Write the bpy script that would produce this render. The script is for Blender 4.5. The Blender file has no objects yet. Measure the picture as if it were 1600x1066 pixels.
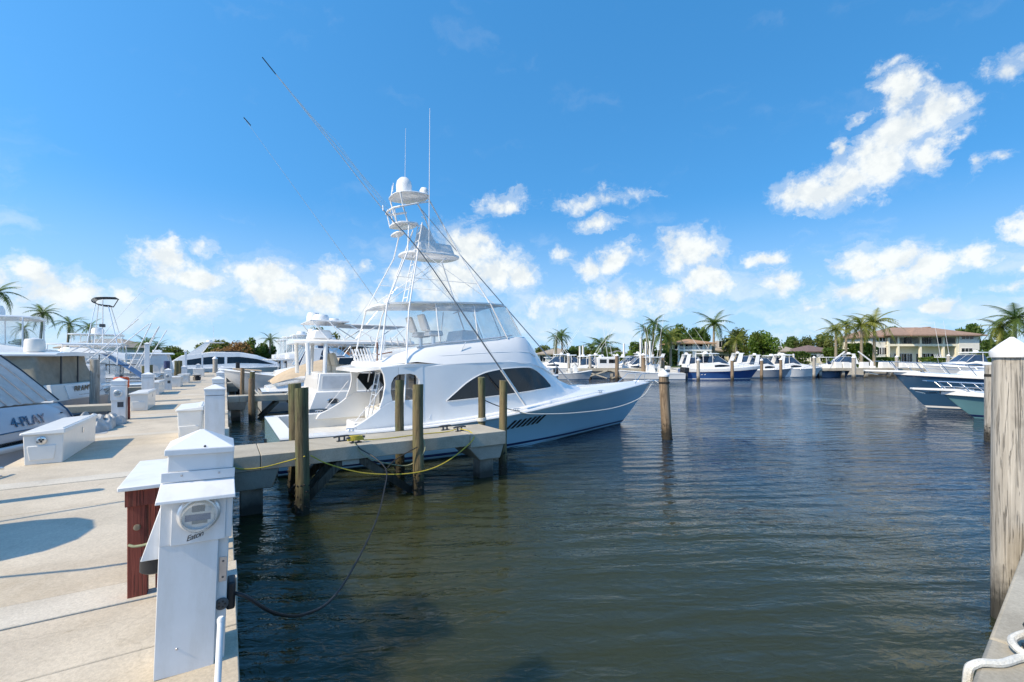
import bpy, bmesh, math, random
from mathutils import Vector, Matrix, Euler, noise as mnoise
random.seed(11)
rad = math.radians
# world frame: +X runs out along the finger piers, +Y runs along the main dock, water level z = 0
SC = bpy.context.scene
COL = SC.collection
# ------------------------------------------------------------------ camera
VIEW = rad(32.215)
EYE = 2.8
cam_d = bpy.data.cameras.new('camera')
cam_d.sensor_width = 36.0
cam_d.lens = 36.0 * 711.0 / 1600.0
cam_d.shift_y = (560.0 - 533.0) / 1600.0
cam_d.clip_start = 0.05
cam_d.clip_end = 8000
cam = bpy.data.objects.new('camera', cam_d)
COL.objects.link(cam)
cam.location = (0, 0, EYE)
cam.rotation_euler = (rad(90), 0, -VIEW)
SC.camera = cam
# ------------------------------------------------------------------ sun, sky, exposure
SUN_EL = rad(43)
sun_to = Vector((-math.cos(SUN_EL), -0.045, math.sin(SUN_EL))).normalized()
SUN_AZ = math.atan2(sun_to.x, sun_to.y)
sd = bpy.data.lights.new('sun', 'SUN')
sd.energy = 2.6
sd.angle = rad(0.53)
sd.color = (1.0, 0.95, 0.87)
sun = bpy.data.objects.new('sun', sd)
COL.objects.link(sun)
sun.rotation_euler = sun_to.to_track_quat('Z', 'Y').to_euler()
SC.view_settings.view_transform = 'Standard'
SC.view_settings.look = 'None'
SC.view_settings.gamma = 1.0
SC.view_settings.use_curve_mapping = False
SC.view_settings.use_white_balance = True
SC.view_settings.white_balance_temperature = 8300
SC.view_settings.white_balance_tint = 8
SC.view_settings.exposure = 0.85
SC.render.film_transparent = False
SC.cycles.use_denoising = True
SC.cycles.max_bounces = 8
SC.cycles.transparent_max_bounces = 24
SC.cycles.caustics_reflective = False
SC.cycles.caustics_refractive = False
SC.cycles.sample_clamp_indirect = 6.0

W = bpy.data.worlds.new('World')
SC.world = W
W.use_nodes = True


class NT:
    """small helper for node trees"""
    def __init__(s, tree):
        s.t = tree
        s.t.nodes.clear()

    def n(s, kind, **kw):
        nd = s.t.nodes.new(kind)
        for k, v in kw.items():
            setattr(nd, k, v)
        return nd

    def l(s, a, b):
        s.t.links.new(a, b)

    def val(s, sock, v):
        if isinstance(v, bpy.types.NodeSocket):
            s.l(v, sock)
        else:
            sock.default_value = v

    def m(s, op, a, b=None, c=None, clamp=False):
        nd = s.n('ShaderNodeMath', operation=op, use_clamp=clamp)
        s.val(nd.inputs[0], a)
        if b is not None:
            s.val(nd.inputs[1], b)
        if c is not None:
            s.val(nd.inputs[2], c)
        return nd.outputs[0]

    def v(s, op, a, b=None):
        nd = s.n('ShaderNodeVectorMath', operation=op)
        s.val(nd.inputs[0], a)
        if b is not None:
            s.val(nd.inputs[1], b)
        return nd.outputs['Value'] if op in ('LENGTH', 'DOT_PRODUCT', 'DISTANCE') else nd.outputs['Vector']

    def noise(s, vec, scale, detail=2.0, rough=0.5, dist=0.0, dim='3D'):
        nd = s.n('ShaderNodeTexNoise', noise_dimensions=dim)
        if vec is not None:
            s.l(vec, nd.inputs['Vector'])
        nd.inputs['Scale'].default_value = scale
        nd.inputs['Detail'].default_value = detail
        nd.inputs['Roughness'].default_value = rough
        nd.inputs['Distortion'].default_value = dist
        return nd

    def ramp(s, fac, a, b, ca=(0, 0, 0, 1), cb=(1, 1, 1, 1), smooth=False):
        nd = s.n('ShaderNodeValToRGB')
        s.val(nd.inputs[0], fac)
        e = nd.color_ramp.elements
        e[0].position, e[1].position = a, b
        e[0].color, e[1].color = ca, cb
        if smooth:
            nd.color_ramp.interpolation = 'EASE'
        return nd.outputs[0]

    def mix(s, fac, a, b, blend='MIX'):
        nd = s.n('ShaderNodeMix', data_type='RGBA', blend_type=blend)
        s.val(nd.inputs[0], fac)
        s.val(nd.inputs[6], a)
        s.val(nd.inputs[7], b)
        return nd.outputs[2]

    def bump(s, h, strength=0.3, distance=0.01, normal=None):
        nd = s.n('ShaderNodeBump')
        nd.inputs['Strength'].default_value = strength
        nd.inputs['Distance'].default_value = distance
        s.l(h, nd.inputs['Height'])
        if normal is not None:
            s.l(normal, nd.inputs['Normal'])
        return nd.outputs[0]


def build_world():
    t = NT(W.node_tree)
    out = t.n('ShaderNodeOutputWorld')
    bg = t.n('ShaderNodeBackground')
    sky = t.n('ShaderNodeTexSky', sky_type='NISHITA')
    sky.sun_disc = False
    sky.sun_elevation = SUN_EL
    sky.sun_rotation = SUN_AZ
    sky.altitude = 0
    sky.air_density = 1.0
    sky.dust_density = 0.3
    sky.ozone_density = 2.2
    hs = t.n('ShaderNodeHueSaturation')
    hs.inputs['Saturation'].default_value = 1.38
    hs.inputs['Hue'].default_value = 0.5
    hs.inputs['Value'].default_value = 1.38
    t.l(sky.outputs[0], hs.inputs['Color'])
    skycol = hs.outputs[0]
    tc = t.n('ShaderNodeTexCoord')
    d = tc.outputs['Generated']
    # clear, deep blue air low down as well: sample the sky model a little higher than the view direction
    t.l(t.v('NORMALIZE', t.v('ADD', d, (0, 0, 0.34))), sky.inputs['Vector'])
    # azimuth from the heading of the harbour mouth, elevation above the horizon (radians)
    Fv = (math.sin(VIEW), math.cos(VIEW), 0)
    Rv = (math.cos(VIEW), -math.sin(VIEW), 0)
    az = t.m('ARCTAN2', t.v('DOT_PRODUCT', d, Rv), t.v('DOT_PRODUCT', d, Fv))
    sep = t.n('ShaderNodeSeparateXYZ')
    t.l(d, sep.inputs[0])
    el = t.m('ARCSINE', sep.outputs[2])
    cmb = t.n('ShaderNodeCombineXYZ')
    t.l(az, cmb.inputs[0])
    t.l(el, cmb.inputs[1])
    p = cmb.outputs[0]
    n1 = t.noise(p, 9.0, 6.0, 0.6)
    n2 = t.noise(p, 28.0, 5.0, 0.62)
    off = t.v('SUBTRACT', n1.outputs['Color'], (0.5, 0.5, 0.5))
    off2 = t.v('SUBTRACT', n2.outputs['Color'], (0.5, 0.5, 0.5))
    pw = t.v('ADD', p, t.v('MULTIPLY', off, (0.15, 0.085, 0)))
    pw = t.v('ADD', pw, t.v('MULTIPLY', off2, (0.03, 0.028, 0)))
    # cumulus: azimuth deg, elevation deg, half width deg, half height deg, weight
    best = None
    for (a, e, ra, re, wt) in CLOUDS:
        q = t.v('MULTIPLY', t.v('SUBTRACT', pw, (rad(a), rad(e), 0)), (1 / rad(ra), 1 / rad(re), 0))
        f = t.m('MULTIPLY_ADD', t.v('LENGTH', q), -wt, wt)
        best = f if best is None else t.m('SMOOTH_MAX', best, f, 0.25)
    n3 = t.noise(p, 34.0, 7.0, 0.66, 0.2)
    n4 = t.noise(p, 12.0, 5.0, 0.6)
    dens = t.m('ADD', best, t.m('MULTIPLY', t.m('SUBTRACT', n3.outputs[0], 0.5), 1.25))
    dens = t.m('ADD', dens, t.m('MULTIPLY', t.m('SUBTRACT', n4.outputs[0], 0.5), 0.7))
    alpha = t.ramp(dens, -0.0, 0.74, smooth=True)
    wisp = t.noise(t.v('MULTIPLY', pw, (1, 1.6, 1)), 60.0, 4.0, 0.7, 0.4)
    alpha = t.m('MULTIPLY', alpha, t.ramp(t.m('MULTIPLY_ADD', dens, 0.55, wisp.outputs[0]), 0.42, 0.66, (.35, .35, .35, 1), (1, 1, 1, 1)))
    # scattered low cumulus everywhere round the horizon
    ps = t.v('MULTIPLY', pw, (1.0, 2.2, 1))
    nb = t.noise(ps, 5.0, 7.0, 0.58)
    lowf = t.ramp(el, 0.02, 0.30, (1, 1, 1, 1), (0, 0, 0, 1))
    a2 = t.ramp(t.m('ADD', nb.outputs[0], t.m('MULTIPLY', lowf, 0.15)), 0.55, 0.72, smooth=True)
    a2 = t.m('MULTIPLY', a2, t.m('MULTIPLY_ADD', lowf, 0.62, 0.06))
    a2 = t.m('MULTIPLY', a2, 0.9)
    # milky band close to the horizon
    hz = t.ramp(el, 0.0, 0.33, (0.7, 0.7, 0.7, 1), (0, 0, 0, 1), smooth=True)
    alpha = t.m('MAXIMUM', t.m('MULTIPLY', alpha, 0.93), a2)
    # thin veils trailing off the cumulus
    vn = t.noise(t.v('MULTIPLY', pw, (0.7, 2.0, 1)), 22.0, 6.0, 0.65, 0.8)
    veil = t.m('MULTIPLY', t.ramp(t.m('ADD', best, t.m('MULTIPLY', t.m('SUBTRACT', vn.outputs[0], 0.5), 1.6)), -0.38, 0.40, smooth=True), 0.34)
    alpha = t.m('MAXIMUM', alpha, veil)
    # sunlit cloud: a little greyer where the cloud is thick and low
    sh = t.noise(pw, 14.0, 4.0, 0.55)
    pl = t.v('ADD', p, (-0.016, 0.020, 0))
    n3b = t.noise(pl, 34.0, 7.0, 0.66, 0.2)
    n4b = t.noise(pl, 12.0, 5.0, 0.6)
    rel = t.m('ADD', t.m('SUBTRACT', n3b.outputs[0], n3.outputs[0]), t.m('MULTIPLY', t.m('SUBTRACT', n4b.outputs[0], n4.outputs[0]), 2.2))
    shade = t.ramp(t.m('ADD', t.m('MULTIPLY', dens, 0.22), t.m('ADD', t.m('MULTIPLY', rel, 1.5), sh.outputs[0])), 0.42, 1.0,
                   (CLOUD_W[0], CLOUD_W[1], CLOUD_W[2], 1), (CLOUD_W[0] * .84, CLOUD_W[1] * .87, CLOUD_W[2] * .91, 1))
    c1 = t.mix(hz, skycol, (CLOUD_W[0] * .56, CLOUD_W[1] * .79, CLOUD_W[2] * 1.0, 1))
    col = t.mix(alpha, c1, shade)
    t.l(col, bg.inputs['Color'])
    bg.inputs['Strength'].default_value = SKY_STR
    t.l(bg.outputs[0], out.inputs['Surface'])
    W.cycles.sampling_method = 'MANUAL'
    W.cycles.sample_map_resolution = 512


SKY_STR = 0.15
CLOUD_W = (3.35, 3.86, 4.62)


def _cl(px, py, rx, ry, wt=1.0):
    """bearing and height of one cumulus lump as surveyed from the dock"""
    a = math.degrees(math.atan2(px - 800, 711))
    hyp = math.hypot(px - 800, 711)
    e = math.degrees(math.atan2(560 - py, hyp))
    k = math.degrees(1 / hyp)
    return (a, e, rx * k * 711 / hyp * 1.15, ry * k * math.cos(rad(e)) ** 2 * 1.25, wt)


CLOUDS = [_cl(*c) for c in [
    (1400, 150, 46, 34), (1445, 185, 58, 38), (1405, 215, 66, 40), (1370, 250, 72, 40), (1320, 285, 72, 38),
    (1270, 302, 60, 28), (1300, 238, 22, 16, .8), (1465, 235, 40, 26, .8), (1385, 110, 24, 12, .45), (1325, 188, 18, 10, .5),
    (1580, 105, 52, 28, .7), (1585, 352, 44, 18), (1550, 255, 20, 14, .5),
    (1345, 412, 40, 30), (1400, 405, 55, 30), (1505, 398, 40, 24), (1450, 412, 40, 22), (1335, 450, 46, 22), (1400, 445, 75, 30),
    (1480, 470, 40, 20), (1590, 412, 36, 12, .6), (1570, 440, 36, 10, .5),
    (1205, 398, 36, 15, .8), (1212, 442, 46, 26), (1190, 395, 20, 10, .6),
    (1075, 398, 62, 36), (1100, 440, 50, 30), (965, 402, 36, 26), (925, 420, 44, 20), (965, 468, 55, 30, .8), (1050, 470, 60, 26, .7),
    (785, 315, 44, 20, .75), (925, 312, 80, 16, .55), (932, 343, 34, 13, .75), (876, 395, 22, 14, .5),
    (728, 388, 46, 40), (775, 425, 60, 36), (705, 440, 60, 42), (815, 432, 30, 22), (640, 440, 40, 20, .6), (578, 420, 16, 12, .6),
    (262, 398, 44, 24), (290, 426, 80, 24), (400, 430, 62, 26), (432, 456, 62, 30), (520, 430, 50, 26), (330, 385, 34, 12, .5),
    (55, 435, 62, 26), (95, 462, 85, 34), (500, 468, 60, 30, .8), (195, 472, 40, 18, .7), (300, 480, 80, 26, .6), (570, 475, 40, 24, .7),
    (860, 480, 60, 24, .6), (1280, 480, 50, 20, .5), (-60, 440, 70, 40), (1680, 420, 60, 40), (1700, 200, 60, 50),
]]
build_world()

# ------------------------------------------------------------------ materials
MATS = {}


def _new(name):
    m = bpy.data.materials.new(name)
    m.use_nodes = True
    t = NT(m.node_tree)
    o = t.n('ShaderNodeOutputMaterial')
    b = t.n('ShaderNodeBsdfPrincipled')
    t.l(b.outputs[0], o.inputs[0])
    MATS[name] = m
    return m, t, b


def mat(name, col, rough=0.5, metal=0.0, var=0.12, scale=3.0, bump=0.0, bscale=30.0, coat=0.0, dirt=0.0, spec=None, stretch=None):
    """principled material with soft procedural variation and an optional fine relief"""
    if name in MATS:
        return MATS[name]
    m, t, b = _new(name)
    tc = t.n('ShaderNodeTexCoord')
    p = tc.outputs['Object']
    if stretch:
        p = t.v('MULTIPLY', p, stretch)
    n = t.noise(p, scale, 5.0, 0.6)
    c = (col[0], col[1], col[2], 1)
    lo = (col[0] * (1 - var), col[1] * (1 - var), col[2] * (1 - var), 1)
    hi = (min(col[0] * (1 + var), .95), min(col[1] * (1 + var), .95), min(col[2] * (1 + var), .95), 1)
    cc = t.ramp(n.outputs[0], 0.3, 0.7, lo, hi)
    if dirt > 0:
        n2 = t.noise(t.v('MULTIPLY', tc.outputs['Object'], (1, 1, .22)), 5.0, 7.0, 0.7)
        f = t.m('MULTIPLY', t.ramp(n2.outputs[0], 0.46, 0.70), dirt)
        cc = t.mix(f, cc, (col[0] * .58, col[1] * .52, col[2] * .42, 1))
    t.l(cc, b.inputs['Base Color'])
    b.inputs['Roughness'].default_value = rough
    b.inputs['Metallic'].default_value = metal
    if coat:
        b.inputs['Coat Weight'].default_value = coat
        b.inputs['Coat Roughness'].default_value = 0.06
    if spec is not None:
        b.inputs['Specular IOR Level'].default_value = spec
    if bump:
        nb = t.noise(p, bscale, 4.0, 0.6)
        t.l(t.bump(nb.outputs[0], bump, 0.01), b.inputs['Normal'])
    return m


def mat_wood(name, dark, light, moss=None, red=False):
    if name in MATS:
        return MATS[name]
    m, t, b = _new(name)
    tc = t.n('ShaderNodeTexCoord')
    p = tc.outputs['Object']
    q = t.v('MULTIPLY', p, (1, 1, 0.045))
    n = t.noise(q, 26.0, 6.0, 0.65, 0.6)
    n2 = t.noise(t.v('MULTIPLY', p, (1, 1, 0.12)), 7.0, 4.0, 0.6)
    f = t.m('ADD', t.m('MULTIPLY', n.outputs[0], 0.65), t.m('MULTIPLY', n2.outputs[0], 0.35))
    c = t.ramp(f, 0.36, 0.64, (*dark, 1), (*light, 1))
    if moss:
        n3 = t.noise(t.v('MULTIPLY', p, (1, 1, 0.3)), 3.0, 4.0, 0.6)
        c = t.mix(t.ramp(n3.outputs[0], 0.42, 0.62), c, (*moss, 1))
    # water line: wet and dark with growth just above the water (world height)
    geo = t.n('ShaderNodeNewGeometry')
    sx = t.n('ShaderNodeSeparateXYZ')
    t.l(geo.outputs['Position'], sx.inputs[0])
    n5 = t.noise(p, 9.0, 4.0, 0.6)
    wz = t.m('ADD', sx.outputs[2], t.m('MULTIPLY', t.m('SUBTRACT', n5.outputs[0], 0.5), 0.5))
    nc = t.noise(t.v('MULTIPLY', p, (1, 1, 0.03)), 46.0, 3.0, 0.5, 1.2)
    crack = t.ramp(nc.outputs[0], 0.36, 0.43, (1, 1, 1, 1), (0, 0, 0, 1))
    c = t.mix(t.m('MULTIPLY', crack, 0.5), c, tuple(x * .3 for x in dark) + (1,))
    nk = t.noise(t.v('MULTIPLY', p, (1, 1, 0.5)), 5.5, 3.0, 0.6)
    c = t.mix(t.m('MULTIPLY', t.ramp(nk.outputs[0], 0.60, 0.70), 0.5), c, tuple(x * .6 for x in dark) + (1,))
    wet = t.ramp(wz, 0.22, 0.62, (1, 1, 1, 1), (0, 0, 0, 1))
    c = t.mix(t.m('MULTIPLY', wet, 0.9), c, (0.012, 0.012, 0.008, 1))
    t.l(c, b.inputs['Base Color'])
    b.inputs['Roughness'].default_value = 0.82
    t.l(t.bump(t.m('SUBTRACT', n.outputs[0], crack), 0.8, 0.014), b.inputs['Normal'])
    return m


def mat_concrete(name, base, stain=(0.3, 0.22, 0.13), amt=0.35, spk=0.12, wet=False):
    if name in MATS:
        return MATS[name]
    m, t, b = _new(name)
    geo = t.n('ShaderNodeNewGeometry')
    p = geo.outputs['Position']
    n = t.noise(p, 1.1, 6.0, 0.62)
    n2 = t.noise(p, 55.0, 3.0, 0.7)
    n3 = t.noise(p, 0.55, 5.0, 0.65, 0.5)
    c = t.ramp(n.outputs[0], 0.32, 0.68, tuple(x * .84 for x in base) + (1,), tuple(x * 1.12 for x in base) + (1,))
    c = t.mix(t.m('MULTIPLY', t.ramp(n3.outputs[0], 0.50, 0.74), amt), c, (*stain, 1))
    s = t.ramp(n2.outputs[0], 0.34, 0.66, (1 - spk, 1 - spk, 1 - spk, 1), (1 + spk, 1 + spk, 1 + spk, 1))
    c = t.mix(1.0, c, s, 'MULTIPLY')
    n6 = t.noise(p, 160.0, 2.0, 0.6)
    c = t.mix(t.m('MULTIPLY', t.ramp(n6.outputs[0], 0.62, 0.70), 0.22), c, (0.12, 0.10, 0.08, 1))
    n7 = t.noise(p, 5.0, 5.0, 0.7, 0.6)
    c = t.mix(t.m('MULTIPLY', t.ramp(n7.outputs[0], 0.60, 0.72), 0.35), c, (base[0] * .55, base[1] * .50, base[2] * .43, 1))
    if not wet:
        nd = t.noise(p, 1.3, 4.0, 0.6)
        vo = t.n('ShaderNodeTexVoronoi', feature='DISTANCE_TO_EDGE')
        t.l(t.v('ADD', p, t.v('MULTIPLY', nd.outputs['Color'], (.9, .9, 0))), vo.inputs['Vector'])
        vo.inputs['Scale'].default_value = 0.42
        ck = t.ramp(vo.outputs['Distance'], 0.0012, 0.004, (1, 1, 1, 1), (0, 0, 0, 1))
        c = t.mix(t.m('MULTIPLY', ck, 0.2), c, (base[0] * .35, base[1] * .33, base[2] * .3, 1))
    if wet:
        sx = t.n('ShaderNodeSeparateXYZ')
        t.l(p, sx.inputs[0])
        wz = t.m('ADD', sx.outputs[2], t.m('MULTIPLY', t.m('SUBTRACT', n.outputs[0], 0.5), 0.9))
        w = t.ramp(wz, 0.12, 0.55, (1, 1, 1, 1), (0, 0, 0, 1))
        c = t.mix(t.m('MULTIPLY', w, 0.9), c, (0.016, 0.015, 0.011, 1))
    t.l(c, b.inputs['Base Color'])
    b.inputs['Roughness'].default_value = 0.88
    t.l(t.bump(t.m('ADD', n2.outputs[0], n.outputs[0]), 0.35, 0.006), b.inputs['Normal'])
    return m


def mat_glass(name, col=(0.012, 0.016, 0.02), rough=0.04):
    if name in MATS:
        return MATS[name]
    m, t, b = _new(name)
    tc = t.n('ShaderNodeTexCoord')
    n = t.noise(tc.outputs['Object'], 1.7, 3.0)
    t.l(t.ramp(n.outputs[0], 0.3, 0.7, tuple(x * .7 for x in col) + (1,), tuple(x * 1.4 for x in col) + (1,)), b.inputs['Base Color'])
    b.inputs['Roughness'].default_value = rough
    b.inputs['IOR'].default_value = 1.5
    return m


def mat_clear(name, tint=(0.8, 0.88, 0.9), clear=0.75):
    """clear vinyl or window glass: partly see-through, with a real surface gloss"""
    if name in MATS:
        return MATS[name]
    m, t, b = _new(name)
    o = [x for x in t.t.nodes if x.type == 'OUTPUT_MATERIAL'][0]
    b.inputs['Base Color'].default_value = (*tint, 1)
    b.inputs['Roughness'].default_value = 0.08
    tr = t.n('ShaderNodeBsdfTransparent')
    tr.inputs[0].default_value = (*tint, 1)
    gl = t.n('ShaderNodeBsdfGlossy')
    gl.inputs['Roughness'].default_value = 0.04
    lw = t.n('ShaderNodeLayerWeight')
    fr = t.m('MULTIPLY_ADD', t.m('POWER', lw.outputs['Facing'], 5.0), .9, .04)
    m2 = t.n('ShaderNodeMixShader')
    t.l(fr, m2.inputs[0])
    t.l(tr.outputs[0], m2.inputs[1])
    t.l(gl.outputs[0], m2.inputs[2])
    mx = t.n('ShaderNodeMixShader')
    tc = t.n('ShaderNodeTexCoord')
    n = t.noise(tc.outputs['Object'], 3.0, 3.0)
    t.l(t.ramp(n.outputs[0], 0.2, 0.8, (clear - .1,) * 3 + (1,), (clear + .1,) * 3 + (1,)), mx.inputs[0])
    t.l(b.outputs[0], mx.inputs[1])
    t.l(m2.outputs[0], mx.inputs[2])
    t.l(mx.outputs[0], o.inputs[0])
    return m


def mat_leaf(name, c1, c2, rough=0.5):
    if name in MATS:
        return MATS[name]
    m, t, b = _new(name)
    tc = t.n('ShaderNodeTexCoord')
    oi = t.n('ShaderNodeObjectInfo')
    n = t.noise(tc.outputs['Object'], 0.9, 3.0, 0.6)
    n2 = t.noise(tc.outputs['Object'], 7.0, 2.0, 0.6)
    f = t.m('ADD', t.m('MULTIPLY', n.outputs[0], 0.6), t.m('MULTIPLY', n2.outputs[0], 0.4))
    f = t.m('ADD', f, t.m('MULTIPLY', t.m('SUBTRACT', oi.outputs['Random'], 0.5), 0.22))
    t.l(t.ramp(f, 0.32, 0.68, (*c1, 1), (*c2, 1)), b.inputs['Base Color'])
    b.inputs['Roughness'].default_value = rough
    b.inputs['Specular IOR Level'].default_value = 0.35
    o = [x for x in t.t.nodes if x.type == 'OUTPUT_MATERIAL'][0]
    tl = t.n('ShaderNodeBsdfTranslucent')
    tl.inputs[0].default_value = (c2[0] * 1.1, c2[1] * 1.15, c2[2] * .7, 1)
    mx = t.n('ShaderNodeMixShader')
    mx.inputs[0].default_value = 0.42
    t.l(b.outputs[0], mx.inputs[1])
    t.l(tl.outputs[0], mx.inputs[2])
    t.l(mx.outputs[0], o.inputs[0])
    return m


def mat_water():
    m, t, b = _new('harbour_water')
    geo = t.n('ShaderNodeNewGeometry')
    p = geo.outputs['Position']
    # wind from the north: crests run roughly across the basin
    ang = rad(28)
    rot = t.n('ShaderNodeVectorRotate', rotation_type='Z_AXIS')
    t.l(p, rot.inputs['Vector'])
    rot.inputs['Angle'].default_value = ang
    q = rot.outputs[0]
    w1 = t.noise(t.v('MULTIPLY', q, (0.42, 1.7, 1)), 1.35, 3.0, 0.55, 0.5)
    w2 = t.noise(t.v('MULTIPLY', q, (0.8, 1.6, 1)), 5.6, 3.0, 0.55, 0.5)
    w3 = t.noise(p, 0.33, 3.0, 0.5, 0.3)
    patch = t.noise(p, 0.09, 4.0, 0.6, 0.6)
    wv = t.n('ShaderNodeTexWave', wave_type='BANDS', bands_direction='Y', wave_profile='SIN')
    t.l(t.v('MULTIPLY', q, (0.35, 1, 1)), wv.inputs['Vector'])
    wv.inputs['Scale'].default_value = 0.62
    wv.inputs['Distortion'].default_value = 7.0
    wv.inputs['Detail'].default_value = 2.0
    wv.inputs['Detail Scale'].default_value = 0.9
    h = t.m('ADD', t.m('MULTIPLY', w1.outputs[0], 0.9), t.m('MULTIPLY', w2.outputs[0], 0.34))
    h = t.m('ADD', h, t.m('MULTIPLY', wv.outputs[1], 0.22))
    h = t.m('MULTIPLY', h, t.ramp(patch.outputs[0], 0.36, 0.62, (0.28, 0.28, 0.28, 1), (1.15, 1.15, 1.15, 1)))
    h = t.m('ADD', h, t.m('MULTIPLY', w3.outputs[0], 1.4))
    t.l(t.bump(h, WATER_B, 0.085), b.inputs['Normal'])
    n = t.noise(p, 0.055, 4.0, 0.6)
    # stirred-up silt near the dock; farther out, reflected sky blue put into the colour
    sx = t.n('ShaderNodeSeparateXYZ')
    t.l(p, sx.inputs[0])
    xx = t.m('ADD', t.m('MULTIPLY', sx.outputs[0], 0.06), t.m('MULTIPLY', t.m('SUBTRACT', n.outputs[0], 0.5), 1.6))
    t.l(t.ramp(xx, 0.22, 0.72, (0.033, 0.038, 0.016, 1), (0.008, 0.024, 0.046, 1)), b.inputs['Base Color'])
    m.node_tree.nodes[b.name].subsurface_method = 'BURLEY'
    b.inputs['Subsurface Weight'].default_value = 1.0
    b.inputs['Subsurface Radius'].default_value = (1.0, 1.0, 0.7)
    b.inputs['Subsurface Scale'].default_value = 0.7
    b.inputs['Roughness'].default_value = 0.03
    b.inputs['IOR'].default_value = 1.333
    return m


WATER_B = 1.0

# ------------------------------------------------------------------ object helpers


def tag(o, label=None, cat=None, group=None, kind=None):
    if label:
        o['label'] = label
    if cat:
        o['category'] = cat
    if group:
        o['group'] = group
    if kind:
        o['kind'] = kind
    return o


def empty(name, loc=(0, 0, 0), rz=0.0, label=None, cat=None, group=None, parent=None):
    o = bpy.data.objects.new(name, None)
    o.empty_display_size = 0.2
    COL.objects.link(o)
    o.location = loc
    o.rotation_euler = (0, 0, rz)
    if parent:
        o.parent = parent
    return tag(o, label, cat, group)


def kids(o):
    return [c for c in bpy.data.objects if c.parent == o]


def copy_tree(o, parent=None):
    c = o.copy()
    COL.objects.link(c)
    c.parent = parent
    for ch in list(o.children):
        copy_tree(ch, c)
    return c


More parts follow.
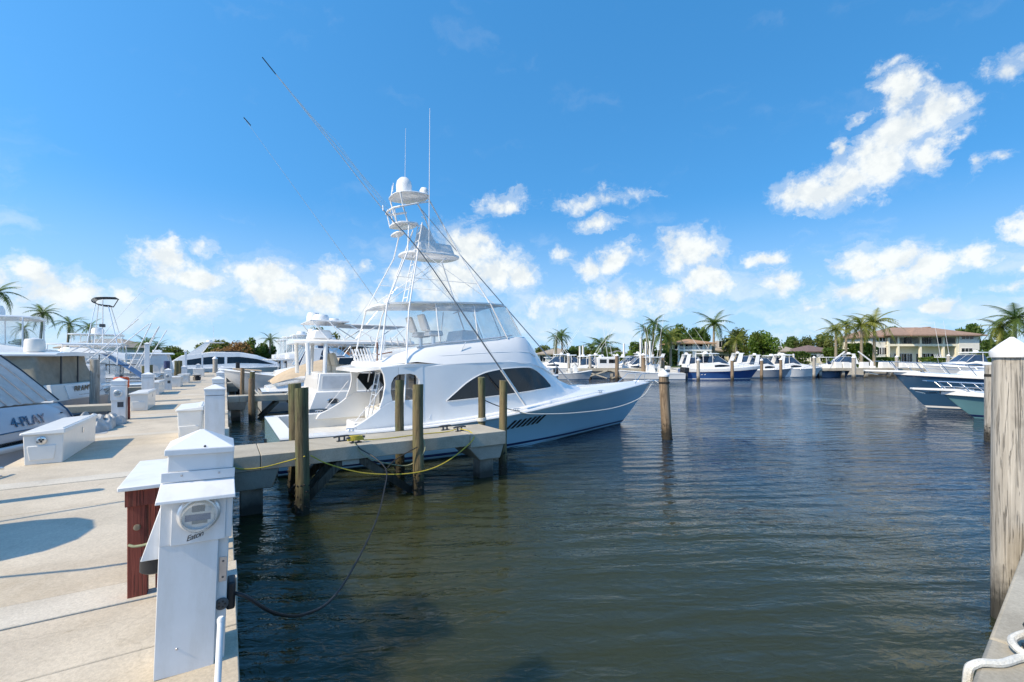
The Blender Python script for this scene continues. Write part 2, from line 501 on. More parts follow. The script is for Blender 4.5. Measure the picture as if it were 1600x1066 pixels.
class MB:
    """collects simple solids into one mesh"""
    def __init__(s):
        s.v, s.f = [], []

    def add(s, vs, fs):
        k = len(s.v)
        s.v += [tuple(x) for x in vs]
        s.f += [tuple(i + k for i in f) for f in fs]
        return s

    def hexa(s, b, t):
        """bottom quad b and top quad t, both counter-clockwise from above"""
        return s.add(list(b) + list(t), [(3, 2, 1, 0), (4, 5, 6, 7), (0, 1, 5, 4), (1, 2, 6, 5), (2, 3, 7, 6), (3, 0, 4, 7)])

    def box(s, x0, x1, y0, y1, z0, z1):
        return s.hexa([(x0, y0, z0), (x1, y0, z0), (x1, y1, z0), (x0, y1, z0)], [(x0, y0, z1), (x1, y0, z1), (x1, y1, z1), (x0, y1, z1)])

    def taper(s, x0, x1, y0, y1, z0, z1, ix, iy):
        return s.hexa([(x0, y0, z0), (x1, y0, z0), (x1, y1, z0), (x0, y1, z0)],
                      [(x0 + ix, y0 + iy, z1), (x1 - ix, y0 + iy, z1), (x1 - ix, y1 - iy, z1), (x0 + ix, y1 - iy, z1)])

    def prism(s, poly, d):
        """polygon poly (list of 3-D points) swept along vector d"""
        n = len(poly)
        d = Vector(d)
        a = [Vector(q) for q in poly]
        return s.add(a + [q + d for q in a], [tuple(reversed(range(n))), tuple(range(n, 2 * n))] + [(i, (i + 1) % n, n + (i + 1) % n, n + i) for i in range(n)])

    def tube(s, pts, r, n=8, r1=None, caps=True):
        pts = [Vector(q) for q in pts]
        m = len(pts)
        r1 = r if r1 is None else r1
        vs, fs = [], []
        prev = None
        for i, q in enumerate(pts):
            tan = (pts[min(i + 1, m - 1)] - pts[max(i - 1, 0)])
            if tan.length < 1e-9:
                tan = Vector((0, 0, 1))
            tan.normalize()
            if prev is None:
                up = Vector((0, 0, 1)) if abs(tan.z) < 0.95 else Vector((1, 0, 0))
                u = tan.cross(up).normalized()
            else:
                u = (prev - tan * prev.dot(tan)).normalized()
            prev = u
            w = tan.cross(u)
            rr = r + (r1 - r) * i / max(m - 1, 1)
            for k in range(n):
                a = 2 * math.pi * k / n
                vs.append(q + u * (rr * math.cos(a)) + w * (rr * math.sin(a)))
        for i in range(m - 1):
            for k in range(n):
                k2 = (k + 1) % n
                fs.append((i * n + k, i * n + k2, (i + 1) * n + k2, (i + 1) * n + k))
        if caps:
            fs.append(tuple(reversed(range(n))))
            fs.append(tuple(range((m - 1) * n, m * n)))
        return s.add(vs, fs)

    def lathe(s, prof, c=(0, 0, 0), n=16, axis='Z'):
        """profile [(radius, height)...] turned about an axis through c"""
        vs, fs = [], []
        m = len(prof)
        for (r, h) in prof:
            for k in range(n):
                a = 2 * math.pi * k / n
                x, y = r * math.cos(a), r * math.sin(a)
                q = (x, y, h) if axis == 'Z' else ((h, x, y) if axis == 'X' else (y, h, x))
                vs.append((q[0] + c[0], q[1] + c[1], q[2] + c[2]))
        for i in range(m - 1):
            for k in range(n):
                k2 = (k + 1) % n
                fs.append((i * n + k, i * n + k2, (i + 1) * n + k2, (i + 1) * n + k))
        fs.append(tuple(reversed(range(n))))
        fs.append(tuple(range((m - 1) * n, m * n)))
        return s.add(vs, fs)

    def loft(s, rings, closed=True, caps=True):
        n = len(rings[0])
        vs = [q for r in rings for q in r]
        fs = []
        for i in range(len(rings) - 1):
            for k in range(n if closed else n - 1):
                k2 = (k + 1) % n
                fs.append((i * n + k, i * n + k2, (i + 1) * n + k2, (i + 1) * n + k))
        if caps and closed:
            fs.append(tuple(reversed(range(n))))
            fs.append(tuple(range((len(rings) - 1) * n, len(rings) * n)))
        return s.add(vs, fs)

    def grid(s, rows):
        return s.loft(rows, closed=False, caps=False)

    def ball(s, c, r, n=12, m=8, sz=1.0):
        prof = [(max(r * math.sin(math.pi * i / m), 1e-4), -r * sz * math.cos(math.pi * i / m)) for i in range(m + 1)]
        return s.lathe(prof, c, n)

    def move(s, M):
        s.v = [tuple(M @ Vector(q)) for q in s.v]
        return s

    def data(s, name, m, smooth=True, angle=35):
        me = bpy.data.meshes.new(name)
        me.from_pydata(s.v, [], s.f)
        me.validate(clean_customdata=False)
        bm = bmesh.new()
        bm.from_mesh(me)
        bmesh.ops.recalc_face_normals(bm, faces=bm.faces)
        bm.to_mesh(me)
        bm.free()
        if m:
            me.materials.append(m)
        if smooth:
            me.shade_smooth()
            me.set_sharp_from_angle(angle=rad(angle))
        return me

    def build(s, name, m, parent=None, smooth=True, angle=35, bevel=0.0, loc=None, rz=None, open_=False):
        o = bpy.data.objects.new(name, s.data(name, m, smooth, angle))
        COL.objects.link(o)
        if parent is not None:
            o.parent = parent
        if loc is not None:
            o.location = loc
        if rz is not None:
            o.rotation_euler = (0, 0, rz)
        if bevel:
            bv = o.modifiers.new('bevel', 'BEVEL')
            bv.width = bevel
            bv.segments = 2
            bv.limit_method = 'ANGLE'
            bv.angle_limit = rad(40)
            bv.harden_normals = False
        return o


def inst(name, me, parent, loc=(0, 0, 0), rot=(0, 0, 0), scale=(1, 1, 1)):
    o = bpy.data.objects.new(name, me)
    COL.objects.link(o)
    o.parent = parent
    o.location = loc
    o.rotation_euler = rot
    o.scale = scale
    return o


def sag(a, b, drop, n=12):
    a, b = Vector(a), Vector(b)
    return [a.lerp(b, i / n) - Vector((0, 0, drop * 4 * (i / n) * (1 - i / n))) for i in range(n + 1)]


def spline(pts, n=8):
    """smooth curve through points (Catmull-Rom)"""
    P = [Vector(q) for q in pts]
    P = [P[0] * 2 - P[1]] + P + [P[-1] * 2 - P[-2]]
    out = []
    for i in range(1, len(P) - 2):
        for k in range(n):
            t = k / n
            a, b, c, d = P[i - 1], P[i], P[i + 1], P[i + 2]
            out.append(0.5 * ((2 * b) + (c - a) * t + (2 * a - 5 * b + 4 * c - d) * t * t + (3 * b - a - 3 * c + d) * t ** 3))
    out.append(P[-2])
    return out


def lerp_tab(tab, x):
    """piecewise smooth table lookup [(x, y)...]"""
    if x <= tab[0][0]:
        return tab[0][1]
    for i in range(len(tab) - 1):
        x0, y0 = tab[i]
        x1, y1 = tab[i + 1]
        if x <= x1:
            t = (x - x0) / (x1 - x0)
            m0 = (y1 - tab[i - 1][1]) / (x1 - tab[i - 1][0]) if i > 0 else (y1 - y0) / (x1 - x0)
            m1 = (tab[i + 2][1] - y0) / (tab[i + 2][0] - x0) if i + 2 < len(tab) else (y1 - y0) / (x1 - x0)
            h = x1 - x0
            return (2 * t ** 3 - 3 * t * t + 1) * y0 + (t ** 3 - 2 * t * t + t) * h * m0 + (-2 * t ** 3 + 3 * t * t) * y1 + (t ** 3 - t * t) * h * m1
    return tab[-1][1]


def text(name, s, size, m, parent, loc, rot, shear=0.0, extrude=0.004, align='CENTER', space=1.0):
    cu = bpy.data.curves.new(name, 'FONT')
    cu.body = s
    cu.size = size
    cu.shear = shear
    cu.extrude = extrude
    cu.align_x = align
    cu.align_y = 'CENTER'
    cu.space_character = space
    cu.materials.append(m)
    tmp = bpy.data.objects.new(name, cu)
    me = bpy.data.meshes.new_from_object(tmp)
    bpy.data.objects.remove(tmp)
    if not me.materials:
        me.materials.append(m)
    o = bpy.data.objects.new(name, me)
    COL.objects.link(o)
    o.parent = parent
    o.location = loc
    o.rotation_euler = rot
    return o


Fw = Vector((math.sin(VIEW), math.cos(VIEW), 0))
Rt = Vector((math.cos(VIEW), -math.sin(VIEW), 0))


def far(s, t, z=0.0):
    """a spot on the far shore: s metres along the shore, t metres across the basin"""
    q = Rt * s + Fw * t
    return (q.x, q.y, z)


# shared materials
gel = mat('white_gelcoat', (0.80, 0.80, 0.79), 0.22, var=0.03, scale=1.5, coat=0.4)
gel2 = mat('cream_gelcoat', (0.74, 0.72, 0.67), 0.3, var=0.04, scale=1.5, coat=0.2)
nonskid = mat('nonskid_deck', (0.62, 0.62, 0.60), 0.75, var=0.06, bump=0.25, bscale=220)
blue_hull = mat('ice_blue_hull', (0.38, 0.67, 0.80), 0.16, var=0.03, scale=0.6, coat=0.6)
navy = mat('navy_hull', (0.026, 0.085, 0.165), 0.15, var=0.08, scale=0.6, coat=0.6)
royal = mat('royal_blue_hull', (0.02, 0.085, 0.26), 0.15, var=0.06, scale=0.6, coat=0.6)
teal_hull = mat('sea_green_hull', (0.13, 0.30, 0.34), 0.16, var=0.08, scale=0.9, coat=0.5)
grey_hull = mat('grey_hull', (0.32, 0.35, 0.39), 0.3, var=0.06, coat=0.4)
boot = mat('boot_stripe_navy', (0.012, 0.03, 0.10), 0.3)
antifoul = mat('antifouling', (0.05, 0.10, 0.13), 0.7, var=0.3)
chrome = mat('stainless', (0.72, 0.73, 0.74), 0.18, 1.0, var=0.05)
alum = mat('anodised_tube', (0.80, 0.81, 0.82), 0.3, 0.55, var=0.04)
whitep = mat('white_powdercoat', (0.80, 0.80, 0.80), 0.35, var=0.03)
pedw = mat('pedestal_white', (0.76, 0.77, 0.78), 0.42, var=0.04, scale=4, dirt=0.3)
boxw = mat('dock_box_fibreglass', (0.78, 0.77, 0.74), 0.32, var=0.04, scale=4, dirt=0.06, coat=0.2)
black = mat('black_rubber', (0.018, 0.018, 0.02), 0.5)
blackm = mat('black_paint', (0.012, 0.013, 0.016), 0.3)
dgrey = mat('dark_grey_plastic', (0.07, 0.075, 0.08), 0.5)
glass = mat_glass('dark_glass')
glassb = mat_glass('blue_tint_glass', (0.03, 0.06, 0.11))
vinyl = mat_clear('clear_vinyl', (0.97, 0.98, 0.98), 0.9)
rail_m = chrome
conc = mat_concrete('dock_concrete', (0.55, 0.475, 0.375), (0.38, 0.29, 0.18), 0.42)
concb = mat_concrete('cap_beam_concrete', (0.57, 0.52, 0.44), (0.40, 0.34, 0.26), 0.4)
concp = mat_concrete('pier_concrete', (0.40, 0.375, 0.33), (0.20, 0.17, 0.13), 0.5, wet=True)
concw = mat_concrete('pale_pier_concrete', (0.45, 0.41, 0.335), (0.20, 0.17, 0.125), 0.6)
green_wood = mat_wood('treated_pile_wood', (0.075, 0.060, 0.032), (0.23, 0.185, 0.10), (0.10, 0.125, 0.052))
brown_wood = mat_wood('brown_pile_wood', (0.13, 0.085, 0.05), (0.38, 0.28, 0.19))
grey_wood = mat_wood('weathered_grey_wood', (0.30, 0.27, 0.23), (0.54, 0.50, 0.44))
beam_wood = mat_wood('brace_timber', (0.05, 0.045, 0.035), (0.16, 0.14, 0.11))
red_wood = mat_wood('red_stained_wood', (0.16, 0.030, 0.020), (0.30, 0.070, 0.046))
teak = mat('teak', (0.36, 0.22, 0.12), 0.6, var=0.25, scale=9, stretch=(1, 8, 1))
ropew = mat('white_rope', (0.66, 0.65, 0.60), 0.9, var=0.15, scale=40, bump=0.8, bscale=120)
ropey = mat('yellow_rope', (0.50, 0.40, 0.06), 0.85, var=0.25, scale=40, bump=0.8, bscale=120)
ropek = mat('dark_rope', (0.03, 0.028, 0.024), 0.9, var=0.4, scale=40, bump=0.8, bscale=120)
ropeg = mat('old_green_rope', (0.30, 0.32, 0.20), 0.9, var=0.3, scale=40)
canvas_g = mat('grey_canvas', (0.56, 0.53, 0.50), 0.9, var=0.12, scale=6, bump=0.4, bscale=60)
canvas_b = mat('beige_canvas', (0.30, 0.275, 0.22), 0.9, var=0.14, scale=4, bump=0.5, bscale=18)
canvas_t = mat('tan_canvas', (0.50, 0.39, 0.27), 0.9, var=0.12, scale=4, bump=0.6, bscale=9)
canvas_w = mat('white_canvas', (0.72, 0.72, 0.71), 0.8, var=0.06, scale=4, bump=0.5, bscale=12)
tan_vinyl = mat('tan_upholstery', (0.50, 0.44, 0.34), 0.6, var=0.1)
orange = mat('orange_plastic', (0.60, 0.10, 0.03), 0.5)
fender_m = mat('fender_vinyl', (0.74, 0.73, 0.70), 0.35, var=0.05, dirt=0.25)
blue_pl = mat('blue_plastic', (0.02, 0.05, 0.35), 0.4)
# ================================================================== setting: water, land, main dock
DECK = 1.10
mat_water()


def build_setting():
    w = MB().add([(-700, -300, 0), (1200, -300, 0), (1200, 1000, 0), (-700, 1000, 0)], [(0, 1, 2, 3)]).build('water', MATS['harbour_water'], smooth=False)
    tag(w, kind='structure')
    # basin floor far below keeps the water body closed
    # land beyond the basin: one sheet with a gentle rise, out to the horizon
    grass_m = mat('lawn_grass', (0.075, 0.115, 0.03), 0.95, var=0.35, scale=0.25, bump=0.5, bscale=6)
    rows = []
    ss = [-2500, -900, -420, -260, -180, -120, -80, -40, 0, 30, 60, 90, 130, 200, 320, 900, 2500]
    for t in (72.4, 80, 95, 120, 200, 500, 3200):
        rows.append([far(s, t, 1.25 if t < 90 else 1.25 + min((t - 90) * .004, 1.0)) for s in ss])
    g = MB().grid(rows).build('ground', grass_m)
    tag(g, kind='structure')
    # seawall with cap along the far bank
    sw = empty('seawall', label='pale concrete seawall along the far bank below the lawns', cat='seawall')
    MB().hexa([far(-420, 71.8, -1), far(320, 71.8, -1), far(320, 72.6, -1), far(-420, 72.6, -1)],
              [far(-420, 71.9, 1.1), far(320, 71.9, 1.1), far(320, 72.6, 1.1), far(-420, 72.6, 1.1)]).build('wall', mat_concrete('seawall_concrete', (0.36, 0.33, 0.28), (0.12, 0.10, 0.08), 0.6, wet=True), sw)
    MB().hexa([far(-420, 71.6, 1.1), far(320, 71.6, 1.1), far(320, 72.7, 1.1), far(-420, 72.7, 1.1)],
              [far(-420, 71.6, 1.35), far(320, 71.6, 1.35), far(320, 72.7, 1.35), far(-420, 72.7, 1.35)]).build('coping', concb, sw)


build_setting()


def build_dock():
    d = empty('dock')
    tag(d, kind='structure')
    rng = random.Random(3)
    L, Rr = -2.95, 0.08
    y = -5.0
    ys = []
    k = -9.0
    while k < 64:
        # a narrow smooth cap strip, then three slabs
        ys += [(k, k + .37, 1), (k + .37, k + 2.95, 0), (k + 2.95, k + 3.66, 0), (k + 3.66, k + 4.37, 0)]
        k += 4.37
    for a, b, cap in ys:
        g = 0.006
        dz = rng.uniform(-.003, .003)
        if cap:
            MB().box(L, Rr, a + g, b - g, .80, DECK + .004 + dz).build('cap_strip', concb, d, bevel=.006)
        else:
            MB().box(L + .02, Rr - .015, a + g, b - g, .88, DECK + dz).build('concrete_slab', conc, d, bevel=.008)
    # edge girders and pile bents below
    for x in (L + .06, Rr - .36):
        MB().box(x, x + .3, -9, 64, .45, .87).build('girder', concp, d)
    for j in range(-2, 15):
        yy = 4.28 + j * 4.37
        for x in (-2.75, -.25):
            MB().box(x - .18, x + .18, yy - .18, yy + .18, -1.2, .46).build('concrete_pile', concp, d)
    return d


dock = build_dock()

# ------------------------------------------------------------------ piles


def pile(name, x, y, top, r, m, label, cat='piling', group=None, cap=False, lean=(0, 0), n=14, growth=False, seed=0):
    """one round timber pile: slightly bent and uneven, driven into the bottom; optional white cone cap"""
    rng = random.Random(seed)
    o = empty(name, (x, y, 0), 0, label, cat, group)
    rings = []
    zs = [-1.5, 0, .35, .8, 1.4, 2.0, top - .25, top]
    zs = sorted(set(z for z in zs if z <= top))
    ph = [rng.uniform(0, 6.28) for _ in range(3)]
    for z in zs:
        ox = lean[0] * z + .010 * math.sin(z * 2 + ph[0])
        oy = lean[1] * z
        ring = []
        for k in range(n):
            a = 2 * math.pi * k / n
            rr = r * (1.06 - .05 * z / max(top, 1)) * (1 + .035 * math.sin(2 * a + ph[1]) + .02 * math.sin(5 * a + ph[2] + z))
            ring.append((ox + rr * math.cos(a), oy + rr * math.sin(a), z + (0 if z < top else .012 * math.cos(a + ph[0]))))
        rings.append(ring)
    MB().loft(rings).build('shaft', m, o, angle=50)
    if growth:
        g = MB()
        for _ in range(90):
            a = rng.uniform(0, 6.28)
            z = rng.triangular(-.1, .62, .12)
            rr = r * 1.05
            s = rng.uniform(.012, .034)
            c = Vector((lean[0] * z + rr * math.cos(a), lean[1] * z + rr * math.sin(a), z))
            u = Vector((-math.sin(a), math.cos(a), 0)) * s
            w = Vector((0, 0, s * rng.uniform(.6, 1.3)))
            nn = Vector((math.cos(a), math.sin(a), 0)) * s * rng.uniform(.5, 1.0)
            g.add([c - u, c - w, c + u, c + w, c + nn], [(0, 1, 4), (1, 2, 4), (2, 3, 4), (3, 0, 4)])
        tag(g.build('barnacle_growth', mat('barnacles', (.035, .032, .026), .9, var=.6, scale=30), o), kind='stuff')
    if cap:
        q = (lean[0] * top, lean[1] * top, top)
        MB().lathe([(r * 1.15, -.05), (r * 1.20, .0), (r * 1.18, .02), (r * .6, r * .72), (.015, r * 1.15)], q, 20).build('cap', whitep, o, angle=30)
    return o


def pile_collar(o, z, r, m, name='rope_collar', turns=3):
    pts = []
    for i in range(turns * 14 + 1):
        a = 2 * math.pi * i / 14
        pts.append((r * math.cos(a), r * math.sin(a), z + .022 * i / 14))
    return MB().tube(pts, .014, 6).build(name, m, o)


# ------------------------------------------------------------------ finger piers


def cleat(name, m, s=1.0):
    b = MB()
    b.tube([(-.14 * s, 0, .075 * s), (-.09 * s, 0, .085 * s), (.09 * s, 0, .085 * s), (.14 * s, 0, .075 * s)], .017 * s, 8)
    for x in (-.045, .045):
        b.lathe([(.026 * s, 0), (.018 * s, .02 * s), (.016 * s, .08 * s)], (x * s, 0, 0), 8)
    b.box(-.085 * s, .085 * s, -.03 * s, .03 * s, 0, .012 * s)
    return b


def place_cleat(x, y, z, rz, m, label, s=1.0, group=None):
    o = cleat('dock_cleat', m, s).build('dock_cleat', m, loc=(x, y, z), rz=rz)
    tag(o, label, 'cleat', group)
    return o


def brace(a, b, w=.14, t=.09):
    a, b = Vector(a), Vector(b)
    d = (b - a).normalized()
    u = d.cross(Vector((0, 1, 0))).normalized() * (w / 2)
    v = Vector((0, t / 2, 0))
    return MB().hexa([a - u - v, a + u - v, a + u + v, a - u + v], [b - u - v, b + u - v, b + u + v, b - u + v])


def finger(name, y0, y1, length, label, detail=True, x0=.10):
    o = empty(name, (0, 0, 0), 0, label, 'pier', 'concrete finger piers along the main dock')
    MB().box(x0, x0 + .42, y0, y1, .84, DECK).build('concrete_slab', concw, o, bevel=.008)
    MB().box(x0 + .43, x0 + length * .83, y0, y1, .84, DECK).build('concrete_slab', concw, o, bevel=.008)
    MB().box(x0 + length * .83 + .01, x0 + length, y0 - .02, y1 + .02, .80, DECK + .004).build('concrete_slab', concw, o, bevel=.01)
    e = x0 + length
    # corbels and piles
    MB().hexa([(x0, y0 + .1, .48), (x0 + .62, y0 + .1, .48), (x0 + .62, y1 - .1, .48), (x0, y1 - .1, .48)],
              [(x0, y0 + .02, .84), (x0 + .72, y0 + .02, .84), (x0 + .72, y1 - .02, .84), (x0, y1 - .02, .84)]).build('corbel', concp, o, bevel=.02)
    MB().hexa([(e - .62, y0 + .1, .46), (e - .08, y0 + .1, .46), (e - .08, y1 - .1, .46), (e - .62, y1 - .1, .46)],
              [(e - .95, y0 + .03, .80), (e - .02, y0 + .03, .80), (e - .02, y1 - .03, .80), (e - .95, y1 - .03, .80)]).build('corbel', concp, o, bevel=.02)
    for x in (x0 + .12, e - .52):
        MB().box(x, x + .36, y0 + .28, y0 + .64, -1.5, .47).build('concrete_pile', concp, o, bevel=.02)
    if detail:
        xm = x0 + length * .36
        for yy in (y0 + .10, y1 - .10):
            brace((xm - .10, yy, .88), (xm - .92, yy, .05)).build('brace', beam_wood, o)
            brace((xm + .10, yy, .88), (xm + 1.25, yy, .02)).build('brace', beam_wood, o)
        brace((xm - .25, y0 + .35, .86), (xm - .98, y0 + .35, -.05)).build('brace', beam_wood, o)
        MB().box(xm - .16, xm + .16, y0 + .04, y1 - .04, .74, .839).build('brace_plate', concp, o)
    return o


finger('finger_pier', 9.10, 10.38, 5.45, 'long concrete finger pier with timber braces beside the blue sportfishing yacht')
finger('finger_pier', 23.6, 24.7, 6.0, 'second concrete finger pier past the yacht, with a rope hanging from its pile')
finger('finger_pier', 36.8, 37.9, 6.0, 'third concrete finger pier, ahead of the cruiser with the tan cover', False)
finger('finger_pier', 50.2, 51.2, 6.0, 'farthest concrete finger pier near the end of the main dock', False)

tan_wood = mat_wood('tan_green_pile_wood', (0.11, 0.08, 0.04), (0.30, 0.225, 0.115), (0.13, 0.13, 0.06))
pg = 'timber piles of the long finger pier'
pile('timber_pile', 1.17, 8.93, 2.27, .115, green_wood, 'greenish pile in front of the long pier, right-hand pile of the close pair', group=pg, growth=True, seed=1)
pile('timber_pile', 1.24, 10.52, 2.27, .125, green_wood, 'greenish pile behind the long pier, left-hand pile of the close pair', group=pg, growth=True, seed=2)
pile('timber_pile', 3.36, 8.96, 2.26, .105, tan_wood, 'yellow-brown pile in front of the middle of the long pier with the yellow rope', group=pg, growth=True, seed=3)
pile('timber_pile', 3.50, 10.55, 2.28, .10, green_wood, 'green pile behind the middle of the long pier beside the white fender', group=pg, growth=True, seed=4)
pile('timber_pile', 5.68, 9.42, 2.26, .095, tan_wood, 'slim pile at the outer corner of the long pier', group=pg, growth=True, seed=5)
pile('timber_pile', 5.70, 10.55, 2.30, .095, green_wood, 'slim pile behind the end of the long pier with rope turns', group=pg, growth=True, seed=6)
pile('mooring_pile', 12.98, 10.5, 2.22, .165, brown_wood, 'leaning brown mooring pile with white cap off the bow of the blue yacht', cap=True, lean=(-.055, .02), growth=True, seed=7)
for o in [x for x in COL.objects if x.name.startswith('mooring_pile')]:
    c = pile_collar(o, 1.92, .175, ropek)
    c.location = (-.055 * 1.95, .02 * 1.95, 0)
pile('timber_pile', 1.10, 24.95, 2.15, .11, green_wood, 'green pile at the inner end of the second finger pier', group='piles of the farther finger piers', seed=8)
pile('timber_pile', 1.0, 23.45, 1.9, .12, brown_wood, 'short brown pile under the second finger pier, by the hanging rope', group='piles of the farther finger piers', seed=9)
pile('timber_pile', 0.9, 33.0, 2.2, .11, brown_wood, 'brown pile in the water between the second and third finger piers', group='piles of the farther finger piers', seed=10)
pile('timber_pile', 0.75, 38.2, 2.5, .13, blackm, 'dark pile at the inner end of the third finger pier', group='piles of the farther finger piers', seed=11)
pile('timber_pile', 6.2, 38.2, 2.6, .13, green_wood, 'green pile at the outer end of the third finger pier', group='piles of the farther finger piers', seed=12)


# near pier at the lower right, with its big pile
def near_pier():
    rz = rad(5.6)
    o = empty('near_finger_pier', (3.34, .74, 0), rz, 'pale weathered concrete pier edge with a black cleat, close at lower right', 'pier')
    MB().box(-3.2, .60, -1.3, 0, .80, DECK).build('concrete_slab', concw, o, bevel=.02)
    MB().box(.608, 6.2, -1.3, 0, .80, DECK).build('concrete_slab', concw, o, bevel=.02)
    MB().box(-3.2, 6.2, -1.15, -.12, .45, .799).build('girder', concp, o)
    for x in (-1.0, 5.4):
        MB().box(x - .18, x + .18, -.8, -.44, -1.5, .46).build('concrete_pile', concp, o)
    return o


near_pier()
bp = pile('large_mooring_pile', 7.10, 1.265, 2.86, .145, grey_wood, 'large weathered grey pile with white cone cap at the right edge', cap=True, seed=13, n=28)
pile('mooring_pile', 21.95, 4.35, 2.58, .19, grey_wood, 'grey pile with a rope collar standing before the sea-green bow', growth=True, seed=14)
for o in [x for x in COL.objects if x.name.startswith('mooring_pile.001')]:
    pile_collar(o, 2.18, .20, ropek, turns=4)
    MB().tube(spline([(-.2, -.05, 2.2), (-.16, -.14, 1.2), (-.05, -.22, .62), (.25, -.2, .6), (.42, -.1, 1.05)]), .014, 6).build('hanging_rope', ropek, o)

kc = place_cleat(3.90, .60, DECK + .004, rad(20), blackm, 'black horn cleat with white rope on the pale pier at lower right', 1.25)
rp = MB().tube(spline([(3.46, .785, .55), (3.46, .785, 1.02), (3.50, .76, 1.115), (3.62, .685, 1.118), (3.78, .63, 1.125), (3.86, .53, 1.15), (4.0, .53, 1.17),
                       (4.03, .62, 1.19), (3.88, .69, 1.16), (3.80, .62, 1.14), (3.95, .50, 1.125), (4.1, .42, 1.12)], 8), .021, 8).build('mooring_rope', ropew)
tag(rp, 'white braided rope wrapped on the black cleat and hanging over the pier edge', 'rope')


# ------------------------------------------------------------------ power pedestals
def cap_mb(w, z, ov=.012, h=.10):
    a = w / 2 + ov
    b = MB()
    b.taper(-a, a, -a, a, z, z + .03, .0, .0)
    b.hexa([(-a, -a, z + .03), (a, -a, z + .03), (a, a, z + .03), (-a, a, z + .03)], [(-.01, -.01, z + .03 + h), (.01, -.01, z + .03 + h), (.01, .01, z + .03 + h), (-.01, .01, z + .03 + h)])
    return b


steel_pl = mat('brushed_plate', (0.55, 0.53, 0.53), 0.38, 0.8, var=0.1, scale=30)
meter_glass = mat_clear('meter_dome_glass', (0.93, 0.95, 0.95), 0.86)
meter_bg = mat('meter_face', (0.20, 0.20, 0.18), 0.5, var=0.05)
meter_dk = mat('meter_display', (0.10, 0.12, 0.12), 0.3)
meter_bl = mat('meter_label_blue', (0.07, 0.12, 0.22), 0.4)


def meter(o, x, y, z, r, n=32):
    """round electricity meter facing -Y: ring, glass dome, face, register and label plate"""
    m = MB().lathe([(r * 1.12, 0), (r * 1.12, -.014), (r * 1.02, -.02), (r * .98, -.035), (r * .90, -.036), (r * .9, -.01)], (0, 0, 0), n, 'Y').build('meter', alum, o, loc=(x, y, z), angle=40)
    MB().lathe([(r * .90, -.004), (r * .02, -.0045)], (0, 0, 0), n, 'Y').build('meter_face', meter_bg, m)
    MB().box(-r * .36, r * .32, -.012, -.006, r * .12, r * .52).build('register', meter_dk, m)
    MB().box(-r * .70, r * .62, -.012, -.006, -r * .42, -r * .02).build('label_plate', meter_bl, m)
    MB().box(-r * .34, r * .46, -.014, -.0125, -r * .60, -r * .40).build('barcode_plate', meter_bg, m)
    MB().lathe([(.016, -.006), (.016, -.012), (.008, -.014)], (r * .48, 0, r * .22), 12, 'Y').build('test_button', whitep, m)
    MB().lathe([(r * .90, -.02), (r * .88, -.085), (r * .80, -.10), (r * .02, -.102)], (0, 0, 0), n, 'Y').build('glass_dome', meter_glass, m)
    return m


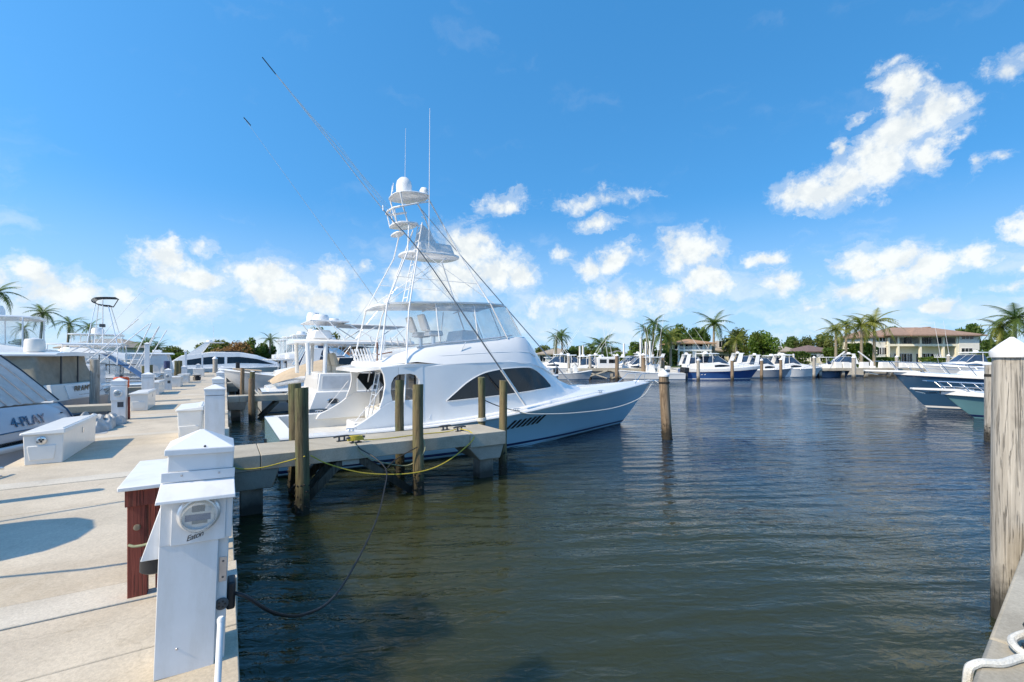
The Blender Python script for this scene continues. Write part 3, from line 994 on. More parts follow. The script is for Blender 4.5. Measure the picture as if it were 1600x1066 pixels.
def big_pedestal():
    o = empty('power_pedestal', (-.155, 3.185, DECK), 0, 'white power pedestal with round electricity meter, nearest on the dock corner', 'power pedestal')
    o.rotation_euler = (0, rad(1.9), 0)
    P = pedw
    MB().box(-.13, .150, -.125, .13, 0, 1.08).build('post', P, o, bevel=.006)
    MB().box(-.145, .158, -.135, .14, 1.081, 1.175).build('neck', P, o, bevel=.005)
    cap_mb(.29, 1.175, .014, .085).build('cap', P, o, bevel=.003, smooth=False)
    MB().box(-.165, .100, -.165, -.126, .0, .735).build('front_panel', P, o, bevel=.003)
    MB().box(-.165, .162, -.168, -.126, .70, .955).build('meter_box', P, o, bevel=.003)
    MB().box(-.115, .130, -.180, -.1685, .70, .945).build('meter_plate', P, o, bevel=.002)
    # sloping hood above the meter with an upstand strip
    MB().hexa([(-.180, -.265, .945), (.172, -.265, .945), (.172, -.126, .945), (-.180, -.126, .945)],
              [(-.178, -.262, .962), (.170, -.262, .962), (.165, -.128, 1.030), (-.170, -.128, 1.030)]).build('hood', P, o, bevel=.003)
    MB().box(-.170, .166, -.143, -.1355, 1.030, 1.082).build('flange', P, o, bevel=.002)
    for x in (-.08, .09):
        MB().lathe([(.006, -.146), (.004, -.149)], (x, 0, 1.062), 8, 'Y').build('screw', steel_pl, o)
    MB().lathe([(.007, -.149), (.005, -.152)], (.02, 0, 1.215), 8, 'Y').build('screw', dgrey, o)
    MB().lathe([(.007, -.165), (.004, -.17)], (-.07, 0, .14), 8, 'Y').build('screw', steel_pl, o)
    meter(o, .005, -.181, .858, .088, 40)
    # side outlet hood on the dock face
    MB().hexa([(-.245, -.12, .62), (-.131, -.12, .62), (-.131, .10, .62), (-.245, .10, .62)],
              [(-.160, -.12, .93), (-.131, -.12, .93), (-.131, .10, .93), (-.160, .10, .93)]).build('side_hood', P, o, bevel=.004)
    MB().lathe([(.07, 0), (.07, -.07), (.055, -.08)], (-.19, 0, .60), 20, 'Z').build('outlet', black, o).rotation_euler = (0, 0, 0)
    MB().box(.108, .146, -.1285, -.1255, .44, .58).build('blank_plate', steel_pl, o, bevel=.002)
    for z in (.465, .555):
        MB().lathe([(.006, -.129), (.005, -.132)], (.127, 0, z), 8, 'Y').build('screw', dgrey, o)
    rc = MB().lathe([(.033, -.126), (.033, -.134), (.028, -.137)], (.128, 0, .315), 24, 'Y').build('receptacle', dgrey, o)
    for k in range(5):
        a = 2 * math.pi * k / 5
        MB().lathe([(.006, -.1372), (.005, -.1385)], (.128 + .016 * math.cos(a), 0, .315 + .016 * math.sin(a)), 8, 'Y').build('hole', black, rc)
    MB().box(.151, .195, -.07, .05, .24, .40).build('plug_housing', black, o, bevel=.012)
    # maker's script under the meter
    text('maker_script', 'Eaton', .040, black, o, (-.012, -.1815, .735), (rad(90), rad(-16), 0), shear=.5, extrude=.0006, space=.85)
    return o


big_pedestal()
pv = MB().tube([(-.035, 2.72, 1.0 + .1), (-.028, 2.80, 1.25), (-.020, 2.86, 1.405)], .0155, 12).lathe([(.0175, 0), (.0175, .02), (.012, .03)], (-.020, 2.862, 1.40), 12).build('water_pipe', whitep)
tag(pv, 'white plastic water pipe leaning at the foot of the nearest pedestal', 'pipe')
cb = MB().tube(spline([(.02, 3.16, 1.42), (.10, 3.10, 1.40), (.27, 3.2, 1.20), (.50, 3.62, .93), (.80, 4.14, .75), (1.33, 5.44, .50), (1.85, 6.6, .48), (2.24, 7.57, .57), (2.50, 8.3, .74), (2.42, 8.8, .90), (2.22, 9.06, 1.04), (2.16, 9.15, 1.14)], 8), .011, 8).build('shore_cable', black)
tag(cb, 'black shore power cable sagging over the water from the nearest pedestal to the pier', 'cable')
cb2 = MB().tube(spline([(2.50, 8.3, .74), (2.62, 8.7, .66), (2.9, 8.9, .80), (3.30, 8.84, 1.0)], 6), .012, 6).build('mooring_rope', ropek)
tag(cb2, 'short dark rope from the black cable across to the middle pile', 'rope')


def red_stand():
    o = empty('work_stand', (-.33, 4.62, DECK), 0, 'red stained wooden stand with a white top beside the nearest pedestal', 'stand')
    for (x, y) in ((-.20, -.42), (-.20, .36), (.20, -.42), (.20, .36)):
        MB().box(x - .055, x + .055, y - .045, y + .045, 0, .735).build('leg', red_wood, o, bevel=.004)
    for y in (-.47, .41):
        MB().box(-.265, .265, y - .02, y + .02, .655, .775).build('apron', red_wood, o, bevel=.004)
    for x in (-.245, .245):
        MB().box(x - .018, x + .018, -.449, .389, .655, .775).build('apron', red_wood, o, bevel=.004)
    MB().box(-.10, .02, -.445, -.405, .03, .65).build('slat', red_wood, o, bevel=.004)
    MB().box(-.145, .145, -.44, -.40, .24, .30).build('rail', red_wood, o, bevel=.003)
    MB().box(-.30, .29, -.53, .46, .776, .806).build('top', pedw, o, bevel=.006)
    MB().lathe([(.022, -.466), (.022, -.472), (.010, -.474)], (-.20, 0, .50), 14, 'Y').build('knot_ring', brown_wood, o)
    return o


red_stand()
hs = MB().tube(spline([(-.57, 4.10, 1.50), (-.53, 4.08, 1.49), (-.46, 4.06, 1.50), (-.40, 4.0, 1.55), (-.36, 3.9, 1.60)], 6), .009, 6).build('garden_hose', ropeg)
tag(hs, 'thin green line looped round the red stand', 'hose')

PED = None


def pedestal(x, y, label, face=None, met=False, sc=1.0):
    o = empty('power_pedestal', (x, y, DECK), 0, label, 'power pedestal', 'white power pedestals along the dock')
    w = .30 * sc
    MB().box(-w / 2, w / 2, -w / 2, w / 2, 0, .94).build('post', pedw, o, bevel=.005)
    MB().box(-w / 2 - .004, w / 2 + .004, -w / 2 - .004, w / 2 + .004, .95, 1.05).build('neck', pedw, o, bevel=.005)
    cap_mb(w, 1.05, .012, .085).build('cap', pedw, o, smooth=False)
    if met:
        MB().box(-w / 2 - .01, w / 2 + .01, -w / 2 - .05, -w / 2 - .001, .55, .93).build('meter_box', pedw, o, bevel=.004)
        meter(o, .0, -w / 2 - .051, .75, .085, 20)
        MB().box(-.02, .11, -w / 2 - .004, -w / 2 - .001, .36, .50).build('outlet_plate', dgrey, o)
    return o


pedestal(-.18, 11.2, 'plain white pedestal on the dock edge by the white locker, first behind the nearest one', sc=1.15)
pedestal(-.18, 16.4, 'white pedestal second behind the nearest one on the right dock edge')
pedestal(-.18, 23.6, 'white pedestal at the root of the second finger pier')
pedestal(-.18, 28.7, 'white pedestal between the second and third finger piers')
pedestal(-.18, 36.2, 'white pedestal just before the third finger pier, last of the right row')
p = pedestal(-2.48, 16.45, 'white metered pedestal on the left dock edge near the silver tarp', met=True, sc=1.0)
MB().box(.17, .22, .02, .10, 0, .62).build('side_board', red_wood, p)
pedestal(-2.55, 22.6, 'white pedestal block at the foot of the tall white post', sc=1.2)
pedestal(-2.60, 30.6, 'white metered pedestal beyond the third dock box on the left edge', met=True)
pedestal(-2.60, 42.0, 'white pedestal far along the left dock edge by the coiled hoses', sc=1.15)
pedestal(-2.3, 55.5, 'farthest white pedestal near the end of the left dock edge', sc=1.2)
for (x, y, h, lb) in ((-2.62, 22.95, 3.35, 'tall square white post behind the white pedestal block on the left edge'),
                      (-2.55, 42.6, 3.3, 'slim white lamp post far along the left dock edge'),
                      (-2.0, 56.5, 3.1, 'farthest slim white lamp post at the end of the dock')):
    q = empty('dock_post', (x, y, DECK), 0, lb, 'post', 'white posts along the dock')
    MB().box(-.075, .075, -.075, .075, 0, h - DECK).build('shaft', whitep, q, bevel=.006)
    cap_mb(.15, h - DECK, .02, .05).build('cap', whitep, q, smooth=False)


# ------------------------------------------------------------------ dock boxes
def dock_box(x, y, w, l, h, label, vent=False):
    """fibreglass dock locker: flared lid with a lip and a raised hinge strip, moulded end panel"""
    o = empty('dock_box', (x, y, DECK), 0, label, 'dock box', 'white dock boxes')
    b = MB()
    b.hexa([(-w / 2 + .015, 0, 0), (w / 2 - .015, 0, 0), (w / 2 - .015, l, 0), (-w / 2 + .015, l, 0)], [(-w / 2, -.01, h - .05), (w / 2, -.01, h - .05), (w / 2, l + .01, h - .05), (-w / 2, l + .01, h - .05)])
    b.build('body', boxw, o, bevel=.012)
    MB().hexa([(-w / 2 - .035, -.05, h - .049), (w / 2 + .03, -.05, h - .049), (w / 2 + .03, l + .04, h - .049), (-w / 2 - .035, l + .04, h - .049)],
              [(-w / 2 - .025, -.04, h - .012), (w / 2 + .02, -.04, h + .025), (w / 2 + .02, l + .03, h + .025), (-w / 2 - .025, l + .03, h - .012)]).build('lid', boxw, o, bevel=.01)
    MB().hexa([(w / 2 - .085, .02, h + .022), (w / 2 - .01, .02, h + .022), (w / 2 - .01, l - .03, h + .022), (w / 2 - .085, l - .03, h + .022)],
              [(w / 2 - .05, .03, h + .036), (w / 2 - .015, .03, h + .036), (w / 2 - .015, l - .04, h + .036), (w / 2 - .05, l - .04, h + .036)]).build('hinge_strip', boxw, o)
    MB().hexa([(-.16, -.016, .07), (.12, -.016, .07), (.12, .01, .07), (-.16, .01, .07)], [(-.19, -.022, .30), (.15, -.022, .30), (.15, .01, .30), (-.19, .01, .30)]).build('end_panel', boxw, o, bevel=.008)
    if vent:
        v = MB().lathe([(.062, 0), (.062, -.008), (.05, -.012)], (-.02, -.020, h - .145), 24, 'Y').build('vent', chrome, o)
        for (dx, dz) in ((-.02, .012), (.02, .012), (0, -.018)):
            MB().lathe([(.016, -.0125), (.014, -.014)], (-.02 + dx, -.020, h - .145 + dz), 10, 'Y').build('vent_hole', blackm, v)
    MB().box(w / 2 - .002, w / 2 + .014, l * .52, l * .55, h - .20, h - .10).build('latch', chrome, o, bevel=.003)
    return o


dock_box(-2.47, 10.2, .47, 2.2, .53, 'long white dock box with a round chrome vent, nearest on the left dock edge', True)
dock_box(-2.36, 18.9, .46, 1.9, .58, 'white dock box just behind the metered left pedestal')
dock_box(-2.84, 26.6, .48, 2.3, .60, 'white dock box beyond the tall white post, third along the left edge')
dock_box(-2.55, 33.4, .6, 2.0, .6, 'white dock box fourth along the left edge, past the farther metered pedestal')
dock_box(-2.45, 38.6, .6, 1.8, .6, 'white dock box fifth along the left edge, before the coiled hoses')
dock_box(-2.1, 51.0, .8, 2.2, .75, 'farthest white dock box near the end of the dock')
dock_box(-.62, 11.55, .42, 1.3, .66, 'white locker tucked beside the first plain pedestal on the right edge')
# heap of coiled hoses on the dock
b = MB()
rng = random.Random(5)
for k in range(9):
    r = rng.uniform(.16, .26)
    pts = [(r * math.cos(a * .45), r * math.sin(a * .45), .03 + .045 * k + .01 * math.sin(a)) for a in range(15)]
    b.tube(pts, .02, 6)
hz = b.build('coiled_hose', black, loc=(-1.85, 42.6, DECK))
tag(hz, 'dark coiled hose heaped on the dock beside the far white pedestal', 'hose')

# crumpled silver tarp with a dinghy engine at the dock edge
def tarp(name, x, y, sx, sy, h, m, label, cat, seed, z=DECK):
    rng = random.Random(seed)
    rows = []
    n = 46
    for i in range(n + 1):
        row = []
        for j in range(n + 1):
            u, v = i / n * 2 - 1, j / n * 2 - 1
            d = max(0, 1 - (u * u + v * v) ** .9)
            wob = mnoise.noise(Vector((u * 1.6 + seed, v * 1.6, 0)))
            hh = h * (d ** .45) * (.72 + .30 * wob + .16 * math.sin(7 * u + 4 * v + 5 * wob) + .07 * math.sin(15 * v - 6 * u + 8 * wob))
            row.append((u * sx + .05 * mnoise.noise(Vector((u * 4, v * 4, 9))), v * sy, max(hh, 0.0) + .002))
        rows.append(row)
    o = MB().grid(rows).build(name, m, loc=(x, y, z), angle=25)
    tag(o, label, cat)
    return o


silver = mat('silver_tarp', (0.40, 0.40, 0.39), 0.45, 0.0, var=0.35, scale=3, bump=0.4, bscale=25)
tarp('silver_tarp', -2.72, 14.55, .42, .95, .44, silver, 'crumpled silver tarp heaped on the dock behind the nearest dock box', 'tarp', 4)
tarp('silver_tarp', -2.55, 15.55, .35, .45, .32, silver, 'small silver bundle against the metered left pedestal', 'tarp', 8)

place_cleat(-2.78, 9.35, DECK + .004, rad(75), chrome, 'chrome cleat on the left dock edge in front of the nearest dock box', 1.3)
place_cleat(2.02, 9.75, DECK + .004, rad(10), dgrey, 'dark cleat on the long pier near its middle, without rope', 1.2)
place_cleat(2.22, 9.42, DECK + .004, rad(10), dgrey, 'dark cleat wound with yellow rope on the middle of the long pier', 1.35)
place_cleat(4.40, 9.95, DECK + .004, rad(10), dgrey, 'dark cleat toward the outer end of the long pier', 1.2)
place_cleat(4.62, 9.62, DECK + .004, rad(10), dgrey, 'dark cleat holding the yellow rope at the outer end of the long pier', 1.2)
pts = []
for i in range(60):
    a = i * .62
    pts.append((2.22 + .16 * math.cos(a) * (1 - i * .004), 9.42 + .06 * math.sin(a), DECK + .05 + .0016 * i))
yr = MB().tube(pts, .012, 6)
yr.tube(spline([(2.38, 9.42, 1.14), (2.9, 9.5, 1.117), (3.7, 9.62, 1.117), (4.3, 9.63, 1.117), (4.55, 9.62, 1.16)]), .011, 6)
yr.tube(spline([(4.62, 9.62, 1.16), (4.72, 9.30, 1.13), (4.70, 9.06, 1.02), (4.4, 9.0, .80), (3.9, 8.86, .60), (3.45, 8.83, .50), (2.9, 8.84, .50), (2.2, 8.86, .62), (1.6, 8.86, .86), (1.30, 8.86, 1.05)]), .012, 6)
yr.tube(spline([(1.20, 8.80, 1.06), (.9, 9.0, .96), (.55, 9.06, .89), (.25, 9.07, .90), (.05, 9.0, 1.0), (-.02, 9.0, 1.12)]), .011, 6)
tag(yr.build('yellow_rope', ropey), 'yellow rope looping along and below the long finger pier', 'rope')
wk = MB().tube(spline([(2.13, 9.16, 1.15), (2.3, 9.0, .9), (2.75, 8.98, .7), (3.2, 9.0, .62), (3.45, 8.84, .9), (3.47, 9.0, 1.2)]), .010, 6).build('mooring_rope', ropeg)
tag(wk, 'thin pale line hanging from the pier toward the middle pile', 'rope')


def fender(x, y, z, r, l, label, rot=(0, 0, 0)):
    o = empty('boat_fender', (x, y, z), 0, label, 'fender')
    o.rotation_euler = rot
    MB().lathe([(.02, -l / 2), (r * .6, -l / 2 + .03), (r, -l / 2 + r * .8), (r, l / 2 - r * .8), (r * .6, l / 2 - .03), (.02, l / 2)], (0, 0, 0), 18, 'X').build('body', fender_m, o, angle=60)
    for s in (-1, 1):
        MB().lathe([(r * .42, s * (l / 2 - .035)), (r * .3, s * (l / 2 + .03)), (.03, s * (l / 2 + .06))], (0, 0, 0), 12, 'X').build('end_cap', blue_pl, o)
    return o


fender(3.05, 10.85, .70, .17, .75, 'white fender with blue ends lying under the middle of the long pier')
fender(1.55, 10.9, .45, .14, .6, 'blue-ended fender half hidden behind the close pair of piles', (0, rad(-55), 0))
rl = MB().tube(spline([(2.75, 10.6, 1.1), (2.72, 10.8, .9), (2.72, 10.85, .72)]), .009, 6).build('fender_line', ropew)
tag(rl, 'white line holding the fender under the long pier', 'rope')
rr = MB().tube(sag((1.05, 24.9, 1.5), (2.6, 23.55, 1.35), .62), .028, 6).build('mooring_rope', ropew)
tag(rr, 'thick pale rope sagging from the pile at the second finger pier', 'rope')
# ================================================================== boats
class Hull:
    """lines of a boat: local x runs from transom (0) to stem, y athwart, z up from the water"""
    def __init__(s, L, Lw, sheer, beam, wl, flare=1.6, n=26, keel=-.45):
        s.L, s.Lw, s.sheer, s.beam, s.wl, s.fl, s.n, s.keel = L, Lw, sheer, beam, wl, flare, n, keel

    def pt(s, q, z, side=-1, off=0.0):
        """point on the skin at station q (0..1) and height z; side -1 = starboard"""
        zs = lerp_tab(s.sheer, q * s.L)
        bs = lerp_tab(s.beam, q * s.L)
        bw = lerp_tab(s.wl, q * s.Lw)
        h = z / zs
        if h >= 0:
            k = min(h, 1.0)
            x = q * (s.Lw + (s.L - s.Lw) * k ** .9)
            b = bw + (bs - bw) * k ** s.fl
        else:
            k = min(1, z / s.keel)
            x = q * (s.Lw - .25 * (s.L - s.Lw) * k)
            b = bw * (1 - .35 * k)
        return Vector((x, side * (b + off), z))

    def on(s, x, z, side=-1, off=0.0):
        lo, hi = 0.0, 1.0
        for _ in range(30):
            q = (lo + hi) / 2
            if s.pt(q, z).x < x:
                lo = q
            else:
                hi = q
        return s.pt(lo, z, side, off)

    def zsheer(s, x):
        return lerp_tab(s.sheer, x)

    def half(s, x):
        return lerp_tab(s.beam, x)

    def skin(s, zlo=None, zhi=None, off=0.0, levels=8):
        mb = MB()
        rows_all = []
        for side in (-1, 1):
            rows = []
            for i in range(s.n + 1):
                q = i / s.n
                q = 1 - (1 - q) ** 1.35
                zs = lerp_tab(s.sheer, q * s.L)
                lo = s.keel if zlo is None else zlo
                hi = zs if zhi is None else zhi
                row = []
                for j in range(levels + 1):
                    z = lo + (hi - lo) * j / levels
                    row.append(s.pt(q, z, side, off))
                rows.append(row)
            mb.grid(rows)
            rows_all.append(rows)
        a, b = rows_all[0][0], rows_all[1][0]
        mb.grid([a, b])
        return mb

    def deck(s, x0, x1, inset=.03, crown=.06, dz=0.0, n=20, m=8, fore=0.0):
        rows = []
        for i in range(n + 1):
            x = x0 + (x1 - x0) * i / n
            b = max(s.half(x) - inset, .005)
            z = s.zsheer(x) + dz
            rows.append([(x, b * (k / m * 2 - 1), z + (crown + fore * math.sin(math.pi * i / n)) * (1 - (k / m * 2 - 1) ** 2)) for k in range(m + 1)])
        return MB().grid(rows)

    def rail(s, x0, x1, r, dz=0.0, off=0.0, n=30):
        mb = MB()
        for side in (-1, 1):
            pts = []
            for i in range(n + 1):
                x = x0 + (x1 - x0) * i / n
                pts.append((x, side * (s.half(x) + off), s.zsheer(x) + dz))
            mb.tube(pts, r, 6)
        return mb


def patch(pts, h, mbn=None):
    """flat or slightly bent plate: polygon with small thickness h along its normal"""
    P = [Vector(p) for p in pts]
    nrm = Vector((0, 0, 0))
    for i in range(len(P)):
        nrm += P[i].cross(P[(i + 1) % len(P)])
    nrm.normalize()
    return (mbn or MB()).prism([p - nrm * h * .5 for p in P], nrm * h)


def sect_loft(st, shoulder=.0):
    """house block: stations (x, half base, z base, half top, z top, crown)"""
    rings = []
    for (x, hb, zb, ht, zt, cr) in st:
        hm, zm = hb + (ht - hb) * .5 + shoulder, zb + (zt - zb) * .5
        rings.append([(x, -hb, zb), (x, -hm, zm), (x, -ht, zt - .04), (x, -ht + .05, zt), (x, -ht * .5, zt + cr * .75), (x, 0, zt + cr), (x, ht * .5, zt + cr * .75), (x, ht - .05, zt), (x, ht, zt - .04), (x, hm, zm), (x, hb, zb)])
    return MB().loft(rings)


# ------------------------------------------------------------------ the ice-blue sportfishing yacht
def yacht():
    Y = empty('sportfishing_yacht', (1.05, 14.0, 0), 0, 'ice-blue sportfishing yacht with tall white tuna tower moored at the long pier', 'yacht')
    H = Hull(15.1, 13.2,
             [(0, .93), (3, .95), (5.2, 1.05), (6.6, 1.17), (8.9, 1.40), (12.1, 1.57), (15.1, 1.74)],
             [(0, 2.36), (3, 2.56), (6, 2.62), (8.85, 2.30), (12.1, 1.22), (14, .48), (15.1, .04)],
             [(0, 2.12), (4, 2.28), (6, 2.12), (8.6, 1.55), (11.2, .70), (13.2, .02)], 1.7, 34)
    H.skin().build('hull', blue_hull, Y)
    H.skin(.10, .17, .006, 2).build('boot_stripe', boot, Y)
    H.skin(-.2, .045, .005, 2).build('bottom_paint', antifoul, Y)
    # side deck, foredeck and toe moulding
    H.deck(3.55, 15.05, .02, .10, .01, 40, 10, fore=.06).build('deck', gel, Y)
    H.rail(0, 15.08, .038, .0, -.005, 44).build('rub_rail', gel, Y)
    # cockpit: coaming, inner walls, sole
    cm, iw = MB(), MB()
    n = 12
    for side in (-1, 1):
        ro, ri, rl = [], [], []
        for i in range(n + 1):
            x = 3.75 * i / n
            z = H.zsheer(x) + .015
            ro.append((x, side * (H.half(x) - .01), z))
            ri.append((max(x, .32), side * (H.half(x) - .42), z + .02))
            rl.append((max(x, .34), side * (H.half(x) - .44), .50))
        cm.grid([ro, ri])
        iw.grid([ri, rl])
    b0 = H.half(0)
    cm.grid([[(0, -b0, .945), (0, 0, .945), (0, b0, .945)], [(.34, -b0 + .42, .965), (.36, 0, .965), (.34, b0 - .42, .965)]])
    iw.grid([[(.34, -b0 + .42, .965), (.36, 0, .965), (.34, b0 - .42, .965)], [(.36, -b0 + .44, .50), (.38, 0, .50), (.36, b0 - .44, .50)]])
    cm.build('coaming', gel, Y)
    iw.build('cockpit_liner', gel2, Y)
    MB().box(.3, 4.0, -2.15, 2.15, .44, .52).build('cockpit_sole', nonskid, Y)
    MB().box(1.95, 2.6, -1.0, -.1, .52, 1.02).build('bait_station', gel, Y, bevel=.04)
    MB().box(2.65, 3.45, -1.55, -.3, .52, .80).build('step', gel, Y, bevel=.03)
    MB().box(2.68, 3.42, -1.52, -.33, .801, .825).build('teak_step', teak, Y, bevel=.004)
    MB().box(3.0, 3.5, .4, 1.9, .52, 1.15).build('tackle_cabinet', gel, Y, bevel=.03)
    MB().box(3.2, 3.45, .45, 1.85, 1.151, 1.19).build('cabinet_lid', gel2, Y, bevel=.01)
    # deckhouse
    st = [(3.50, 2.06, .85, 1.90, 2.58, .03), (4.2, 2.08, 1.0, 1.90, 2.64, .03), (5.2, 2.07, 1.05, 1.88, 2.70, .03), (6.5, 2.02, 1.12, 1.84, 2.74, .03),
          (7.4, 1.94, 1.22, 1.72, 2.70, .03), (8.0, 1.86, 1.32, 1.52, 2.55, .03), (8.6, 1.72, 1.42, 1.30, 2.27, .03), (9.2, 1.52, 1.46, 1.05, 1.98, .03), (9.8, 1.25, 1.50, .85, 1.80, .03), (10.5, .85, 1.54, .55, 1.70, .01)]
    fine = []
    for i in range(len(st) - 1):
        for k in range(6):
            fine.append(tuple(a + (b - a) * k / 6 for a, b in zip(st[i], st[i + 1])))
    fine.append(st[-1])
    sect_loft(fine).build('deckhouse', gel, Y)

    def side_at(x, z, side, off):
        for i in range(len(st) - 1):
            if st[i][0] <= x <= st[i + 1][0]:
                u = (x - st[i][0]) / (st[i + 1][0] - st[i][0])
                v = [a + (b - a) * u for a, b in zip(st[i], st[i + 1])]
                k = (z - v[2]) / (v[4] - .04 - v[2])
                return Vector((x, side * (v[1] + (v[3] - v[1]) * k + off), z))
        return Vector((x, side * 1.5, z))
    # long dark salon window, both sides: stations (x, bottom z, top z)
    win = [(4.30, 1.57, 1.60), (4.6, 1.585, 1.82), (5.0, 1.605, 2.10), (5.5, 1.63, 2.33), (6.1, 1.665, 2.45), (6.8, 1.71, 2.50), (7.3, 1.745, 2.50), (7.6, 1.77, 2.42), (8.0, 1.80, 2.18), (8.32, 1.825, 1.90)]
    wf = [win[0][0] + (win[-1][0] - win[0][0]) * k / 44 for k in range(45)]
    win = [(x, lerp_tab([(w[0], w[1]) for w in win], x), lerp_tab([(w[0], w[2]) for w in win], x)) for x in wf]
    for side in (-1, 1):
        outer, fr = [], []
        for (x, a, b) in win:
            outer.append([side_at(x, a + (b - a) * k / 5, side, .016) for k in range(6)])
        MB().grid(outer).build('salon_window', glass, Y)
        edge = [o[0] for o in outer] + [o[-1] for o in reversed(outer)]
        MB().tube(edge + [edge[0]], .013, 6, caps=False).build('window_trim', gel, Y)
        # side step moulding along the deck
        MB().tube([(x, side * (H.half(x) - .28), H.zsheer(x) + .045) for x in [3.4 + .45 * i for i in range(18)]], .03, 6).build('deck_moulding', gel, Y)
    # windshield mask on the sloping front
    MB().hexa([(8.25, -.95, 2.448), (9.0, -.80, 2.10), (9.0, .80, 2.10), (8.25, .95, 2.448)], [(8.25, -.95, 2.475), (9.0, -.80, 2.125), (9.0, .80, 2.125), (8.25, .95, 2.475)]).build('windshield', glassb, Y)
    # cabin wings with openings, cabin bulkhead and door
    for side in (-1, 1):
        def wp(pts):
            return [(x, side * (2.075 - (z - .85) * .098), z) for x, z in pts]
        w = 1.94 * side
        t = (0, -.09 * side, 0)
        lo_curve = [(3.62, .80), (3.62, 1.66), (2.74, 1.66), (2.60, 1.62), (2.42, 1.50), (2.22, 1.34), (2.0, 1.20), (1.78, 1.08), (1.55, .98), (1.45, .80)]
        MB().prism(wp(lo_curve), t).build('wing_panel', gel, Y, bevel=.02)
        MB().prism(wp([(2.38, 1.468), (2.60, 1.615), (2.74, 1.655), (2.70, 1.9), (2.72, 2.12), (2.80, 2.27), (2.92, 2.36), (2.92, 2.60), (2.42, 2.56), (2.52, 2.36), (2.55, 2.1), (2.50, 1.8)]), t).build('wing_pillar', gel, Y, bevel=.012)
        MB().prism(wp([(2.925, 2.362), (3.25, 2.38), (3.42, 2.33), (3.52, 2.18), (3.55, 1.95), (3.50, 1.75), (3.40, 1.665), (3.62, 1.665), (3.62, 2.62), (2.925, 2.602)]), t).build('wing_gusset', gel, Y)
        MB().tube([(1.75, w * 1.02, 1.15), (2.15, w * 1.02, 1.62), (2.48, w * 1.02, 2.05)], .010, 8).build('grab_rail', whitep, Y)
    MB().box(3.515, 3.535, -1.75, 1.75, .56, 2.55).build('bulkhead', gel, Y)
    # (bulkhead sits just behind the house end wall)
    MB().box(3.44, 3.498, -1.70, -.55, 1.15, 2.35).build('cabin_window', glass, Y)
    MB().box(3.43, 3.498, -.45, .50, .60, 2.38).build('cabin_door', glass, Y, bevel=.01)
    MB().box(3.44, 3.498, .60, 1.70, 1.25, 2.35).build('cabin_window', glass, Y)
    MB().prism([(2.62, 1.90, 2.30), (3.34, 1.90, 2.28), (3.40, 1.90, 2.05), (3.1, 1.90, 1.70)], (0, .02, 0)).build('wing_window', glass, Y)
    # overhang over the cockpit
    rows_t, rows_b = [], []
    for (x, hw, zt) in ((1.95, 1.35, 2.52), (2.1, 1.62, 2.55), (2.5, 1.85, 2.60), (3.2, 1.93, 2.66), (3.7, 1.90, 2.66), (4.4, 1.86, 2.66)):
        rows_t.append([(x, -hw, zt - .10), (x, -hw, zt - .02), (x, -hw * .9, zt), (x, 0, zt + .02), (x, hw * .9, zt), (x, hw, zt - .02), (x, hw, zt - .10), (x, 0, zt - .10)])
    MB().loft(rows_t).build('overhang', gel, Y)
    # flybridge cowl
    cs = [(2.45, 1.50, 2.60, 1.42, 2.70, .0), (2.9, 1.66, 2.64, 1.46, 2.88, .0), (3.5, 1.80, 2.70, 1.50, 3.08, .0), (4.3, 1.89, 2.62, 1.52, 3.20, .0), (5.2, 1.89, 2.66, 1.52, 3.28, .0), (6.2, 1.86, 2.68, 1.48, 3.40, .0),
          (7.0, 1.79, 2.64, 1.42, 3.50, .02), (7.45, 1.72, 2.60, 1.33, 3.52, .03), (7.75, 1.64, 2.54, 1.22, 3.30, .05), (8.1, 1.52, 2.44, 1.10, 2.98, .05), (8.5, 1.36, 2.28, .98, 2.56, .04), (8.8, 1.22, 2.14, .9, 2.30, .02)]
    sect_loft(cs, .02).build('flybridge_cowl', gel, Y)
    for side in (-1, 1):
        MB().tube([(c[0], side * (c[1] - .18 + .03), c[2] + (c[4] - c[2]) * .42 + .01) for c in cs[2:9]], .014, 6).build('cowl_moulding', gel, Y)
        MB().tube([(3.6, side * 1.47, 3.12), (4.4, side * 1.49, 3.25), (5.2, side * 1.49, 3.33), (6.2, side * 1.46, 3.45), (6.9, side * 1.38, 3.56)], .022, 8).build('bridge_rail', alum, Y)
    # bridge furniture: helm pod, two chairs, seat
    MB().taper(5.4, 6.2, -.65, .65, 3.2, 3.72, .10, .08).build('helm_pod', gel, Y, bevel=.04)
    for y in (-.55, .55):
        ch = MB().taper(4.25, 4.75, y - .27, y + .27, 3.5, 3.66, .03, .03).build('helm_chair', canvas_w, Y, bevel=.05)
        MB().hexa([(4.18, y - .26, 3.66), (4.32, y - .26, 3.66), (4.32, y + .26, 3.66), (4.18, y + .26, 3.66)], [(4.02, y - .24, 4.16), (4.13, y - .24, 4.16), (4.13, y + .24, 4.16), (4.02, y + .24, 4.16)]).build('chair_back', canvas_w, ch, bevel=.05)
        MB().tube([(4.5, y, 3.15), (4.5, y, 3.52)], .06, 10).build('pedestal', alum, ch)
    # hardtop over the bridge
    rows = []
    for (x, hw, z) in ((2.75, 1.02, 4.36), (2.95, 1.18, 4.40), (3.6, 1.25, 4.46), (4.8, 1.27, 4.53), (6.0, 1.25, 4.58), (6.65, 1.18, 4.58), (6.85, 1.02, 4.56)):
        rows.append([(x, -hw, z - .05), (x, -hw, z), (x, -hw * .6, z + .05), (x, 0, z + .07), (x, hw * .6, z + .05), (x, hw, z), (x, hw, z - .05), (x, hw * .6, z - .015), (x, 0, z), (x, -hw * .6, z - .015)])
    MB().loft(rows).build('hardtop', gel, Y)
    ft = MB()
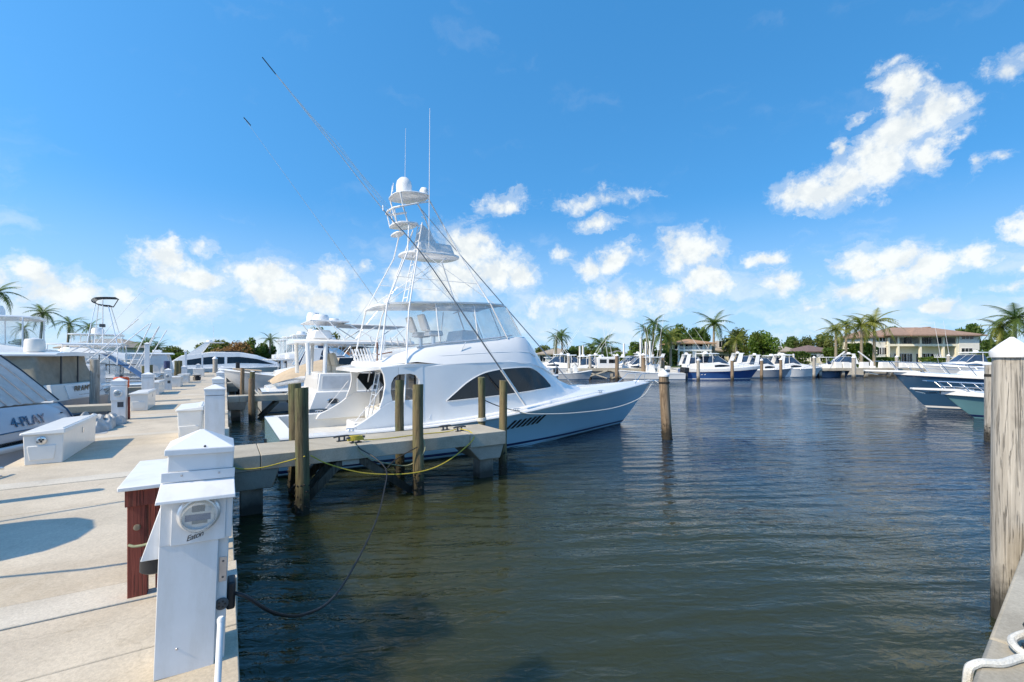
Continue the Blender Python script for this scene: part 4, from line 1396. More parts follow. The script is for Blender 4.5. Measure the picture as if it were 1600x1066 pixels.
    for x in (3.6, 4.8, 6.0):
        ft.tube([(x, -1.2, 4.44), (x, 0, 4.49), (x, 1.2, 4.44)], .018, 6)
    ft.build('hardtop_frame', alum, Y)
    # clear side and front curtains with white zips
    for side in (-1, 1):
        patch([(4.3, side * 1.50, 3.24), (7.3, side * 1.34, 3.54), (6.8, side * 1.14, 4.55), (4.3, side * 1.22, 4.46)], .006).build('clear_curtain', vinyl, Y)
        for (xa, xb, ya) in ((7.3, 6.8, 1.34), (5.6, 5.6, 1.47), (4.3, 4.3, 1.50)):
            MB().tube([(xa, side * ya, 3.30 + (xa - 4.3) * .08), (xb, side * 1.2, 4.46)], .016, 6).build('curtain_post', whitep, Y)
    patch([(7.35, -1.30, 3.54), (7.35, 1.30, 3.54), (6.85, 1.12, 4.55), (6.85, -1.12, 4.55)], .006).build('clear_curtain', vinyl, Y)
    MB().tube([(7.35, 0, 3.5), (6.85, 0, 4.55)], .016, 6).build('curtain_post', whitep, Y)
    # ---- tuna tower
    A = alum
    leg = [((3.05, 2.02, 1.60), (3.42, 1.34, 4.2), (4.18, .40, 7.02)), ((6.7, 1.44, 3.44), (6.2, 1.24, 4.5), (5.35, .72, 6.10))]
    for side in (-1, 1):
        for i, (a, b, c) in enumerate(leg):
            MB().tube([(a[0], side * a[1], a[2]), (b[0], side * b[1], b[2]), (c[0], side * c[1], c[2])], .023, 8).build('tower_leg', whitep, Y)
        MB().tube([(2.85, side * 1.15, 4.38), (3.62, side * .68, 6.05), (3.75, side * .40, 6.95)], .021, 8).build('tower_leg', whitep, Y)
        MB().tube([(2.55, side * 1.5, 2.75), (2.85, side * 1.15, 4.38)], .026, 8).build('tower_leg', whitep, Y)
        MB().tube([(5.35, side * .72, 6.10), (4.55, side * .42, 7.6), (4.35, side * .42, 7.9)], .024, 8).build('tower_leg', whitep, Y)
        MB().tube([(3.75, side * .40, 6.9), (3.55, side * .45, 7.45), (3.45, side * .48, 7.86)], .024, 8).build('tower_leg', whitep, Y)
        # diagonal bracing
        MB().tube([(2.9, side * 1.15, 4.42), (4.9, side * .62, 5.98)], .011, 6).build('tower_brace', whitep, Y)
        MB().tube([(6.35, side * 1.22, 4.55), (4.2, side * .60, 6.02)], .011, 6).build('tower_brace', whitep, Y)
        MB().tube([(3.2, side * .95, 5.2), (5.85, side * 1.0, 5.2)], .010, 6).build('tower_brace', whitep, Y)
    lad = MB()
    for y in (-.62, -.28):
        lad.tube([(3.55, y * 1.2, 4.42), (3.95, y, 6.15), (4.1, y, 7.0)], .018, 6)
    for i in range(10):
        u = i / 9
        lad.tube([(3.6 + .5 * u, -.64 - .1 * (1 - u), 4.65 + 2.3 * u), (3.6 + .5 * u, -.28 - .06 * (1 - u), 4.65 + 2.3 * u)], .013, 6)
    lad.build('tower_ladder', whitep, Y)

    def disc(x0, x1, hw, z, th, name, m, tilt=0.0, rim=True):
        n = 28
        xc, rx = (x0 + x1) / 2, (x1 - x0) / 2
        rings = []
        for (k, dz) in ((.94, 0), (1, .02), (1, th), (.96, th + .02)):
            rings.append([(xc + rx * k * (abs(math.cos(a)) ** .7) * (1 if math.cos(a) > 0 else -1), hw * k * (abs(math.sin(a)) ** .7) * (1 if math.sin(a) > 0 else -1), z + dz + tilt * rx * math.cos(a)) for a in [2 * math.pi * i / n for i in range(n)]])
        return MB().loft(rings).build(name, m, Y)
    disc(3.6, 5.55, .66, 6.06, .07, 'tower_platform', gel, .02)
    MB().taper(4.0, 5.3, -.45, .45, 6.18, 6.5, .12, .06).build('control_station', gel, Y, bevel=.04)
    disc(3.35, 3.7, .34, 6.66, .03, 'belly_ring', gel, .10)
    disc(3.3, 4.15, .44, 6.96, .05, 'backrest_ring', gel, .12)
    MB().tube([(3.45, -.48, 7.42), (3.28, -.36, 7.38), (3.22, 0, 7.37), (3.28, .36, 7.38), (3.45, .48, 7.42), (4.0, .55, 7.6)], .035, 8).build('buggy_rail', whitep, Y)
    MB().tube([(3.45, -.48, 7.42), (4.0, -.55, 7.6), (4.4, -.45, 7.75)], .024, 8).build('buggy_rail', whitep, Y)
    for y in (-.34, 0, .34):
        MB().tube([(3.38, y, 7.0), (3.30, y * 1.1, 7.40)], .018, 6).build('ring_strut', whitep, Y)
    disc(3.3, 4.5, .60, 7.88, .04, 'sunshade', gel, .09)
    MB().lathe([(.20, 0), (.24, .03), (.25, .28), (.22, .42), (.13, .52), (.01, .55)], (3.75, .05, 7.99), 24).build('radar_dome', gel, Y, angle=50)
    MB().lathe([(.12, 0), (.14, .10), (.10, .19), (.01, .22)], (4.30, -.25, 8.02), 18).build('satellite_dome', gel, Y, angle=50)
    for (x, y, z0, z1, r) in ((3.86, .3, 8.0, 10.25, .008), (4.32, -.62, 6.25, 10.6, .014), (3.42, .3, 7.95, 8.3, .02), (3.30, -.2, 7.93, 8.2, .02)):
        MB().tube([(x, y, z0), (x + .03, y, z1)], r, 6, r1=r * .45).build('antenna', whitep, Y)
    # canvas weather screen round the control station
    patch([(4.1, -.60, 6.2), (5.45, -.62, 6.25), (4.75, -.52, 7.15), (4.5, -.48, 7.3)], .01).build('weather_screen', vinyl, Y)
    patch([(4.1, .60, 6.2), (5.45, .62, 6.25), (4.75, .52, 7.15), (4.5, .48, 7.3)], .01).build('weather_screen', canvas_w, Y)
    # ---- outriggers
    rig = mat('outrigger_pole', (0.30, 0.31, 0.33), 0.3, 0.7)
    np_ = spline([(6.77, -2.36, 1.36), (5.1, -2.4, 3.45), (3.42, -2.40, 5.58), (2.35, -2.40, 6.62), (1.15, -2.40, 7.93), (-.35, -2.40, 9.54)], 5)
    MB().tube(np_[:16], .024, 8, r1=.012).build('outrigger', rig, Y)
    MB().tube(np_[15:], .011, 6, r1=.006).build('outrigger_top', alum, Y)
    MB().tube([(6.77, -2.36, 1.36), (5.9, -2.38, 2.45)], .042, 10).build('outrigger_sleeve', alum, Y)
    fp_ = [(11.7, 1.22, 1.58), (10.4, 2.0, 3.35), (8.2, 2.0, 5.38), (5.88, 2.0, 7.53), (4.4, 2.0, 8.95)]
    MB().tube(fp_, .026, 8, r1=.012).build('outrigger', rig, Y)
    MB().tube([(2.30, -2.62, 6.50), (2.42, -2.18, 6.78)], .014, 6).build('spreader', whitep, Y)
    MB().tube([(5.0, 1.75, 7.95), (5.3, 2.25, 8.05)], .014, 6).build('spreader', whitep, Y)
    MB().tube([(-.35, -2.40, 9.54), (-.08, -2.4, 9.25)], .012, 8).build('outrigger_tip', blackm, Y)
    ln = MB()
    for i in range(4):
        a = np_[8 + i * 4]
        ln.tube([np_[2], Vector(a) + Vector((.05, -.12, .10)), np_[-1 - i]], .003, 4)
    ln.build('outrigger_halyard', ropew, Y)
    MB().tube([(3.75, -2.05, 1.12), (5.1, -1.62, 3.30)], .012, 6).build('cabin_stay', alum, Y)
    # ---- bridge ladder, rods and small fittings
    bl = MB()
    for y in (-.95, -.55):
        bl.tube([(2.35, y, .55), (2.75, y, 2.65), (2.85, y, 3.45)], .018, 6)
    for i in range(7):
        bl.tube([(2.40 + .06 * i, -.95, .85 + .3 * i), (2.40 + .06 * i, -.55, .85 + .3 * i)], .015, 6)
    bl.build('bridge_ladder', alum, Y)
    for y in (-1.3, -1.0, -.7, -.35, 0, .35, .7):
        MB().tube([(2.42, y, 2.72), (2.30, y, 3.08)], .024, 8).build('rod_holder', whitep, Y)
    MB().tube([(2.48, -1.42, 2.9), (2.48, 1.42, 2.9)], .016, 6).build('aft_rail', alum, Y)
    rod = MB().tube([(2.55, -1.2, 2.62), (2.55, -1.2, 3.25)], .02, 6).tube([(2.55, -1.2, 2.9), (2.95, -1.3, 2.98)], .018, 6)
    rod.build('gaff_rack', mat('varnished_wood', (.20, .07, .03), .3), Y)
    # air intake slats in the topsides
    for side in (-1, 1):
        for k in range(7):
            x0 = 6.05 + k * .20
            a = H.on(x0, .66 + k * .012, side, .006)
            b = H.on(x0 + .26, .93 + k * .012, side, .006)
            d = Vector((.085, 0, 0))
            MB().prism([a, a + d, b + d, b], (0, side * .014, 0)).build('intake_slat', blackm, Y)
    # bow fittings
    MB().box(14.2, 15.45, -.16, .16, 1.765, 1.83).build('anchor_pulpit', gel, Y, bevel=.02)
    br = MB()
    br.tube([(13.6, -.5, 1.73), (14.1, -.4, 2.12), (14.9, -.14, 2.15), (14.9, .14, 2.15), (14.1, .4, 2.12), (13.6, .5, 1.73)], .014, 6)
    br.tube([(14.45, -.28, 2.13), (14.45, -.26, 1.8)], .012, 6).tube([(14.45, .28, 2.13), (14.45, .26, 1.8)], .012, 6)
    br.build('bow_rail', chrome, Y)
    for (x, s) in ((10.6, -1), (10.6, 1), (6.4, -1), (6.4, 1), (1.6, -1), (1.6, 1)):
        c = cleat('cleat', chrome, .9).build('cleat', chrome, Y, loc=(x, s * (H.half(x) - .16), H.zsheer(x) + .045))
        c.rotation_euler = (0, 0, 0)
    MB().taper(10.6, 11.3, -.32, .32, 1.66, 1.73, .04, .04).build('deck_hatch', gel2, Y, bevel=.015)
    # underwater gear visible at the stern: none; exhaust outlets in the transom
    for y in (-1.5, 1.5):
        MB().lathe([(.11, 0), (.11, -.05), (.08, -.06), (.08, -.01)], (0.0, y, .28), 18, 'X').build('exhaust', blackm, Y)
    return Y, H


yt, yh = yacht()
bowl = MB()
bowl.tube(spline([(12.75, 10.45, 1.96), (14.6, 12.2, 1.82), (16.2, 13.75, 1.80)], 6), .016, 6)
tag(bowl.build('bow_line', ropew), 'white bow line from the yacht to the leaning mooring pile', 'rope')
sl = MB().tube(spline([(16.15, 13.85, 1.72), (14.2, 12.72, 1.25), (12.0, 11.95, 1.02), (9.7, 11.45, 1.02), (7.9, 11.25, 1.12), (7.45, 11.38, 1.20)], 8), .018, 6).build('spring_line', ropew)
tag(sl, 'long white line drooping along the ice-blue hull from bow to midships', 'rope')
sl2 = MB().tube(sag((7.45, 11.40, 1.22), (5.72, 10.5, 1.72), .05), .013, 6).build('spring_line', ropek)
tag(sl2, 'dark line from the yacht side deck to the slim pile behind the pier end', 'rope')
pc = pile_collar([o for o in COL.objects if o.get('label', '').startswith('slim pile behind')][0], 1.15, .115, ropew, turns=4)
# ================================================================== the other boats
def std_hull(L, B, fa, fb, over=None, flare=1.6, n=22, full=.5):
    """hull lines from length, beam, freeboard aft and at the bow, bow overhang"""
    over = L * .11 if over is None else over
    h = B / 2
    return Hull(L, L - over, [(0, fa), (L * .3, fa * 1.03), (L * .6, fa + (fb - fa) * .35), (L, fb)],
                [(0, h * .92), (L * .25, h), (L * full, h * .99), (L * .75, h * .72), (L * .9, h * .36), (L, .03)],
                [(0, h * .86), (L * .3, h * .9), (L * .5, h * .78), (L * .7, h * .42), (L * .82, h * .16), (L - over, .02)], flare, n)


def hull_parts(o, H, hm, deckm=None, stripe=boot, rail=True, x0=0.0, white_band=0.0):
    H.skin().build('hull', hm, o)
    H.skin(.06, .16, .006, 2).build('boot_stripe', stripe, o)
    H.deck(x0, H.L - .05, .02, .08, .012, 24, 8).build('deck', deckm or gel, o)
    if white_band:
        mb = MB()
        for side in (-1, 1):
            rows = []
            for i in range(23):
                x = (H.L - .02) * i / 22
                z = H.zsheer(x)
                b = H.half(x)
                rows.append([(x, side * (b + .012), z - white_band), (x, side * (b + .03), z - white_band * .4), (x, side * (b + .02), z + .02)])
            mb.grid(rows)
        mb.build('sheer_band', gel, o)
    if rail:
        H.rail(0, H.L - .03, .03, 0, .005).build('rub_rail', gel, o)


def bow_rail(o, H, x0, x1, h=.62, n=6, out=1.0, r=.016, pulpit=0.0):
    mb = MB()
    for side in (-1, 1):
        top, mid = [], []
        for i in range(n + 1):
            x = x0 + (x1 - x0) * i / n
            z = H.zsheer(x)
            b = max(H.half(x) - .08, .10)
            k = min(1, i * 1.6 / n + .15)
            tp = Vector((x + .22 * out, side * (b + .04), z + h * k))
            top.append(tp)
            mid.append(Vector((x, side * b, z)).lerp(tp, .5))
            mb.tube([(x, side * b, z), tp], r * .85, 6)
        mb.tube(top, r, 6)
        mb.tube(mid, r * .6, 6)
        if pulpit:
            e = top[-1]
            mb.tube([e, (x1 + pulpit, side * .17, e.z + .02)], r, 6)
    if pulpit:
        z = H.zsheer(x1) + h + .02
        mb.tube([(x1 + pulpit, -.17, z), (x1 + pulpit, .17, z)], r, 6)
    return mb.build('bow_rail', chrome, o)


def house(o, st, m, name='cabin', win=None, wm=None, sh=.0):
    """cabin block plus side windows. win: list of polygons [(x, k)] with k 0..1 up the side"""
    st = [tuple(a + (b - a) * k / 5 for a, b in zip(st[i], st[i + 1])) for i in range(len(st) - 1) for k in range(5)] + [tuple(st[-1])]
    sect_loft(st, sh).build(name, m, o)

    def side_at(x, k, side, off):
        for i in range(len(st) - 1):
            if st[i][0] <= x <= st[i + 1][0] or i == len(st) - 2:
                u = (x - st[i][0]) / (st[i + 1][0] - st[i][0])
                v = [a + (b - a) * u for a, b in zip(st[i], st[i + 1])]
                z = v[2] + (v[4] - .04 - v[2]) * k
                bulge = sh * (1 - abs(2 * k - 1))
                return Vector((x, side * (v[1] + (v[3] - v[1]) * k + bulge + off), z))
    for w in (win or []):
        for side in (-1, 1):
            rows = []
            x0, x1 = w[0][0], w[-1][0]
            for i in range(25):
                x = x0 + (x1 - x0) * i / 24
                ka, kb = lerp_tab([(q[0], q[1]) for q in w], x), lerp_tab([(q[0], q[2]) for q in w], x)
                rows.append([side_at(x, ka + (kb - ka) * j / 3, side, .014) for j in range(4)])
            MB().grid(rows).build('window', wm or glass, o)


def wind_screen(o, x0, x1, hb, ht, z0, z1, m=None, frame=True, name='windscreen'):
    """raked three-part windscreen (front pane and two side panes)"""
    m = m or glassb
    patch([(x1, -hb, z0), (x1, hb, z0), (x0, ht, z1), (x0, -ht, z1)], .012).build(name, m, o)
    f = MB()
    f.tube([(x1, -hb, z0), (x0, -ht, z1), (x0, ht, z1), (x1, hb, z0)], .022, 6)
    f.tube([(x1, 0, z0), (x0, 0, z1)], .018, 6)
    for s in (-1, 1):
        patch([(x1, s * hb, z0), (x0, s * ht, z1), (x0 - 1.2, s * ht * 1.05, z1 - .02), (x0 - 1.5, s * hb * 1.06, z0)], .012).build(name, m, o)
        f.tube([(x0, s * ht, z1), (x0 - 1.2, s * ht * 1.05, z1 - .02)], .02, 6)
    f.build('windscreen_frame', whitep, o)


def hardtop(o, x0, x1, hw, z, th=.10, m=None, crown=.06, name='hardtop'):
    rows = []
    for i in range(9):
        k = i / 8
        x = x0 + (x1 - x0) * k
        w = hw * (1 - .30 * abs(2 * k - 1) ** 6)
        rows.append([(x, -w, z), (x, -w - .01, z + th * .5), (x, -w * .9, z + th), (x, 0, z + th + crown), (x, w * .9, z + th), (x, w + .01, z + th * .5), (x, w, z), (x, 0, z + .02)])
    MB().loft(rows).build(name, m or gel, o)


def posts(o, pts, r=.03, m=None, name='post'):
    for a, b in pts:
        MB().tube([a, b], r, 8).build(name, m or whitep, o)


def outboard(o, x, y, z, cowl=None, s=1.0):
    c = cowl or black
    e = MB().hexa([(x - .55 * s, y - .17 * s, z + .18 * s), (x, y - .19 * s, z + .18 * s), (x, y + .19 * s, z + .18 * s), (x - .55 * s, y + .17 * s, z + .18 * s)],
                  [(x - .62 * s, y - .13 * s, z + .72 * s), (x - .06 * s, y - .15 * s, z + .80 * s), (x - .06 * s, y + .15 * s, z + .80 * s), (x - .62 * s, y + .13 * s, z + .72 * s)]).build('outboard_motor', c, o, bevel=.06 * s)
    MB().taper(x - .42 * s, x - .08 * s, y - .08 * s, y + .08 * s, z - .75 * s, z + .2 * s, -.02 * s, -.02 * s).build('motor_leg', dgrey, e)
    MB().box(x - .55 * s, x + .02 * s, y - .16 * s, y + .16 * s, z - .45 * s, z - .42 * s).build('cavitation_plate', dgrey, e)
    return e


def radome(o, x, y, z, r=.28, name='radome', h=None):
    h = h or r * .8
    return MB().lathe([(r * .8, 0), (r, .04), (r, h * .6), (r * .8, h), (.01, h * 1.1)], (x, y, z), 18).build(name, gel, o, angle=50)


def outriggers(o, x, y, z, l, rake=.55, splay=.22, m=None, r=.028):
    for s in (-1, 1):
        MB().tube([(x, s * y, z), (x - l * rake * .5, s * (y + l * splay * .5), z + l * .42), (x - l * rake, s * (y + l * splay), z + l * .80)], r, 6, r1=.008).build('outrigger', m or alum, o)


def tower(o, x, hw, z0, z1, m=None, top=True, ladder=True, topm=None, dark=False):
    m = m or whitep
    for s in (-1, 1):
        for dx in (-.9, .9):
            MB().tube([(x + dx, s * hw, z0), (x + dx * .45, s * hw * .5, z1)], .028, 6).build('tower_leg', m, o)
        for k in range(3):
            u, v = k / 3, (k + 1) / 3
            MB().tube([(x - .9 * (1 - .55 * u), s * hw * (1 - .5 * u), z0 + (z1 - z0) * u), (x + .9 * (1 - .55 * v), s * hw * (1 - .5 * v), z0 + (z1 - z0) * v)], .016, 6).build('tower_brace', m, o)
    MB().box(x - .55, x + .55, -hw * .55, hw * .55, z1, z1 + .08).build('tower_platform', gel, o, bevel=.03)
    rr = MB()
    for zz in (z1 + .45, z1 + .85):
        rr.tube([(x - .5, -hw * .5, zz), (x + .5, -hw * .5, zz), (x + .5, hw * .5, zz), (x - .5, hw * .5, zz), (x - .5, -hw * .5, zz)], .022, 6)
    for a in (-.5, .5):
        for b in (-.5, .5):
            rr.tube([(x + a, b * hw, z1), (x + a, b * hw, z1 + .85)], .02, 6)
    rr.build('tower_rail', m, o)
    if top:
        for a in (-.5, .5):
            for b in (-.5, .5):
                MB().tube([(x + a, b * hw, z1 + .8), (x + a * .9, b * hw, z1 + 1.9)], .018, 6).build('top_post', m, o)
        hardtop(o, x - .7, x + .75, hw * .6, z1 + 1.9, .06, topm or gel, name='sunshade')


# ---------------------------------------------- boat 2: hardtop convertible astern of the yacht
def boat_two():
    o = empty('hardtop_cruiser', (2.5, 19.15, 0), 0, 'white hardtop cruiser with two oval vents, moored just behind the blue yacht', 'motorboat')
    H = std_hull(11.5, 3.9, 1.00, 1.55, full=.55)
    hull_parts(o, H, grey_hull, gel)
    # tall white quarters around the aft cockpit
    h = 1.86
    MB().hexa([(-.02, -h, .98), (2.9, -h, 1.04), (2.9, h, 1.04), (-.02, h, .98)], [(.20, -h + .06, 1.62), (2.9, -h + .06, 1.62), (2.9, h - .06, 1.62), (.20, h - .06, 1.62)]).build('quarter', gel, o, bevel=.04)
    MB().hexa([(.28, -1.70, 1.60), (2.25, -1.70, 1.60), (2.25, 1.70, 1.60), (.28, 1.70, 1.60)], [(.36, -1.66, 2.26), (2.25, -1.66, 2.26), (2.25, 1.66, 2.26), (.36, 1.66, 2.26)]).build('cockpit_bulwark', gel, o, bevel=.03)
    MB().hexa([(.42, -1.712, 1.70), (1.35, -1.712, 1.70), (1.35, -1.69, 1.70), (.42, -1.69, 1.70)], [(.46, -1.692, 2.16), (1.58, -1.692, 2.16), (1.58, -1.66, 2.16), (.46, -1.66, 2.16)]).build('recess_panel', mat('pale_grey_panel', (.58, .60, .62), .4), o)
    MB().box(1.66, 2.15, -1.716, -1.69, 1.66, 2.20).build('side_door', gel2, o, bevel=.01)
    MB().box(2.02, 2.05, -1.735, -1.714, 1.90, 1.96).build('door_latch', dgrey, o)
    for s in (-1, 1):
        for x in (.78, 1.62):
            v = MB().lathe([(.20, 0), (.20, -.02), (.16, -.03)], (0, 0, 0), 24, 'Y').build('oval_vent', chrome, o, loc=(x, s * -1 * -1.84, 1.27))
            v.scale = (1, s * -1 if s > 0 else 1, .5)
            g = MB().lathe([(.16, -.031), (.02, -.033)], (0, 0, 0), 24, 'Y').build('vent_mesh', dgrey, v)
    MB().hexa([(-.45, -1.6, .30), (.05, -1.7, .30), (.05, 1.7, .30), (-.45, 1.6, .30)], [(-.45, -1.6, .40), (.05, -1.7, .40), (.05, 1.7, .40), (-.45, 1.6, .40)]).build('swim_platform', gel, o, bevel=.03)
    # cabin forward
    house(o, [(2.6, 1.72, 1.05, 1.55, 2.45, .05), (4.4, 1.70, 1.1, 1.5, 2.5, .06), (5.6, 1.55, 1.15, 1.25, 2.35, .06), (6.8, 1.30, 1.2, .95, 1.85, .05), (8.6, .9, 1.3, .6, 1.5, .03)], gel, 'cabin',
          [[(3.0, .45, .85), (4.4, .45, .85), (5.4, .5, .8)]])
    MB().box(2.3, 4.6, -1.5, 1.5, 2.3, 2.42).build('bridge_deck', gel, o, bevel=.03)
    # hardtop on square posts
    hardtop(o, -.42, 4.1, 1.62, 3.34, .15)
    for s in (-1, 1):
        posts(o, [((.02, s * 1.55, 2.2), (-.02, s * 1.5, 3.36)), ((.55, s * 1.55, 2.2), (.60, s * 1.5, 3.36))], .075, gel, 'square_post')
        posts(o, [((2.3, s * 1.5, 2.3), (2.75, s * 1.45, 3.36)), ((3.6, s * 1.4, 2.4), (3.3, s * 1.4, 3.36)), ((1.9, s * 1.5, 3.36), (2.6, s * 1.5, 2.4))], .022)
    MB().taper(.25, .95, -.95, -.2, 3.53, 3.86, .06, .06).build('roof_box', gel, o, bevel=.05)
    MB().taper(.25, .95, .2, .95, 3.53, 3.80, .06, .06).build('roof_box', gel, o, bevel=.05)
    # upper sunshade and its struts
    hardtop(o, 1.4, 3.9, 1.15, 4.08, .05, canvas_w, .05, 'sunshade')
    for s in (-1, 1):
        posts(o, [((.75, s * 1.2, 4.20), (1.35, s * 1.35, 3.45)), ((1.5, s * 1.1, 4.1), (2.6, s * 1.35, 3.45)), ((2.6, s * 1.1, 4.1), (1.6, s * 1.35, 3.45)), ((3.8, s * 1.05, 4.1), (3.0, s * 1.35, 3.45)), ((.2, s * 1.2, 4.15), (.75, s * 1.35, 3.45))], .02)
    MB().box(.1, 1.5, -1.2, 1.2, 4.16, 4.22).build('radar_shelf', gel, o, bevel=.02)
    radome(o, .6, -.5, 4.22, .30)
    radome(o, 1.2, .2, 4.22, .22)
    radome(o, .5, .6, 4.22, .26, h=.4)
    for i in range(7):
        MB().tube([(2.25 + i * .26, -1.60, 3.30), (2.15 + i * .26, -1.63, 3.62)], .026, 8).build('rod_holder', whitep, o)
    # seats
    for (x, y) in ((1.35, -.6), (1.35, .6)):
        c = MB().box(x - .3, x + .3, y - .4, y + .4, 2.05, 2.55).build('seat', tan_vinyl, o, bevel=.06)
        MB().hexa([(x - .32, y - .38, 2.5), (x - .14, y - .38, 2.5), (x - .14, y + .38, 2.5), (x - .32, y + .38, 2.5)], [(x - .45, y - .34, 3.0), (x - .30, y - .34, 3.0), (x - .30, y + .34, 3.0), (x - .45, y + .34, 3.0)]).build('seat_back', tan_vinyl, c, bevel=.05)
    MB().hexa([(1.75, -1.1, 2.3), (2.2, -1.1, 2.3), (2.2, -.3, 2.3), (1.75, -.3, 2.3)], [(2.05, -1.1, 2.95), (2.4, -1.1, 2.95), (2.4, -.3, 2.95), (2.05, -.3, 2.95)]).build('helm_seat', mat('brown_leather', (.32, .23, .14), .5), o, bevel=.05)
    MB().tube([(3.55, -1.6, 3.5), (-2.0, -1.65, 10.8)], .014, 6, r1=.004).build('outrigger', alum, o)
    MB().tube([(-1.98, -1.65, 10.78), (-1.78, -1.65, 10.57)], .016, 6).build('outrigger_tip', blackm, o)
    wind_screen(o, 4.0, 4.6, 1.45, 1.35, 2.5, 3.3, vinyl)
    MB().tube([(2.25, -1.72, 2.35), (2.05, -1.82, 1.65), (2.5, -1.86, 1.1)], .012, 6).build('grab_line', black, o)
    return o


boat_two()


def boat_three():
    o = empty('covered_cruiser', (1.5, 26.9, 0), 0, 'white express cruiser with a tan canvas cover over its cockpit, past the second finger pier', 'motorboat')
    H = std_hull(11.0, 3.6, 1.15, 1.55, full=.5)
    hull_parts(o, H, gel, gel, stripe=navy)
    house(o, [(.3, 1.70, 1.1, 1.55, 1.32, .0), (2.2, 1.72, 1.15, 1.5, 1.62, .0), (4.4, 1.65, 1.2, 1.35, 1.95, .05), (6.5, 1.4, 1.3, 1.05, 1.95, .06), (8.8, .9, 1.42, .6, 1.65, .04)], gel, 'cabin_trunk')
    # dark shaped hull window
    rows = []
    for (q, a, b) in ((.035, .70, .72), (.09, .70, .92), (.15, .72, 1.03), (.30, .76, 1.06), (.40, .82, .98)):
        rows.append([H.pt(q, a + (b - a) * k / 3, -1, .012) for k in range(4)])
    MB().grid(rows).build('hull_window', glassb, o)
    # tan cover stretched from the stern up to the arch
    rows = []
    for i in range(15):
        x = .45 + 4.4 * i / 14
        row = []
        for j in range(17):
            v = j / 8 - 1
            peak = 1.45 + 1.45 * (1 - math.exp(-1.1 * (x - .3) / 1.6)) * (1 - .55 * abs(v) ** 1.7)
            zz = peak + .07 * math.sin(v * 9 + x * 2.2) * (1 - abs(v)) + .03 * mnoise.noise(Vector((x * 2, v * 5, 1)))
            row.append((x, v * 1.62, max(zz, 1.34)))
        rows.append(row)
    MB().grid(rows).build('canvas_cover', canvas_t, o, angle=60)
    wind_screen(o, 4.9, 6.0, 1.4, 1.2, 1.95, 2.85, glass)
    for s in (-1, 1):
        MB().tube([(4.0, s * 1.6, 1.5), (4.7, s * 1.5, 2.75), (5.2, s * 1.3, 3.0)], .05, 8).build('arch_leg', gel, o)
    for x in (.9, 1.7, 2.5):
        MB().box(x, x + .10, -1.80, -1.74, 1.10, 1.15).build('deck_fitting', dgrey, o)
    return o


boat_three()


def boat_four():
    # bow toward the dock
    o = empty('sportfishing_boat', (11.6, 34.3, 0), math.pi, 'white sportfishing boat with glass-sided hardtop, bow to the dock behind the tan cover', 'motorboat')
    H = std_hull(12.0, 4.0, 1.1, 2.1, 2.0, 1.9)
    hull_parts(o, H, gel, gel, stripe=navy)
    house(o, [(3.6, 1.8, 1.2, 1.65, 2.35, .05), (5.8, 1.75, 1.35, 1.55, 2.45, .06), (7.2, 1.5, 1.5, 1.2, 2.3, .05), (8.8, 1.1, 1.7, .7, 1.95, .04)], gel, 'cabin', [[(4.2, .4, .85), (5.8, .42, .85), (6.9, .5, .8)]])
    hardtop(o, 4.0, 7.4, 1.55, 3.75, .12)
    for s in (-1, 1):
        posts(o, [((4.2, s * 1.5, 2.4), (4.2, s * 1.45, 3.78)), ((5.6, s * 1.5, 2.45), (5.8, s * 1.45, 3.78)), ((7.3, s * 1.35, 2.35), (6.9, s * 1.4, 3.78)), ((4.2, s * 1.5, 2.4), (5.8, s * 1.45, 3.78)), ((5.6, s * 1.5, 2.45), (4.2, s * 1.45, 3.78)), ((5.6, s * 1.5, 2.45), (6.9, s * 1.4, 3.78))], .03)
    wind_screen(o, 6.9, 7.6, 1.4, 1.35, 2.35, 3.7, glassb)
    MB().box(4.9, 6.4, -.9, .9, 3.98, 4.06).build('radar_shelf', gel, o)
    radome(o, 5.2, 0, 4.06, .3)
    outriggers(o, 5.0, 1.7, 2.6, 6.5)
    MB().hexa([(9.6, -.7, 1.95), (11.2, -.15, 2.1), (11.2, .15, 2.1), (9.6, .7, 1.95)], [(9.6, -.7, 2.02), (11.2, -.15, 2.17), (11.2, .15, 2.17), (9.6, .7, 2.02)]).build('bow_pad', canvas_t, o)
    return o


boat_four()


